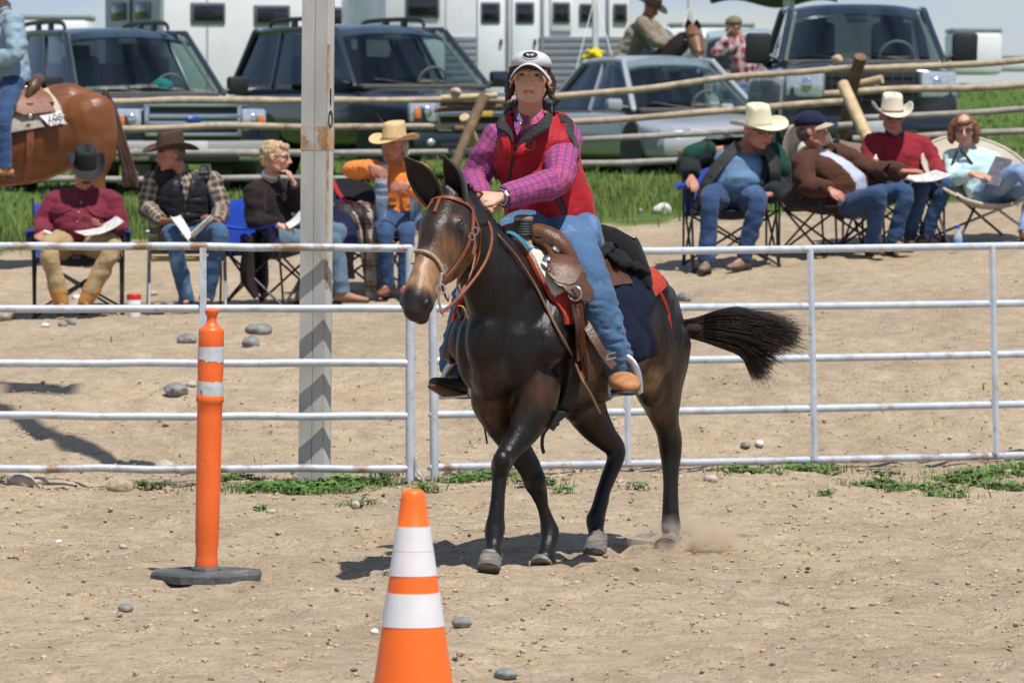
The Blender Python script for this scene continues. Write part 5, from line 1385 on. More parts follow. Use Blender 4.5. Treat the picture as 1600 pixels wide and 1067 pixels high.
# hair: dark brown, short curls below the cap
dkh = hair_mat('dark_brown_hair', (.040, .020, .012))
hair_obj(rider, RR_, rhc, 1.0, dkh, [((0, -.035, .02), (.083, .083, .085)), ([(-.070, .02, .045), (-.082, -.022, .0), (-.084, -.025, -.04), (-.092, -.015, -.072)], [.014, .020, .024, .014]), ([(.070, .02, .045), (.082, -.022, .0), (.084, -.025, -.04), (.088, -.015, -.080)], [.014, .020, .024, .014]),
    ([(-.060, .042, .038), (-.045, .066, .036), (-.015, .082, .040), (.015, .082, .040), (.045, .066, .036), (.060, .042, .038)], [.008, .010, .010, .010, .010, .008]), ((0, -.06, -.05), (.07, .04, .055)), ([(-.09, -.02, -.05), (-.105, .0, -.09)], [.014, .006]), ([(.09, -.02, -.06), (.10, .0, -.10)], [.016, .006])], .0055, .013, 45)
capm = cloth('light_grey_cap', (.50, .50, .51), fold=.25, fs=20, var=.06); capd = cloth('navy_cap_edge', (.03, .035, .06), fold=.2)
cap, CR, CC_ = ball_cap(rider, RR_, rhc, 1.0, capm, capm, tilt=.02, dz=.014, ch=.062, bow=.046)
obj('cap_edge', xf(tube(A([(a*.078, .094 + .062*math.sqrt(max(0, 1-abs(a)**2.6)) - .055*a*a+.002, -.022 - .046*a*a) for a in np.linspace(-1, 1, 21)]), .0035, 6, rounded=False), CR, CC_), capd, cap)
def on_cap(x, z, off): 
    t = max(-1, min(1, z/.066)); k = math.sqrt(max(0.02, 1-t**2.5)); return A([x, (.105*k)*math.sqrt(max(0, 1-(x/.086)**2))-.006+off, z])
ring = [on_cap(.034*math.cos(t), .031+.017*math.sin(t), .003) for t in np.linspace(0, 2*PI, 24)]
disc = [on_cap(0, .031, .0035)] + [on_cap(.031*math.cos(t), .031+.0145*math.sin(t), .0035) for t in np.linspace(0, 2*PI, 24, endpoint=False)]
o = obj('cap_badge', xf((A(disc), [(0, 1+i, 1+(i+1) % 24) for i in range(24)]), CR, CC_), mat('dark_badge', (.02, .025, .03), .7), cap); o.modifiers.new('s', 'SOLIDIFY').thickness = .002
obj('badge_rim', xf(tube(ring, .0018, 6, rounded=False), CR, CC_), tee, cap)
obj('badge_mark', xf(join(tube([on_cap(-.012, .037, .006), on_cap(-.008, .026, .006), on_cap(0, .035, .006), on_cap(.008, .026, .006), on_cap(.012, .037, .006)], .0018, 6), tube([on_cap(-.014, .032, .006), on_cap(.014, .032, .006)], .0015, 6)), CR, CC_), tee, cap)
for s_ in (-1, 1): obj('earring', xf(ell((s_*.083, .006, -.038), (.003, .003, .004)), RR_, rhc), steel, rider)
# ================================================================ FOLDING CHAIRS
chfab = lambda n, c: cloth(n, c, fold=.5, fs=8, rough=.6, var=.12)
blue_f = chfab('royal_blue_nylon', (.012, .050, .36)); dkblue_f = chfab('navy_nylon', (.012, .016, .05)); tan_f = chfab('taupe_canvas', (.20, .155, .12)); brown_f = chfab('brown_canvas', (.055, .032, .024)); cream_f = chfab('cream_canvas', (.46, .41, .33)); 
chm = mat('black_chair_tube', (.014, .014, .015), .5, var=.1); chs = mat('aluminium_tube', (.55, .56, .58), .35, .7, var=.1)
def chair_frame(o, fwd):
    f = unit(A([fwd[0], fwd[1], 0])); r = A([f[1], -f[0], 0.]); return lambda x, y, z: A(o) + r*x + f*y + UP*z       # x to the sitter's right, y forward
def quad_chair(label, o, fwd, fab, seat_fab, w=.60, d=.50, tube_m=None, back_h=.88, group='folding camp chairs', recl=.14, seat_z=.42):
    tm = tube_m or chm; q = chair_frame(o, fwd); hw = w/2
    t = thing('camp_chair', label, 'chair', o, group)
    g = np.array([[q(x*hw*.92, -d*.5 + y*d, seat_z - .065*math.sin(y*PI)*(1-abs(x)**2) + .02*y) for y in np.linspace(0, 1, 9)] for x in np.linspace(-1, 1, 9)])
    obj('seat', sheet(g, .006), seat_fab, t)
    g = np.array([[q(x*hw*(.95+.1*z), -d*.5 - recl*z - .05*(1-x*x)*(.4+.6*z), seat_z - .03 + (back_h-seat_z)*z - .04*(1-abs(x)**3)*(z > .99)) for z in np.linspace(0, 1, 9)] for x in np.linspace(-1, 1, 11)])
    obj('backrest', sheet(g, .006), fab, t)
    feet = {(-1, 1): q(-hw*1.02, d*.55, .02), (1, 1): q(hw*1.02, d*.55, .02), (-1, -1): q(-hw*1.0, -d*.6, .02), (1, -1): q(hw*1.0, -d*.6, .02)}
    tops = {(-1, 1): q(-hw*1.0, d*.42, seat_z+.02), (1, 1): q(hw*1.0, d*.42, seat_z+.02), (-1, -1): q(-hw*.98, -d*.48, seat_z), (1, -1): q(hw*.98, -d*.48, seat_z)}
    for k in feet: feet[k][2] = float(gz(feet[k][0], feet[k][1])) + .012
    for a, b in (((-1, 1), (1, 1)), ((1, 1), (1, -1)), ((1, -1), (-1, -1)), ((-1, -1), (-1, 1))):
        obj('leg', tube([feet[a], tops[b]], .0095, 7), tm, t); obj('leg', tube([feet[b], tops[a]], .0095, 7), tm, t)
    for s in (-1, 1):
        obj('back_post', tube([feet[(s, -1)], q(s*hw*1.0, -d*.5 - recl*.35, seat_z+.15), q(s*hw*1.05, -d*.5 - recl, back_h)], .0095, 7, k=2), tm, t)
        obj('arm_post', tube([feet[(s, 1)], q(s*hw*1.05, d*.45, seat_z+.21)], .0095, 7), tm, t)
        ag = np.array([[q(s*hw*1.07 + x*.045, -d*.5 - recl*.4 + y*(d*.98+recl*.4), seat_z+.225 - .035*math.sin(y*PI) - .012*x*x) for y in np.linspace(0, 1, 8)] for x in (-1, -.5, 0, .5, 1)])
        a_ = obj('armrest', sheet(ag, .012), fab, t)
        if s > 0 or True:
            c = q(s*hw*1.08, d*.36, seat_z+.09)
            obj('cup_holder', lathe(c, [(.036, 0), (.044, .05), (.045, .13)], 14), seat_fab, a_)
        obj('foot', lathe(feet[(s, 1)] - A([0, 0, .012]), [(.02, 0), (.016, .02)], 10), tm, t); obj('foot', lathe(feet[(s, -1)] - A([0, 0, .012]), [(.02, 0), (.016, .02)], 10), tm, t)
    return t
def hnd(px, py, d): return P(px, py, d)

# skin tones
S1, S2, S3 = (.50, .25, .17), (.42, .19, .13), (.52, .29, .21)
def gfix(J, ys):                                     # keep feet on the ground under them
    for k in ('toL', 'toR', 'anL', 'anR'):
        p = A(J[k]); z = float(gz(p[0], p[1])); J[k] = A([p[0], p[1], z + (.045 if k[0] == 't' else ys)])
    return J
SG = 'spectators in folding chairs behind the gates'

# ---- 1: stout man, maroon shirt, black hat
d = 44.0
quad_chair('royal blue camp chair under the man in the black hat', gpt(122, 44.1), (.08, -1, 0), blue_f, dkblue_f, w=.66)
J = dict(head=P(133, 268, 43.95), fwd=A([.22, -1, -.38]), neck=P(131, 297, 44.02), chest=P(128, 327, 44.0), pelvis=P(122, 372, 44.05), front=A([0, -1, 0]),
    shR=P(88, 312, 44.05), shL=P(174, 312, 44.05), elR=P(68, 352, 44.0), elL=P(187, 356, 44.0), wrR=P(66, 366, 43.75), wrL=P(168, 357, 43.72), handR=A([0, -1, -.1]), handL=A([-.7, -.6, .25]), palmR=A([0, 0, -1]), palmL=A([0, .2, 1]),
    hpR=P(104, 380, 44.0), hpL=P(142, 380, 44.0), knR=P(75, 388, 43.55), knL=P(177, 386, 43.55), anR=P(96, 470, 43.58), anL=P(133, 470, 43.55), toR=P(98, 498, 43.36), toL=P(140, 498, 43.36))
gfix(J, .11)
maroon = cloth('maroon_shirt', (.155, .020, .038), fold=.8, fs=10)
man1, R_, c_, *_r = person('stout man in a maroon shirt, black cowboy hat and khaki trousers reading a paper', 'person', J, dict(g=1.28, belly=.09, skin=S2, shirt=maroon, collar=maroon, trousers=cloth('khaki_trousers', (.36, .26, .14), fold=.7, fs=10), legr=1.12,
    boots=mat('brown_boot_foot', (.10, .055, .035), .6, var=.3), shaft=.05, cuff=-.16, sleeve=1.12, wide=1.12, jaw=1.2, curlR=.35, curlL=.6, rosy=.6, upr=1.15), group=SG)
cowboy_hat(man1, R_, c_, 1.08, mat('black_felt', (.010, .011, .013), .85, var=.2, bump=.2, bs=80), crown=.135, brimw=.11, curl=.085, tilt=-.05)
obj('moustache', xf(tube(A([(-.030, .082, -.060), (-.012, .096, -.051), (.012, .096, -.051), (.030, .082, -.060)])*1.08, [.005, .009, .009, .005], 8, k=2), R_, c_), hair_mat('brown_moustache', (.07, .035, .02)), man1)
hair_obj(man1, R_, c_, 1.08, hair_mat('brown_hair', (.06, .035, .022)), [((0, -.04, .01), (.080, .072, .075))], .009)
shaftm = mat('yellow_tan_boot_shaft', (.48, .23, .06), .6, var=.2, vs=10, bump=.4, bs=40)
for s_ in 'LR':
    an, kn = J['an'+s_], J['kn'+s_]; obj('boot_shaft', tube([an, an+(kn-an)*.1, an+(kn-an)*.26], [.056, .062, .072], 14, k=3), shaftm, man1)
def paper(label, pts, name='magazine', col=(.62, .60, .57), cat_='magazine', bend=.02, ink=True):
    """an opened magazine or sheet: corners a-b-c-d as points, bent along its length"""
    a, b, c, d_ = [A(p) for p in pts]; g = np.zeros((9, 7, 3)); n = unit(np.cross(b-a, d_-a))
    for i in range(9):
        for j in range(7):
            u, v = i/8, j/6; g[i, j] = (a*(1-u)+b*u)*(1-v) + (d_*(1-u)+c*u)*v + n*bend*math.sin(u*PI*1.0)
    m_ = mat('printed_page', col, .5, var=.35 if ink else .06, vs=26 if ink else 4, dirt=((.25, .24, .25), .57, 18) if ink else None)
    o = single(name, sheet(g, .005), m_, label, cat_, loc=A([g[..., 0].mean(), g[..., 1].mean(), g[..., 2].min()]))
    return o
paper('folded newspaper held by the man in the maroon shirt', [P(116, 362, 43.6), P(182, 338, 43.75), P(194, 346, 43.5), P(132, 368, 43.4)], 'newspaper', bend=.03)
obj('thumb_wrap', tube([P(70, 362, 43.66), P(78, 365, 43.62)], .014, 8), mat('white_bandage', (.7, .68, .66), .9), man1)
def on_shirt(sh, pts, off=.006):
    me = sh.data; o_ = A(sh.parent.location) if sh.parent else 0; vs_ = [Vector(tuple(A(v.co[:]) + o_)) for v in me.vertices]; b = BVHTree.FromPolygons(vs_, [tuple(p.vertices) for p in me.polygons]); out = []
    for x, y in pts:
        h, n, i, dd = b.ray_cast(CAMP, Vector(ray(x, y)).normalized())
        if h is None: h, n, i, dd = b.find_nearest(Vector(P(x, y, 43.8)))
        out.append((A(h) + A(n)*off, A(n)))
    return [a for a, b_ in out], [b_ for a, b_ in out]
ms_ = _r[-1]
for pts in ([(79, 326), (94, 330), (110, 325)], [(136, 324), (150, 334), (168, 336)]):
    a_, b_ = on_shirt(ms_, pts); obj('pocket_flap', strap(a_, .045, .010, b_), maroon, ms_)
a_, b_ = on_shirt(ms_, [(131, 302), (127, 320), (125, 340), (122, 360)]); obj('placket', strap(a_, .028, .006, b_), maroon, ms_)
for pt in ((127, 318), (123, 333), (121, 348)):
    a_, b_ = on_shirt(ms_, [pt], .011); obj('button', ell(a_[0], (.007, .004, .007)), mat('pearl_button', (.5, .45, .4), .3), ms_)
tubz = gpt(209, 43.3)
tb = thing('screw_top_tub', 'white plastic tub with a bright red lid on the dirt between two chairs', 'tub', tubz)
obj('tub_body', lathe(tubz, [(.048, 0), (.052, .01), (.052, .13), (.050, .135)], 24), mat('white_plastic', (.72, .71, .70), .4), tb); obj('lid', lathe(tubz, [(.054, .135), (.055, .17), (.050, .176)], 24), mat('red_plastic', (.62, .025, .015), .4), tb)

# ---- 2: man in the black vest and brown hat, looking left
cw = chair_frame(gpt(292, 44.0), (.06, -1, 0))
t = thing('lawn_chair', 'aluminium lawn chair with yellow webbing under the man in the black vest', 'chair', gpt(292, 44.0), 'folding camp chairs')
web = mat('yellow_webbing', (.50, .38, .16), .8, var=.2, bump=.3)
for i in range(6): obj('webbing', sheet(np.array([[cw(-.27+.54*u, -.25-.10*v - .0*i, .44+.075*i+.055*v) for v in (0, 1)] for u in np.linspace(0, 1, 8)]), .003), web, t)
for i in range(5): x = -.2+.1*i; obj('webbing', sheet(np.array([[cw(x-.024+.048*u, -.24-.12*v*1.4, .44+.46*v) for v in np.linspace(0, 1, 8)] for u in (0, 1)]), .003), web, t)
obj('seat', sheet(np.array([[cw(-.27+.54*u, -.25+.45*v, .42-.03*math.sin(v*PI)) for v in np.linspace(0, 1, 6)] for u in np.linspace(0, 1, 6)]), .006), web, t)
for s in (-1, 1):
    obj('leg', tube([cw(s*.29, .30, .02), cw(s*.285, -.26, .60)], .0125, 8), chs, t); obj('leg', tube([cw(s*.30, -.34, .02), cw(s*.285, .16, .60)], .0125, 8), chs, t)
    obj('back_post', tube([cw(s*.28, -.22, .40), cw(s*.285, -.40, .92)], .0125, 8), chs, t); obj('armrest', tube([cw(s*.30, -.30, .62), cw(s*.30, .18, .62)], [(.022, .010)]*2, 8, up=(0, 0, 1)), chs, t)
obj('back_post', tube([cw(-.285, -.40, .92), cw(0, -.42, .95), cw(.285, -.40, .92)], .0125, 8, k=3), chs, t)
J = dict(head=P(266, 243, 43.95), fwd=A([-.93, -.42, -.05]), neck=P(282, 268, 44.05), chest=P(286, 300, 44.02), pelvis=P(292, 357, 44.05), front=A([0, -1, 0]),
    shR=P(240, 278, 44.05), shL=P(331, 280, 44.05), elR=P(230, 325, 44.0), elL=P(345, 328, 44.0), wrR=P(254, 345, 43.72), wrL=P(340, 347, 43.72), handR=A([.6, -.7, -.1]), handL=A([-.6, -.7, .1]), palmR=A([.6, .2, .6]), palmL=A([-.6, .2, .6]),
    hpR=P(272, 366, 44.0), hpL=P(314, 366, 44.0), knR=P(270, 368, 43.58), knL=P(344, 366, 43.58), anR=P(292, 462, 43.62), anL=P(322, 458, 43.7), toR=P(286, 480, 43.4), toL=P(330, 478, 43.5))
gfix(J, .10)
bplaid = plaid('tan_black_check', (.26, .20, .15), (.035, .028, .026), (.42, .36, .30), .055)
jeanm = JEAN('mid_blue_jeans', (.050, .105, .195), (.16, .27, .42)); jeand = JEAN('dark_blue_jeans', (.030, .065, .15), (.085, .16, .29)); jeanl = JEAN('pale_blue_jeans', (.19, .29, .46), (.34, .46, .62))
man2, R_, c_, fr2, lt2, sh2 = person('man in a black padded vest and brown hat looking away to the left', 'person', J, dict(g=1.10, skin=S2, shirt=bplaid, plaid=True, collar=bplaid, trousers=jeanm, boots=mat('black_boot', (.02, .017, .016), .5), curlL=.6, curlR=.6, sleeve=1.15, upr=1.1), group=SG)
def vest_for(J, g, mt, fr, lat, root, opening=.02, thick=1.0, name='vest'):
    pv, ch, nk = J['pelvis'], J['chest'], J['neck']
    vg = [tube([pv + (pv-ch)*.05, pv, pv*.5+ch*.5, ch, ch*.35+nk*.65], A([(.170, .130), (.178, .134), (.178, .134), (.186, .132), (.125, .092)])*g*thick, 22, up=fr, k=3, rounded=False), tube([J['shL']*.88+nk*.12, nk*.6+ch*.4, J['shR']*.88+nk*.12], A([.076, .09, .076])*g, 14, rounded=False)]
    V, F, N = remesh(join(*vg), .011, 3); V = V + N*(np.abs(n3(V*A([12, 12, 24])) - .5)*.03)[:, None]; L_ = np.linalg.norm(nk-pv); ax = unit(nk-pv)
    def cut(c): q = c-pv; t = (q@ax)/L_; return ((q@fr > .02) & (np.abs(q@lat) < opening*.3+np.clip(t-.45, 0, 1)*opening*4) & (t > -.4)) | ((t > .93) & (np.abs(q@lat) < .10))
    o = obj(name, cut_faces((V, F), cut), mt, root, angle=None); sm = o.modifiers.new('s', 'SOLIDIFY'); sm.thickness = .01; sm.offset = 1; return o
v2 = vest_for(J, 1.10, cloth('black_puffer', (.012, .013, .017), fold=1.0, fs=10, rough=.42), fr2, lt2, man2, .018)
a_, b_ = on_shirt(v2, [(281, 272), (286, 292), (290, 312), (293, 335)], .012); obj('zipper', strap(a_, .012, .006, b_), chs, v2)
cowboy_hat(man2, R_, c_, 1.11, mat('brown_felt', (.052, .027, .018), .9, var=.2, bump=.2, bs=80), crown=.125, brimw=.10, curl=.05, tilt=.02)
hair_obj(man2, R_, c_, 1.08, hair_mat('grey_brown_hair', (.14, .10, .08)), [((0, -.04, .01), (.080, .072, .075))], .009)
paper('glossy magazine opened on the lap of the man in the black vest, left half', [P(266, 338, 43.5), P(282, 336, 43.6), P(300, 366, 43.45), P(296, 378, 43.35)], bend=.02)
paper('glossy magazine opened on the lap of the man in the black vest, right half', [P(330, 336, 43.5), P(334, 340, 43.6), P(302, 372, 43.45), P(297, 366, 43.35)], bend=.015)

# ---- 3: woman in the black sweater, turned to the right, hand at her chin
quad_chair('navy camp chair under the woman in the black sweater', gpt(428, 44.0), (.86, -.5, 0), blue_f, dkblue_f, w=.58)
J = dict(head=P(432, 247, 43.9), fwd=A([.95, -.25, -.05]), neck=P(421, 277, 44.0), chest=P(418, 312, 44.0), pelvis=P(428, 368, 44.02), front=A([.85, -.5, 0]),
    shR=P(396, 297, 43.82), shL=P(440, 295, 44.25), elR=P(400, 345, 43.75), elL=P(462, 318, 43.95), wrR=P(434, 352, 43.62), wrL=P(459, 287, 43.82), handR=A([1, -.1, -.1]), handL=A([-.35, -.1, 1]), palmR=A([0, .3, -1]), palmL=A([-1, 0, -.3]),
    hpR=P(430, 376, 43.85), hpL=P(452, 374, 44.1), knR=P(522, 378, 43.72), knL=P(530, 362, 43.95), anR=P(535, 455, 43.7), anL=P(470, 452, 43.9), toR=P(560, 470, 43.65), toL=P(486, 470, 43.7))
gfix(J, .10)
blk_sw = cloth('black_brown_sweater', (.016, .010, .010), fold=.8, fs=9)
w3, R_, c_, f3, l3, s3 = person('blonde woman in a black sweater and glasses resting her chin on her hand', 'person', J, dict(g=1.08, skin=S3, shirt=blk_sw, collar=mat('white_collar', (.68, .68, .70), .9), trousers=JEAN('grey_blue_jeans', (.10, .16, .22)), boots=mat('tan_shoe', (.33, .17, .10), .7), curlL=1.0, curlR=.8, sleeve=1.25, belly=.03), group=SG)
hair_obj(w3, R_, c_, 1.08, hair_mat('ash_blonde_hair', (.42, .30, .17)), [((0, -.028, .040), (.086, .098, .082)), ((0, -.07, -.01), (.072, .05, .065)), ((0, .045, .075), (.06, .045, .03))], .008, .020, 34)
gl3 = obj('glasses', join(*[xf(tube(A([(q*.034+.022*math.cos(t)*1, .090, .004+.014*math.sin(t)) for t in np.linspace(0, 2*PI, 12)])*1.08, .0035, 6, rounded=False), R_, c_) for q in (-1, 1)], *[xf(tube(A([(q*.058, .085, .010), (q*.080, .03, .012), (q*.084, -.01, .010)])*1.08, .0035, 6), R_, c_) for q in (-1, 1)]), black, w3)
paper('white sheet of paper held by the woman in the black sweater', [P(446, 350, 43.6), P(468, 330, 43.62), P(474, 340, 43.45), P(452, 357, 43.42)], 'paper', (.72, .72, .74), 'paper', .01, False)
obj('pen', tube([P(438, 334, 43.55), P(446, 350, 43.5)], .005, 6), black, w3)
jk3 = np.array([[P(x0+(x1-x0)*u, y + 5*math.sin(u*9), 43.75 - .10*math.sin(u*7)) for u in np.linspace(0, 1, 10)] for (x0, x1, y) in ((382, 412, 368), (380, 416, 395), (376, 418, 420), (378, 418, 440), (396, 414, 462))])
single('draped_jacket', sheet(jk3, .02), blk_sw, 'dark jacket hanging over the side of the navy camp chair', 'jacket')

# ---- 4: woman in orange with the straw hat, perched on the edge of a chair draped with blankets
J = dict(head=P(616, 228, 44.35), fwd=A([-.55, -.83, -.08]), neck=P(620, 254, 44.45), chest=P(620, 280, 44.45), pelvis=P(616, 335, 44.5), front=A([-.15, -1, 0]),
    shR=P(584, 264, 44.45), shL=P(656, 266, 44.5), elR=P(548, 266, 44.2), elL=P(668, 312, 44.35), wrR=P(578, 260, 44.05), wrL=P(640, 290, 44.1), handR=A([.85, -.2, -.45]), handL=A([-.8, -.3, -.05]), palmR=A([0, 1, -.1]), palmL=A([.3, 1, 0]),
    hpR=P(600, 345, 44.45), hpL=P(634, 345, 44.45), knR=P(602, 368, 44.1), knL=P(636, 370, 44.1), anR=P(604, 440, 44.15), anL=P(632, 452, 44.1), toR=P(594, 460, 43.95), toL=P(632, 470, 43.9))
orange_s = cloth('bright_orange_blouse', (.80, .24, .055), fold=.8, fs=9)
gfix(J, .10)
w4, R_, c_, f4, l4, s4 = person('grey-haired woman in an orange blouse and straw cowboy hat gesturing with both hands', 'person', J, dict(g=.98, skin=S2, shirt=orange_s, collar=orange_s, trousers=jeand, boots=mat('red_brown_boot', (.20, .07, .04), .5), curlL=.4, curlR=.25, sleeve=1.2), group=SG)
cowboy_hat(w4, R_, c_, 1.11, mat('straw', (.58, .42, .22), .8, var=.15, vs=40, bump=.5, bs=140), crown=.125, brimw=.105, curl=.045, band=(.30, .18, .08), tilt=.02)
hair_obj(w4, R_, c_, 1.08, hair_mat('silver_hair', (.34, .31, .28)), [((0, -.04, .0), (.084, .07, .08)), ([(.075, .0, .0), (.082, -.01, -.06), (.074, -.01, -.12)], [.022, .028, .020]), ([(-.075, -.02, .0), (-.08, -.03, -.06), (-.07, -.03, -.11)], [.02, .024, .015])], .008, .018, 60)
obj('belt', strap([J['pelvis']+UP*.075 + l4*.158*math.cos(t) + f4*.122*math.sin(t) for t in np.linspace(0, 2*PI, 24)], .036, .008, [l4*math.cos(t)+f4*math.sin(t) for t in np.linspace(0, 2*PI, 24)], k=0), leather2, w4)
dv = plaid('denim_check', (.20, .30, .42), (.05, .09, .16), (.6, .62, .64), .06)
for rows in ([(588, 606, 258), (586, 604, 285), (588, 606, 310), (590, 602, 345)], [(636, 660, 258), (640, 662, 285), (640, 658, 312), (642, 660, 350)]):
    g_ = np.array([[P(x0+(x1-x0)*u, y, 44.24 + .05*abs(u-.5)) for u in np.linspace(0, 1, 6)] for (x0, x1, y) in rows])
    o = obj('vest_front', sheet(g_, .012), dv, w4); plaid_attr(o, g_.reshape(-1, 3).repeat(2, 0)[:len(o.data.vertices)], [(J['pelvis'], J['neck'], .15, 0)])
quad_chair('black-framed camp chair buried under blankets and a dark coat', gpt(556, 44.8), (-.3, -1, 0), dkblue_f, blue_f, w=.62)
blk_red = mat('coat_with_red_lining', (.02, .02, .024), .7, var=.2)
g_ = np.array([[P(x0+(x1-x0)*u, y0+(y1-y0)*u - 5*math.sin(u*PI), 44.75 - .12*v) for u in np.linspace(0, 1, 12)] for v, (x0, y0, x1, y1) in enumerate([(524, 282, 580, 292), (522, 296, 586, 314), (526, 308, 586, 328)])])
coat_ = single('draped_coat', sheet(g_, .03), blkf, 'dark coat with a red border thrown over the blanket-covered chair', 'coat')
obj('red_border', tube([P(521, 284, 44.5), P(532, 306, 44.42), P(554, 322, 44.4), P(586, 329, 44.4)], [(.02, .01)]*4, 8, k=3), cloth('red_border', (.36, .02, .03)), coat_)
blanket = plaid('woven_camp_blanket', (.30, .22, .17), (.62, .58, .52), (.10, .07, .06), .16, sz2=.22)
g_ = np.array([[P(x0+(x1-x0)*u, y + 3*math.sin(u*8), 44.35 - .06*math.sin(u*12+v)) for u in np.linspace(0, 1, 16)] for v, (x0, x1, y) in enumerate([(520, 592, 318), (548, 598, 335), (560, 603, 360), (564, 608, 390), (568, 612, 420), (572, 616, 445), (574, 620, 466)])])
bl_ = single('striped_blanket', sheet(g_, .025), blanket, 'striped woven blanket hanging from the chair beside the woman in orange', 'blanket')
at = bl_.data.attributes.new('Plaid', 'FLOAT_VECTOR', 'POINT'); vv_ = np.array([v.co[:] for v in bl_.data.vertices]); at.data.foreach_set('vector', np.stack([vv_[:, 2], vv_[:, 0], vv_[:, 0]*0], 1).astype(np.float32).ravel())
g_ = np.array([[P(x0+(x1-x0)*u, y, 44.0) for u in np.linspace(0, 1, 6)] for (x0, x1, y) in [(530, 556, 385), (534, 552, 410), (532, 555, 436)]])
single('draped_cloth', sheet(g_, .03), blk_sw, 'black cloth hanging under the blanket-covered chair', 'cloth')

# ---- 5: heavy man in the blue tee and white hat
quad_chair('blue camp chair under the man in the blue shirt', gpt(1142, 45.0), (.12, -1, 0), blue_f, dkblue_f, w=.66)
J = dict(head=P(1186, 206, 44.85), fwd=A([.50, -.86, -.10]), neck=P(1168, 226, 45.0), chest=P(1160, 252, 44.98), pelvis=P(1148, 300, 45.0), front=A([.1, -1, 0]),
    shR=P(1110, 236, 45.0), shL=P(1208, 240, 45.0), elR=P(1076, 255, 44.95), elL=P(1218, 292, 44.95), wrR=P(1080, 276, 44.75), wrL=P(1204, 304, 44.65), handR=A([.2, -.7, -.6]), handL=A([-.8, -.5, .1]), palmR=A([0, .5, -1]), palmL=A([0, .2, -1]),
    hpR=P(1124, 306, 44.95), hpL=P(1168, 306, 44.95), knR=P(1110, 312, 44.52), knL=P(1184, 316, 44.52), anR=P(1104, 400, 44.55), anL=P(1162, 402, 44.58), toR=P(1098, 430, 44.36), toL=P(1130, 426, 44.36))
gfix(J, .09)
tee5 = cloth('steel_blue_tee', (.105, .19, .31), fold=.6, fs=8)
w5, R_, c_, f5, l5, s5 = person('heavy man in a blue shirt, green jacket and white cowboy hat sitting upright', 'person', J, dict(g=1.38, belly=.15, hs=1.22, skin=S2, shirt=cloth('black_green_jacket', (.012, .016, .018), fold=.7, fs=9), shirtname='jacket', inner=tee5, open=.21, trousers=jeand, legr=1.12, boots=mat('grey_tan_shoe', (.22, .15, .10), .7, var=.3), curlL=.4, curlR=.4, sleeve=1.15, wide=1.12, jaw=1.2, rosy=.7), group=SG)
cowboy_hat(w5, R_, c_, 1.22, mat('white_straw', (.66, .62, .46), .7, var=.06, bump=.25, bs=120), crown=.135, brimw=.12, curl=.045, band=(.50, .47, .36), tilt=.02, roll=.10)
sunglasses(w5, R_, c_, 1.22)
hair_obj(w5, R_, c_, 1.22, hair_mat('grey_hair', (.22, .20, .18)), [((0, -.04, .01), (.082, .07, .07))], .009)
grn = cloth('dark_green_yoke', (.008, .050, .036), fold=.6)
for a, b in (((1105, 236), (1080, 242)), ((1210, 240), (1222, 262))):
    obj('shoulder_yoke', tube([P(a[0], a[1]-2, 44.98), P((a[0]+b[0])/2, (a[1]+b[1])/2-2, 44.95), P(b[0], b[1], 44.92)], [(.075, .075)]*3, 14, k=2), grn, s5)
for a in ([(1154, 226), (1130, 250), (1104, 285), (1090, 330)], [(1196, 230), (1208, 250), (1212, 275), (1210, 290)]):
    obj('jacket_front', strap([P(x, y, 44.80 - .06*(i in (1, 2))) for i, (x, y) in enumerate(a)], .085, .02, (0, -1, .1)), cloth('charcoal_facing', (.045, .047, .05), fold=.6), s5)

# ---- 6: reclining man in the navy cap
quad_chair('brown camp chair under the reclining man in the navy cap', gpt(1300, 45.6), (.62, -.8, 0), tan_f, brown_f, w=.62, recl=.26, seat_z=.36)
J = dict(head=P(1268, 206, 45.5), fwd=A([.93, -.2, .12]), hup=A([-.2, 0, 1]), neck=P(1272, 236, 45.6), chest=P(1292, 262, 45.55), pelvis=P(1330, 314, 45.5), front=A([.5, -.75, .5]),
    shR=P(1252, 252, 45.4), shL=P(1306, 240, 45.85), elR=P(1262, 292, 45.25), elL=P(1368, 268, 45.65), wrR=P(1296, 296, 45.05), wrL=P(1412, 268, 45.3), handR=A([.8, -.3, -.4]), handL=A([1, -.1, .05]), palmR=A([0, .6, -.8]), palmL=A([0, .3, -1]),
    hpR=P(1330, 322, 45.3), hpL=P(1350, 312, 45.6), knR=P(1374, 306, 44.95), knL=P(1416, 300, 45.2), anR=P(1362, 392, 45.1), anL=P(1396, 388, 45.25), toR=P(1378, 412, 44.9), toL=P(1430, 408, 45.05))
gfix(J, .10)
brjk = cloth('brown_suede_jacket', (.075, .030, .020), fold=.8, fs=9, rough=.9)
w6, R_, c_, f6, l6, s6 = person('man in a navy cap, grey tee and brown jacket reclining and looking right', 'person', J, dict(g=1.14, belly=.06, hs=1.15, skin=S2, shirt=brjk, shirtname='jacket', inner=cloth('pale_grey_tee', (.42, .45, .55), fold=.5, fs=9), open=.13, trousers=jeand, boots=mat('red_tan_boot', (.34, .13, .06), .55, var=.2), curlL=.3, curlR=.6, sleeve=1.15, jaw=1.05, rosy=.6), group=SG)
ball_cap(w6, R_, c_, 1.19, cloth('navy_cap', (.012, .013, .045), fold=.3, fs=20), cloth('beige_bill', (.42, .36, .28), fold=.2), tilt=-.05, dz=.01)
hair_obj(w6, R_, c_, 1.15, hair_mat('dark_grey_hair', (.09, .07, .06)), [((0, -.035, .0), (.082, .075, .072))], .009)
hb_ = thing('cowboy_hat', 'white cowboy hat hung on the chair back behind the man in the navy cap', 'hat', P(1262, 252, 45.9))
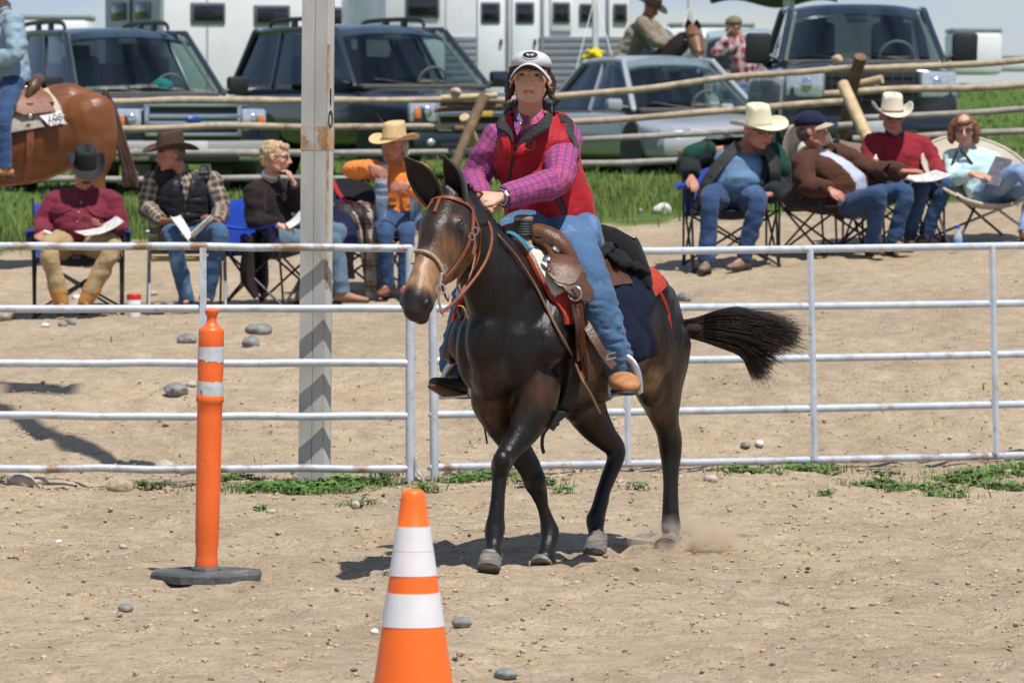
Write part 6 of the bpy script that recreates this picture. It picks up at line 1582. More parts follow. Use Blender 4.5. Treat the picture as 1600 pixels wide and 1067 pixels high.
cowboy_hat(hb_, frame_fwd(A([.1, .5, -1]), A([0, -1, -.5])), P(1262, 235, 45.86), 1.2, mat('white_felt', (.66, .61, .50), .8, var=.05), crown=.10, brimw=.13, curl=.04, name='felt')

# ---- 7: man in the red shirt and white hat
quad_chair('taupe camp chair under the man in the red shirt', gpt(1396, 46.1), (.25, -1, 0), tan_f, brown_f, w=.66)
J = dict(head=P(1394, 184, 46.0), fwd=A([.12, -1, -.12]), neck=P(1398, 210, 46.1), chest=P(1403, 236, 46.1), pelvis=P(1418, 286, 46.15), front=A([.2, -1, 0]),
    shR=P(1362, 222, 46.1), shL=P(1440, 224, 46.15), elR=P(1362, 262, 45.95), elL=P(1460, 258, 46.05), wrR=P(1406, 276, 45.75), wrL=P(1470, 275, 45.8), handR=A([1, -.3, 0]), handL=A([-.5, -.8, 0]), palmR=A([0, .3, -1]), palmL=A([0, .3, -1]),
    hpR=P(1402, 294, 46.05), hpL=P(1436, 292, 46.1), knR=P(1440, 296, 45.65), knL=P(1476, 290, 45.75), anR=P(1420, 366, 45.8), anL=P(1446, 358, 45.85), toR=P(1424, 384, 45.6), toL=P(1436, 378, 45.65))
gfix(J, .10)
reds = cloth('brick_red_shirt', (.235, .018, .028), fold=.7, fs=9)
w7, R_, c_, f7, l7, s7 = person('man in a brick-red shirt, sunglasses and white cowboy hat facing forward', 'person', J, dict(g=1.16, belly=.04, hs=1.13, skin=S2, shirt=reds, collar=cloth('navy_collar', (.02, .03, .08)), trousers=jeand, boots=mat('scuffed_brown_boot', (.11, .06, .04), .7, var=.3), curlL=.5, curlR=.5, sleeve=1.15, rosy=.6), group=SG)
cowboy_hat(w7, R_, c_, 1.11, mat('off_white_felt', (.62, .56, .46), .85, var=.06), crown=.13, brimw=.115, curl=.075, band=(.18, .12, .09), tilt=.0)
sunglasses(w7, R_, c_, 1.13)
paper('magazine on the lap of the man in the red shirt', [P(1405, 274, 45.6), P(1462, 266, 45.65), P(1488, 274, 45.45), P(1430, 284, 45.4)], bend=.02)
bt_ = P(1368, 258, 45.85)
hb2 = thing('sunscreen_bottle', 'small yellow and white bottle by the elbow of the red-shirted man', 'bottle', bt_)
obj('bottle_body', lathe(bt_, [(.022, 0), (.024, .01), (.024, .05)], 14), mat('yellow_label', (.75, .38, .02), .5), hb2); obj('bottle_cap', lathe(bt_, [(.020, .05), (.010, .065), (.010, .085)], 12), tee, hb2)

# ---- 8: woman with sunglasses in the round cream chair
o8 = gpt(1530, 46.0); q8 = chair_frame(o8, (.35, -.93, 0))
t = thing('saucer_chair', 'round cream saucer chair under the woman in the pale aqua top', 'chair', o8, 'folding camp chairs')
g_ = []
for i in range(10):
    rr = i/9; row = []
    for j in range(33):
        a = 2*PI*j/32; x, y = rr*.46*math.cos(a), rr*.44*math.sin(a)
        row.append(q8(x, y*.86 - .02, .36 + .20*rr**2.2 - y*.62 - .0))
    g_.append(row)
obj('seat', sheet(np.array(g_), .012), cream_f, t)
obj('rim', tube([q8(.46*math.cos(a), .38*math.sin(a)-.02, .565 - .44*math.sin(a)*.62) for a in np.linspace(0, 2*PI, 32)], .014, 8, rounded=False), cream_f, t)
for x0, y0, x1, y1 in ((-.36, .34, .30, -.30), (.36, .34, -.30, -.30), (-.36, -.34, .32, .28), (.36, -.34, -.32, .28), (-.40, .3, -.38, -.30), (.40, .3, .38, -.30)):
    p = q8(x0, y0, 0); p[2] = float(gz(p[0], p[1])) + .01; obj('leg', tube([p, q8(x1, y1, .50 - y1*.5)], .011, 8), chs if x0*y0 < 0 else chm, t)
J = dict(head=P(1506, 204, 45.95), fwd=A([-.05, -1, -.08]), neck=P(1512, 232, 46.05), chest=P(1520, 256, 46.0), pelvis=P(1540, 296, 45.95), front=A([.15, -.8, .4]),
    shR=P(1486, 244, 46.05), shL=P(1552, 246, 46.1), elR=P(1490, 280, 45.85), elL=P(1572, 280, 45.95), wrR=P(1518, 272, 45.65), wrL=P(1556, 278, 45.68), handR=A([.9, -.4, 0]), handL=A([-.7, -.5, .1]), palmR=A([0, .4, -1]), palmL=A([0, .4, -1]),
    hpR=P(1540, 302, 45.85), hpL=P(1562, 300, 45.95), knR=P(1594, 268, 45.5), knL=P(1618, 290, 45.6), anR=P(1640, 330, 45.35), anL=P(1600, 362, 45.4), toR=P(1650, 340, 45.2), toL=P(1606, 378, 45.2))
z8 = float(gz(J['anL'][0], J['anL'][1])); J['anL'][2] = z8+.11; J['toL'][2] = z8+.05
aqua = cloth('pale_aqua_top', (.48, .66, .66), fold=.6, fs=9)
w8, R_, c_, f8, l8, s8 = person('brown-haired woman in a pale aqua top and sunglasses with her legs crossed', 'person', J, dict(g=.97, skin=S3, shirt=aqua, collar=aqua, trousers=jeanl, boots=mat('brown_shoe', (.13, .05, .03), .6), curlL=.6, curlR=.6, sleeve=1.1, flatfoot=True), group=SG)
hair_obj(w8, R_, c_, 1.08, hair_mat('auburn_hair', (.17, .075, .035)), [((0, -.025, .035), (.092, .10, .085)), ([(-.078, .01, .04), (-.094, .0, -.02), (-.088, .0, -.085)], [.026, .032, .024]), ([(.078, .01, .04), (.094, .0, -.02), (.088, .0, -.085)], [.026, .032, .024]), ((0, -.06, -.05), (.08, .045, .06)), ([(-.04, .072, .062), (.0, .088, .058), (.045, .075, .050)], [.018, .017, .018])], .008, .013, 40)
sunglasses(w8, R_, c_, 1.08, (.035, .010, .008), 1.15)
paper('dark magazine held by the woman in the pale aqua top', [P(1534, 286, 45.6), P(1556, 244, 45.75), P(1582, 250, 45.65), P(1560, 292, 45.5)], col=(.10, .10, .12), bend=.01)
for pts in ([(1496, 236), (1486, 262), (1484, 285)], [(1500, 234), (1514, 250), (1524, 264)]):
    obj('trim', strap([P(x, y, 45.88) for x, y in pts], .022, .012, (0, -1, .1)), black, s8)
wbz = gpt(1497, 45.3); wb_ = thing('water_bottle', 'clear plastic water bottle with a blue cap under the cream saucer chair', 'bottle', wbz)
obj('bottle_body', lathe(wbz, [(.032, 0), (.034, .01), (.034, .10), (.030, .13), (.015, .165), (.014, .185)], 18), mat('clear_plastic', (.75, .85, .95), .12, var=.05, trans=.6), wb_)
obj('wrap_label', lathe(wbz + UP*.05, [(.0345, 0), (.035, .002), (.035, .045), (.0345, .047)], 18), mat('blue_label', (.12, .32, .62), .4), wb_); obj('bottle_cap', lathe(wbz + UP*.183, [(.017, 0), (.017, .02), (.014, .023)], 14), mat('blue_cap', (.02, .08, .55), .4), wb_)
# ================================================================ LOG FENCE
logm = mat('weathered_log', (.40, .31, .225), .85, var=.28, vs=9, bump=.6, bs=30, dirt=((.19, .12, .08), .57, 6)); logd = mat('dark_bark_log', (.16, .095, .055), .85, var=.35, vs=10, bump=.7, bs=30); loge = mat('fresh_cut_log', (.52, .38, .22), .8, var=.2, vs=14, bump=.3, bs=40); logg = mat('grey_log', (.30, .27, .25), .9, var=.25, vs=9, bump=.6, bs=30)  # logd: darker brown bark for some legs and rails
def log(p0, p1, r0, r1, seed, n=16):
    rs = np.random.RandomState(seed); t = np.linspace(0, 1, n); p = np.outer(1-t, p0) + np.outer(t, p1); L = np.linalg.norm(A(p1)-A(p0))
    p += (np.stack([n2(t*L*1.1+seed*3.7, t*0+i*9.1+seed) - .5 for i in range(3)], 1))*.045
    r = (r0 + (r1-r0)*t)*(1 + .28*(n2(t*L*2.6+seed, t*0+seed*1.3) - .5))
    return tube(p, np.stack([r, r], 1), 10, k=2, rounded=False)
def fence(label, rails, legs, base):
    t = thing('log_fence', label, 'fence', base)
    for i, (a, b, r0, r1, m_) in enumerate(rails): obj('rail', log(P(*a), P(*b), r0, r1, 17+i*5+int(a[1]), max(6, int(abs(b[0]-a[0])/22))), m_, t)
    for i, (a, b, r0, r1, m_) in enumerate(legs): obj('fence_leg', log(P(*a), P(*b), r0, r1, 71+i, 6), m_, t)
D1, D2, D3 = 56.0, 56.3, 57.0
fence('weathered log rail fence in front of the two dark SUVs', [((-160, 160, D1), (792, 159, D1), .040, .034, logm), ((-160, 203, D1), (800, 197, D1), .036, .032, logm), ((-160, 240, D1), (795, 236, D1), .036, .034, logg), ((-160, 284, D1), (560, 278, D1), .034, .030, logg),
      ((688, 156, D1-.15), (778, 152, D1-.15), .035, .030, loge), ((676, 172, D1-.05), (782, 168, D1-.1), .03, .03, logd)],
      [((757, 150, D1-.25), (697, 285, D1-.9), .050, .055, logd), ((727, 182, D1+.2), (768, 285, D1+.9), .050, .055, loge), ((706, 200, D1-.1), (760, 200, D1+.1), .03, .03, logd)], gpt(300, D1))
fence('wavy log rail fence crossing in front of the silver sedan', [((780, 158, D2), (1345, 104, D2), .036, .034, logm), ((780, 199, D2), (1318, 158, D2), .034, .036, logm), ((780, 226, D2), (1330, 196, D2), .034, .034, logg), ((780, 263, D2), (1330, 236, D2), .032, .034, logg)],
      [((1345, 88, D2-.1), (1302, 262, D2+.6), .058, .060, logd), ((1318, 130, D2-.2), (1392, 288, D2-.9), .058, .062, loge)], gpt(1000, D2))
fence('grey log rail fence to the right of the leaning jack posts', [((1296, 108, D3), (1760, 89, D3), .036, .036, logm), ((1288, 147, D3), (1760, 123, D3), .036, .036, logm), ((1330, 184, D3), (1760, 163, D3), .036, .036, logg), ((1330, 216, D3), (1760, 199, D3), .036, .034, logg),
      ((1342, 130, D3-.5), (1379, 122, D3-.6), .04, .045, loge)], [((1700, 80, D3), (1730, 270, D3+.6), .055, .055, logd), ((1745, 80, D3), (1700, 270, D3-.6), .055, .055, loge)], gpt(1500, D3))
for (x, y, d_, r, c) in ((712, 143, D1-.15, .055, 'tan'), (1308, 93, D3, .06, 'tan')):
    single('rock', stone(P(x, y, d_), r, .7, 3, 7+x), mat('pinkish_rock', (.48, .36, .28), .9, var=.2), 'pinkish lump of stone lying on the top rail %s' % ('in front of the dark SUV' if x < 800 else 'in front of the pickup'), 'rock', loc=P(x, y+6, d_))

# ================================================================ VEHICLES
chrome = mat('chrome_trim', (.66, .68, .72), .16, .95, var=.03); tyre = mat('tyre_rubber', (.018, .018, .019), .8, var=.2); trimb = mat('black_trim', (.014, .014, .016), .45, var=.1)
glass = glass_mat('tinted_car_glass', (.82, .90, .88), .92); glassd = glass_mat('dark_privacy_glass', (.6, .63, .66), .6); lensm = mat('clear_headlamp', (.50, .53, .58), .12, .35, var=.2, vs=30, coat=1); amber = mat('amber_lens', (.70, .20, .03), .25, coat=1); redl = mat('red_lens', (.50, .02, .015), .25, coat=1)
inter = mat('dark_car_interior', (.075, .072, .068), .8, var=.2); beige = mat('beige_interior', (.30, .27, .21), .7, var=.1); plate = mat('number_plate', (.55, .56, .58), .5, var=.1)
def paint(n, c, met=.35): return mat(n, c, .30, met, var=.06, vs=2, spec=.5, coat=.9)
def vehicle(name, label, cat, front, t, pm, S, roll=0.0):
    """S: sizes and stations of one vehicle; front = centre of its front end on the ground, t = heading"""
    fw = A([math.sin(t), -math.cos(t), 0.]); rt = A([-math.cos(t), -math.sin(t), 0.])        # rt: towards picture left
    L, W, H = S['L'], S['W'], S['H']; o = A(front) - fw*L/2; upv = unit(UP + rt*roll)
    q = lambda x, y, z: o + rt*x + fw*y + upv*z
    T = thing(name, label, cat, o, S.get('group')); hw = W/2
    Y = L/2
    st_ = S['body']                                            # (y from the front going back, half width share, top z, bottom z)
    pts = [q(0, Y-a, (zt+zb)/2) for a, w_, zt, zb in st_]; rad = [(hw*w_, (zt-zb)/2) for a, w_, zt, zb in st_]
    obj('body', tube(pts, rad, 40, up=upv, k=3, power=.42, rounded=False, tang=-fw), pm, T, angle=35)
    yc, yr0, yr1, yb = [Y-a for a in S['cab']]                  # cowl, roof front, roof rear, back glass foot
    zb, zr = S['belt'], H-.04; wb, wr = hw*S.get('wb', .90), hw*S.get('wr', .72)
    g = np.array([[q(wr*1.03*u, yr0 + (yr1-yr0)*v, H - .08*abs(u)**3.5 - .13*max(0, (.45-v)*2.1)**3 - .05*max(0, (v-.45)*1.8)**3) for u in np.linspace(-1, 1, 15)] for v in np.linspace(-.02, 1.02, 15)])
    rf = obj('roof', sheet(g, .035), pm, T)
    def pil(a, b, r=.035, m_=None): return tube([a, b], [(r, r*.8)]*2, 8)
    cl, rl = [q(s*wb, yc, zb) for s in (-1, 1)], [q(s*wr, yr0, zr-.02) for s in (-1, 1)]
    bl, br = [q(s*wb, yb, zb) for s in (-1, 1)], [q(s*wr, yr1, zr-.03) for s in (-1, 1)]
    for i in (0, 1):
        obj('pillar', pil(cl[i], rl[i], .036), pm, T); obj('pillar', pil(bl[i], br[i], .06), pm, T)
        obj('roof_rail', tube([rl[i], (rl[i]+br[i])/2 + upv*.02, br[i]], [.035]*3, 8, k=2), pm, T)
    def pane(c, mt, nm, bow=.0, n_=None, par=T):
        a, b, c_, d_ = c; n = unit(np.cross(b-a, d_-a)); 
        if n[1] > 0: n = -n
        g = np.array([[((a*(1-u)+b*u)*(1-v) + (d_*(1-u)+c_*u)*v) + n*bow*math.sin(u*PI) for v in np.linspace(0, 1, 5)] for u in np.linspace(0, 1, 9)])
        return obj(nm, sheet(g, .006), mt, par)
    ins = lambda a, b, k: a + (b-a)*k
    pane((cl[0]+upv*.02, cl[1]+upv*.02, rl[1]-upv*.02, rl[0]-upv*.02), glass, 'windshield', .10)
    pane((bl[1], bl[0], br[0], br[1]), glassd, 'rear_window', .04)
    ns = S.get('sidewins', 3)
    for s, i in ((-1, 0), (1, 1)):
        for k in range(ns):
            u0, u1 = k/ns, (k+1)/ns; a, b = ins(cl[i], bl[i], u0+.012), ins(cl[i], bl[i], u1-.012); c_, d_ = ins(rl[i], br[i], u1-.012), ins(rl[i], br[i], u0+.012)
            pane((a+upv*.02, b+upv*.02, c_-upv*.01, d_-upv*.01), glass if k == 0 else glassd, 'side_window', .015)
            if k: obj('pillar', tube([ins(cl[i], bl[i], u0), ins(rl[i], br[i], u0)], [(.03, .03)]*2, 8), trimb if S.get('bpillar') else pm, T)
    # cabin
    obj('dashboard', join(box(q(0, yc-.18, zb-.01), (wb*.93, .28, .035), basis(rt, fw, upv), bev=.03), box(q(0, yc-.5, zb-.12), (wb*.9, .12, .13), basis(rt, fw, upv), bev=.04), box(q(0, (yc+yb)/2-.2, zb-.13), (wb*.94, (yc-yb)/2-.3, .09), basis(rt, fw, upv))), inter, T)
    for s in (-1, 1):
        obj('car_seat', join(box(q(s*wb*.48, yc-1.25, zb+.12), (.23, .08, .34), basis(rt, unit(fw+upv*.15), unit(upv-fw*.15)), bev=.06), box(q(s*wb*.48, yc-1.33, zb+.50), (.13, .06, .09), basis(rt, fw, upv), bev=.04)), inter, T)
    if ns > 1: obj('car_seat', box(q(0, yc-2.1, zb+.10), (wb*.8, .09, .28), basis(rt, fw, upv), bev=.06), inter, T)
    sc_ = q(-wb*.48, yc-.60, zb+.06); e1, e2 = rt, unit(upv*.9 + fw*.35)
    obj('steering_wheel', join(tube([sc_ + e1*.19*math.cos(a) + e2*.19*math.sin(a) for a in np.linspace(0, 2*PI, 22)], .017, 8, rounded=False), tube([sc_-e1*.18, sc_+e1*.18], .018, 6), tube([sc_, sc_-e2*.18], .02, 6)), beige, T)
    for s in (-1, 1): obj('pillar_trim', tube([q(s*(wb-.07), yc-.12, zb+.02), q(s*(wr-.06), yr0-.08, zr-.05)], [.022]*2, 6), beige, T)
    obj('rear_mirror', box(q(0, yr0+.05, zr-.12), (.12, .02, .035), basis(rt, fw, upv), bev=.012), inter, T)
    for s in (-.55, .12): obj('wiper', tube([q(s*wb, yc+.06, zb+.02), q((s+.55)*wb, yc-.06, zb+.09)], [.008, .008], 6), trimb, T)
    # mirrors
    ms = S.get('mirror', (.13, .10))
    for s in (-1, 1):
        c_ = q(s*(wb + .10 + ms[0]), yc-.15, zb+ms[1]*.9)
        mr_ = obj('side_mirror', box(c_, (ms[0], .06, ms[1]), basis(rt, fw, upv), bev=.035), S.get('mirm', pm), T); obj('mirror_arm', tube([q(s*wb, yc-.12, zb+.02), c_ - upv*.02], [.03, .03], 6), trimb, mr_)
    # wheels with tyre and rim, dark arches
    for ya in S['axles']:
        for s in (-1, 1):
            c_ = q(s*(hw-.13), Y-ya, S['wr_']); 
            c2 = A([c_[0], c_[1], c_[2]])
            w_ = obj('wheel', tube([c2 - rt*.11, c2 + rt*.11], [S['wr_']]*2, 26, rounded=False), tyre, T); obj('rim', join(tube([c2 + rt*s*.112, c2 + rt*s*.118], [S['wr_']*.62]*2, 18, rounded=False)), chrome, w_)
            obj('wheel_arch', tube([q(s*(hw-.30), Y-ya, S['wr_']+.03), q(s*(hw*.995+.006), Y-ya, S['wr_']+.03)], [S['wr_']*1.12]*2, 26, rounded=False), trimb, T)
    zl, lw_, lh = S['lamp']                                      # head lamps: height, half width, half height
    yf = Y - S.get('ylamp', .10)
    for s in (-1, 1):
        lb = obj('headlight', box(q(s*(hw*.93-lw_), yf, zl), (lw_, .09, lh), basis(unit(rt - fw*s*.28), unit(fw + rt*s*.28), upv), bev=.04), lensm, T)
        obj('reflector', ell(q(s*(hw*.93-lw_*1.1), yf+.085, zl), (lh*.55, lh*.2, lh*.6)), chrome, lb); obj('turn_lamp', box(q(s*(hw*.93-lw_*(1.6 if S.get('amber_in') else .45)), yf+.075, zl-lh*.1), (lw_*.24, .03, lh*.5), basis(unit(rt - fw*s*.28), unit(fw + rt*s*.28), upv), bev=.012), amber, lb)
    S['front'](T, q, rt, fw, upv, Y, hw, pm)
    if S.get('rack'):
        for s in (-1, 1):
            rk = obj('roof_rack', join(tube([q(s*wr*.86, yr0-.35, H+.0), q(s*wr*.86, yr0-.48, H+.07), q(s*wr*.86, (yr0+yr1)/2, H+.085), q(s*wr*.86, yr1+.35, H+.07), q(s*wr*.86, yr1+.2, H)], [(.02, .028)]*5, 8, k=3), box(q(s*wr*.86, yr0-.9, H+.03), (.02, .06, .05), basis(rt, fw, upv)), box(q(s*wr*.86, yr1+.9, H+.03), (.02, .06, .05), basis(rt, fw, upv))), trimb, T)
    return T, q, rt, fw, upv
Bx = lambda c, h, rt, fw, up, bev=.01: box(c, h, basis(rt, fw, up), bev=bev)
def front_a(T, q, rt, fw, up, Y, hw, pm):                         # big chromed grille with horizontal bars
    gr = obj('grille', Bx(q(0, Y-.02, .86), (.56, .05, .185), rt, fw, up, .03), trimb, T)
    for z, h in ((1.03, .022), (.90, .030), (.82, .030), (.69, .022)): obj('grille_bar', Bx(q(0, Y+.035, z), (.575, .03, h), rt, fw, up), chrome, gr)
    for s in (-1, 1): obj('grille_bar', Bx(q(s*.565, Y+.035, .86), (.028, .03, .19), rt, fw, up), chrome, gr)
    obj('emblem', ell(q(0, Y+.075, .86), (.10, .02, .045), basis(rt, fw, up)), mat('blue_oval_emblem', (.02, .05, .25), .3), gr)
    bp_ = obj('bumper', Bx(q(0, Y-.02, .50), (hw*.97, .11, .12), rt, fw, up, .06), mat('painted_bumper', (.30, .31, .30), .45, .2, var=.05), T)
    obj('air_intake', Bx(q(0, Y+.075, .42), (.55, .03, .05), rt, fw, up), trimb, bp_); obj('licence_plate', Bx(q(0, Y+.10, .54), (.16, .008, .075), rt, fw, up, .004), plate, bp_)
    for s in (-1, 1): obj('fog_lamp', ell(q(s*.72, Y+.07, .47), (.07, .04, .06)), lensm, bp_)
def front_b(T, q, rt, fw, up, Y, hw, pm):                         # thick chrome bar across a split grille
    gr = obj('grille', Bx(q(0, Y-.02, .80), (.60, .05, .20), rt, fw, up, .03), trimb, T)
    for z, h in ((.99, .018), (.80, .032), (.61, .018)): obj('grille_bar', Bx(q(0, Y+.035, z), (.61, .03, h), rt, fw, up), chrome, gr)
    for s in (-1, 1): obj('grille_bar', Bx(q(s*.60, Y+.035, .80), (.016, .03, .2), rt, fw, up), chrome, gr)
    obj('emblem', Bx(q(0, Y+.075, .80), (.11, .02, .035), rt, fw, up), mat('gold_emblem', (.55, .36, .08), .4), gr)
    bp_ = obj('bumper', Bx(q(0, Y-.02, .46), (hw*.97, .12, .12), rt, fw, up, .06), pm, T); obj('air_intake', Bx(q(0, Y+.09, .40), (.6, .02, .05), rt, fw, up), trimb, bp_)
    for s in (-1, 1): obj('fog_lamp', ell(q(s*.74, Y+.08, .46), (.07, .04, .05)), lensm, bp_)
def front_c(T, q, rt, fw, up, Y, hw, pm):                         # low saloon front
    gr = obj('grille', Bx(q(0, Y-.06, .54), (.30, .05, .065), rt, fw, up, .03), trimb, T)
    for z in (.52, .56): obj('grille_bar', Bx(q(0, Y-.005, z), (.29, .012, .008), rt, fw, up, .003), chrome, gr)
    obj('emblem', ell(q(0, Y+.0, .55), (.07, .015, .035), basis(rt, fw, up)), chrome, gr)
    bp_ = obj('bumper', Bx(q(0, Y-.10, .40), (hw*.95, .14, .13), rt, fw, up, .09), pm, T); obj('air_intake', Bx(q(0, Y+.03, .33), (.48, .02, .055), rt, fw, up), trimb, bp_)
    for s in (-1, 1): obj('fog_lamp', ell(q(s*.66, Y+.0, .36), (.07, .04, .04)), amber, bp_)
def front_d(T, q, rt, fw, up, Y, hw, pm):                         # pickup: tall mesh grille, chrome-less bumper
    gr = obj('grille', Bx(q(0, Y-.02, 1.00), (.50, .05, .20), rt, fw, up, .03), trimb, T)
    for i in range(9): obj('grille_bar', Bx(q(-.44+.11*i, Y+.035, 1.0), (.006, .01, .185), rt, fw, up, .003), mat('dark_mesh', (.05, .05, .055), .4), gr)
    for i in range(4): obj('grille_bar', Bx(q(0, Y+.035, .87+.085*i), (.48, .01, .006), rt, fw, up, .003), trimb, gr)
    obj('emblem', ell(q(0, Y+.06, 1.0), (.11, .02, .05), basis(rt, fw, up)), mat('dull_blue_emblem', (.03, .05, .16), .3), gr)
    bp_ = obj('bumper', Bx(q(0, Y+.02, .58), (hw*.98, .12, .13), rt, fw, up, .05), pm, T); obj('air_intake', Bx(q(0, Y+.13, .50), (.5, .02, .05), rt, fw, up), trimb, bp_)
    obj('licence_plate', Bx(q(0, Y+.15, .60), (.16, .008, .075), rt, fw, up, .004), plate, bp_)
    for s in (-1, 1): obj('tow_hook', tube([q(s*.4, Y+.12, .42), q(s*.4, Y+.18, .44), q(s*.46, Y+.18, .44), q(s*.46, Y+.12, .42)], .014, 6), trimb, bp_)
SUVB = lambda h: [(0, .80, .93*h, .40), (.05, .90, 1.02*h, .36), (.25, .96, 1.07*h, .34), (.8, .985, 1.11*h, .34), (1.5, 1.0, 1.165*h, .34), (1.75, 1.0, 1.18*h, .33), (2.6, 1.0, 1.19*h, .33), (4.0, .995, 1.19*h, .33), (4.95, .97, 1.18*h, .36), (5.12, .92, 1.12*h, .42), (5.16, .88, 1.05*h, .46)]
def gfront(px, d): X = (px-CX)*d/FPX; return A([X, d, float(gz0(X, d))])
_suv1 = vehicle('parked_suv', 'dark blue-black SUV with chrome bar grille, leftmost of the parked cars', 'car', gfront(300, 67.0), math.radians(22), paint('dark_blue_paint', (.016, .020, .032)), dict(L=5.2, W=2.0, H=1.96, belt=1.17, body=SUVB(1.0), cab=(1.55, 2.45, 4.75, 5.05), axles=(.95, 4.0), wr_=.38, lamp=(.86, .17, .13), rack=True, front=front_a, mirror=(.13, .11), mirm=trimb, sidewins=3, wb=.93, wr=.76))
vehicle('parked_suv', 'dark teal-grey SUV with roof rack, second of the parked cars, behind the steel pole', 'car', gfront(752, 69.0), math.radians(28), paint('slate_blue_paint', (.020, .028, .038)), dict(L=5.1, W=1.98, H=1.90, belt=1.14, body=SUVB(.965), cab=(1.55, 2.4, 4.7, 5.0), axles=(.95, 3.9), wr_=.37, lamp=(.82, .17, .13), rack=True, front=front_b, mirror=(.13, .10), sidewins=3, wb=.93, wr=.75))
vehicle('parked_sedan', 'silver-grey sedan parked between the SUVs and the pickup', 'car', gfront(1137, 69.5) - A([0, 0, .09]), math.radians(20), paint('silver_grey_paint', (.36, .375, .40), .08), dict(L=4.75, W=1.80, H=1.51, belt=.85, body=[(0, .72, .56, .28), (.05, .82, .63, .24), (.2, .92, .68, .22), (.6, .98, .75, .2), (1.15, 1.0, .83, .2), (1.6, 1.0, .87, .2), (3.4, 1.0, .89, .2), (4.2, .96, .89, .24), (4.6, .90, .86, .28), (4.72, .82, .76, .34)],
    cab=(1.05, 1.95, 3.25, 4.05), axles=(.92, 3.7), wr_=.32, lamp=(.57, .20, .07), front=front_c, mirror=(.10, .07), sidewins=2, wb=.90, wr=.66, ylamp=.14, amber_in=True))
pkp = vehicle('pickup_truck', 'dark blue pickup truck facing the camera with towing mirrors', 'pickup', gfront(1357, 62.6), math.radians(1.5), paint('navy_blue_paint', (.016, .020, .034)), dict(L=5.8, W=1.98, H=1.95, belt=1.30, body=[(0, .84, 1.16, .46), (.04, .93, 1.24, .42), (.2, .97, 1.27, .40), (.8, .99, 1.29, .40), (1.45, 1.0, 1.31, .40), (3.4, 1.0, 1.32, .40), (3.6, .99, 1.30, .42), (5.6, .98, 1.30, .44), (5.75, .94, 1.26, .5)],
    cab=(1.30, 2.15, 3.15, 3.35), axles=(.95, 4.5), wr_=.40, lamp=(1.04, .21, .145), front=front_d, mirror=(.14, .17), mirm=trimb, sidewins=1, wb=.92, wr=.76, ylamp=.06, amber_in=True), roll=-.03)

# ================================================================ HORSE TRAILERS AND THE CAMP BEHIND
wht = mat('white_trailer_skin', (.74, .75, .77), .45, var=.04, vs=3, dirt=((.62, .62, .60), .62, 2)); alg = mat('grey_aluminium_sheet', (.33, .35, .37), .42, .5, var=.1, vs=4); winb = mat('dark_trailer_window', (.012, .013, .016), .12, var=.1, coat=.6); wfr = mat('window_frame_rubber', (.10, .10, .11), .5)
def panelbox(c0, ex, ey, ez, bev=.06):
    """box from a corner and three edge vectors"""
    ex, ey, ez = A(ex), A(ey), A(ez); c = A(c0) + (ex+ey+ez)/2
    return box(c, (np.linalg.norm(ex)/2, np.linalg.norm(ey)/2, np.linalg.norm(ez)/2), basis(unit(ex), unit(ey), unit(ez)), bev=bev)
def on_face(o, ux, n, x0, x1, z0, z1, th, mt, name, par, off=.012, bev=.03):
    c = o + ux*(x0+x1)/2 + UP*(z0+z1)/2 + n*off; return obj(name, box(c, (abs(x1-x0)/2, th/2, abs(z1-z0)/2), basis(ux, n, UP), bev=bev), mt, par)
def zat(py, d): return P(800, py, d)[2]
# first trailer: white side, grey rear doors
d1 = 86.0; K = P(255, 150, d1); gzk = float(gz0(K[0], d1)); K = A([K[0], d1, gzk])
us = unit(A([.90, .43, 0])); ur = unit(A([-.43, .90, 0])); ns_, nr_ = unit(A([.43, -.90, 0])), unit(A([-.90, -.43, 0]))
tr1 = thing('horse_trailer', 'long white horse trailer with grey rear doors behind the leftmost dark SUV', 'trailer', K)
obj('trailer_body', panelbox(K + UP*.45, us*6.5, ur*2.3, UP*2.75, .10), wht, tr1)
for a, b, ya, yb in ((295, 345, 4, 37), (389, 440, 7, 39), (474, 520, 9, 40)):
    ka = ((a-255)/FPX*d1)/us[0]*1.03; kb = ((b-255)/FPX*d1)/us[0]*1.05
    w_ = on_face(K-A([0, 0, K[2]]), us, ns_, ka, kb, zat(yb, d1), zat(ya, d1), .05, wfr, 'window', tr1, .01, .04); on_face(K-A([0, 0, K[2]]), us, ns_, ka+.04, kb-.04, zat(yb-4, d1), zat(ya+4, d1), .05, winb, 'pane', w_, .02, .03)
for x in (.7, 3.0, 5.2): on_face(K, us, ns_, x, x+.02, .5, 3.1, .012, alg, 'panel_seam', tr1, .005, 0)
on_face(K, us, ns_, 0, 6.5, .42, .62, .05, alg, 'skirt', tr1, .02, .01)
rear = on_face(K, ur, nr_, .03, 2.27, .5, 3.15, .04, alg, 'rear_door', tr1, .015, .02)
for a, b in ((.40, .98), (1.42, 1.95)):
    w_ = on_face(K-A([0, 0, K[2]]), ur, nr_, a, b, zat(30, d1), zat(2, d1), .05, wfr, 'window', tr1, .05, .06); on_face(K-A([0, 0, K[2]]), ur, nr_, a+.06, b-.06, zat(27, d1), zat(5, d1), .05, winb, 'pane', w_, .06, .05)
on_face(K, ur, nr_, 1.16, 1.20, .5, 3.1, .05, trimb, 'door_seam', rear, .03, 0)
for x in (2.6, 3.5): w_ = obj('wheel', tube([K + us*x + ns_*.02 + UP*.36, K + us*x - ns_*.2 + UP*.36], [.36]*2, 22, rounded=False), tyre, tr1)
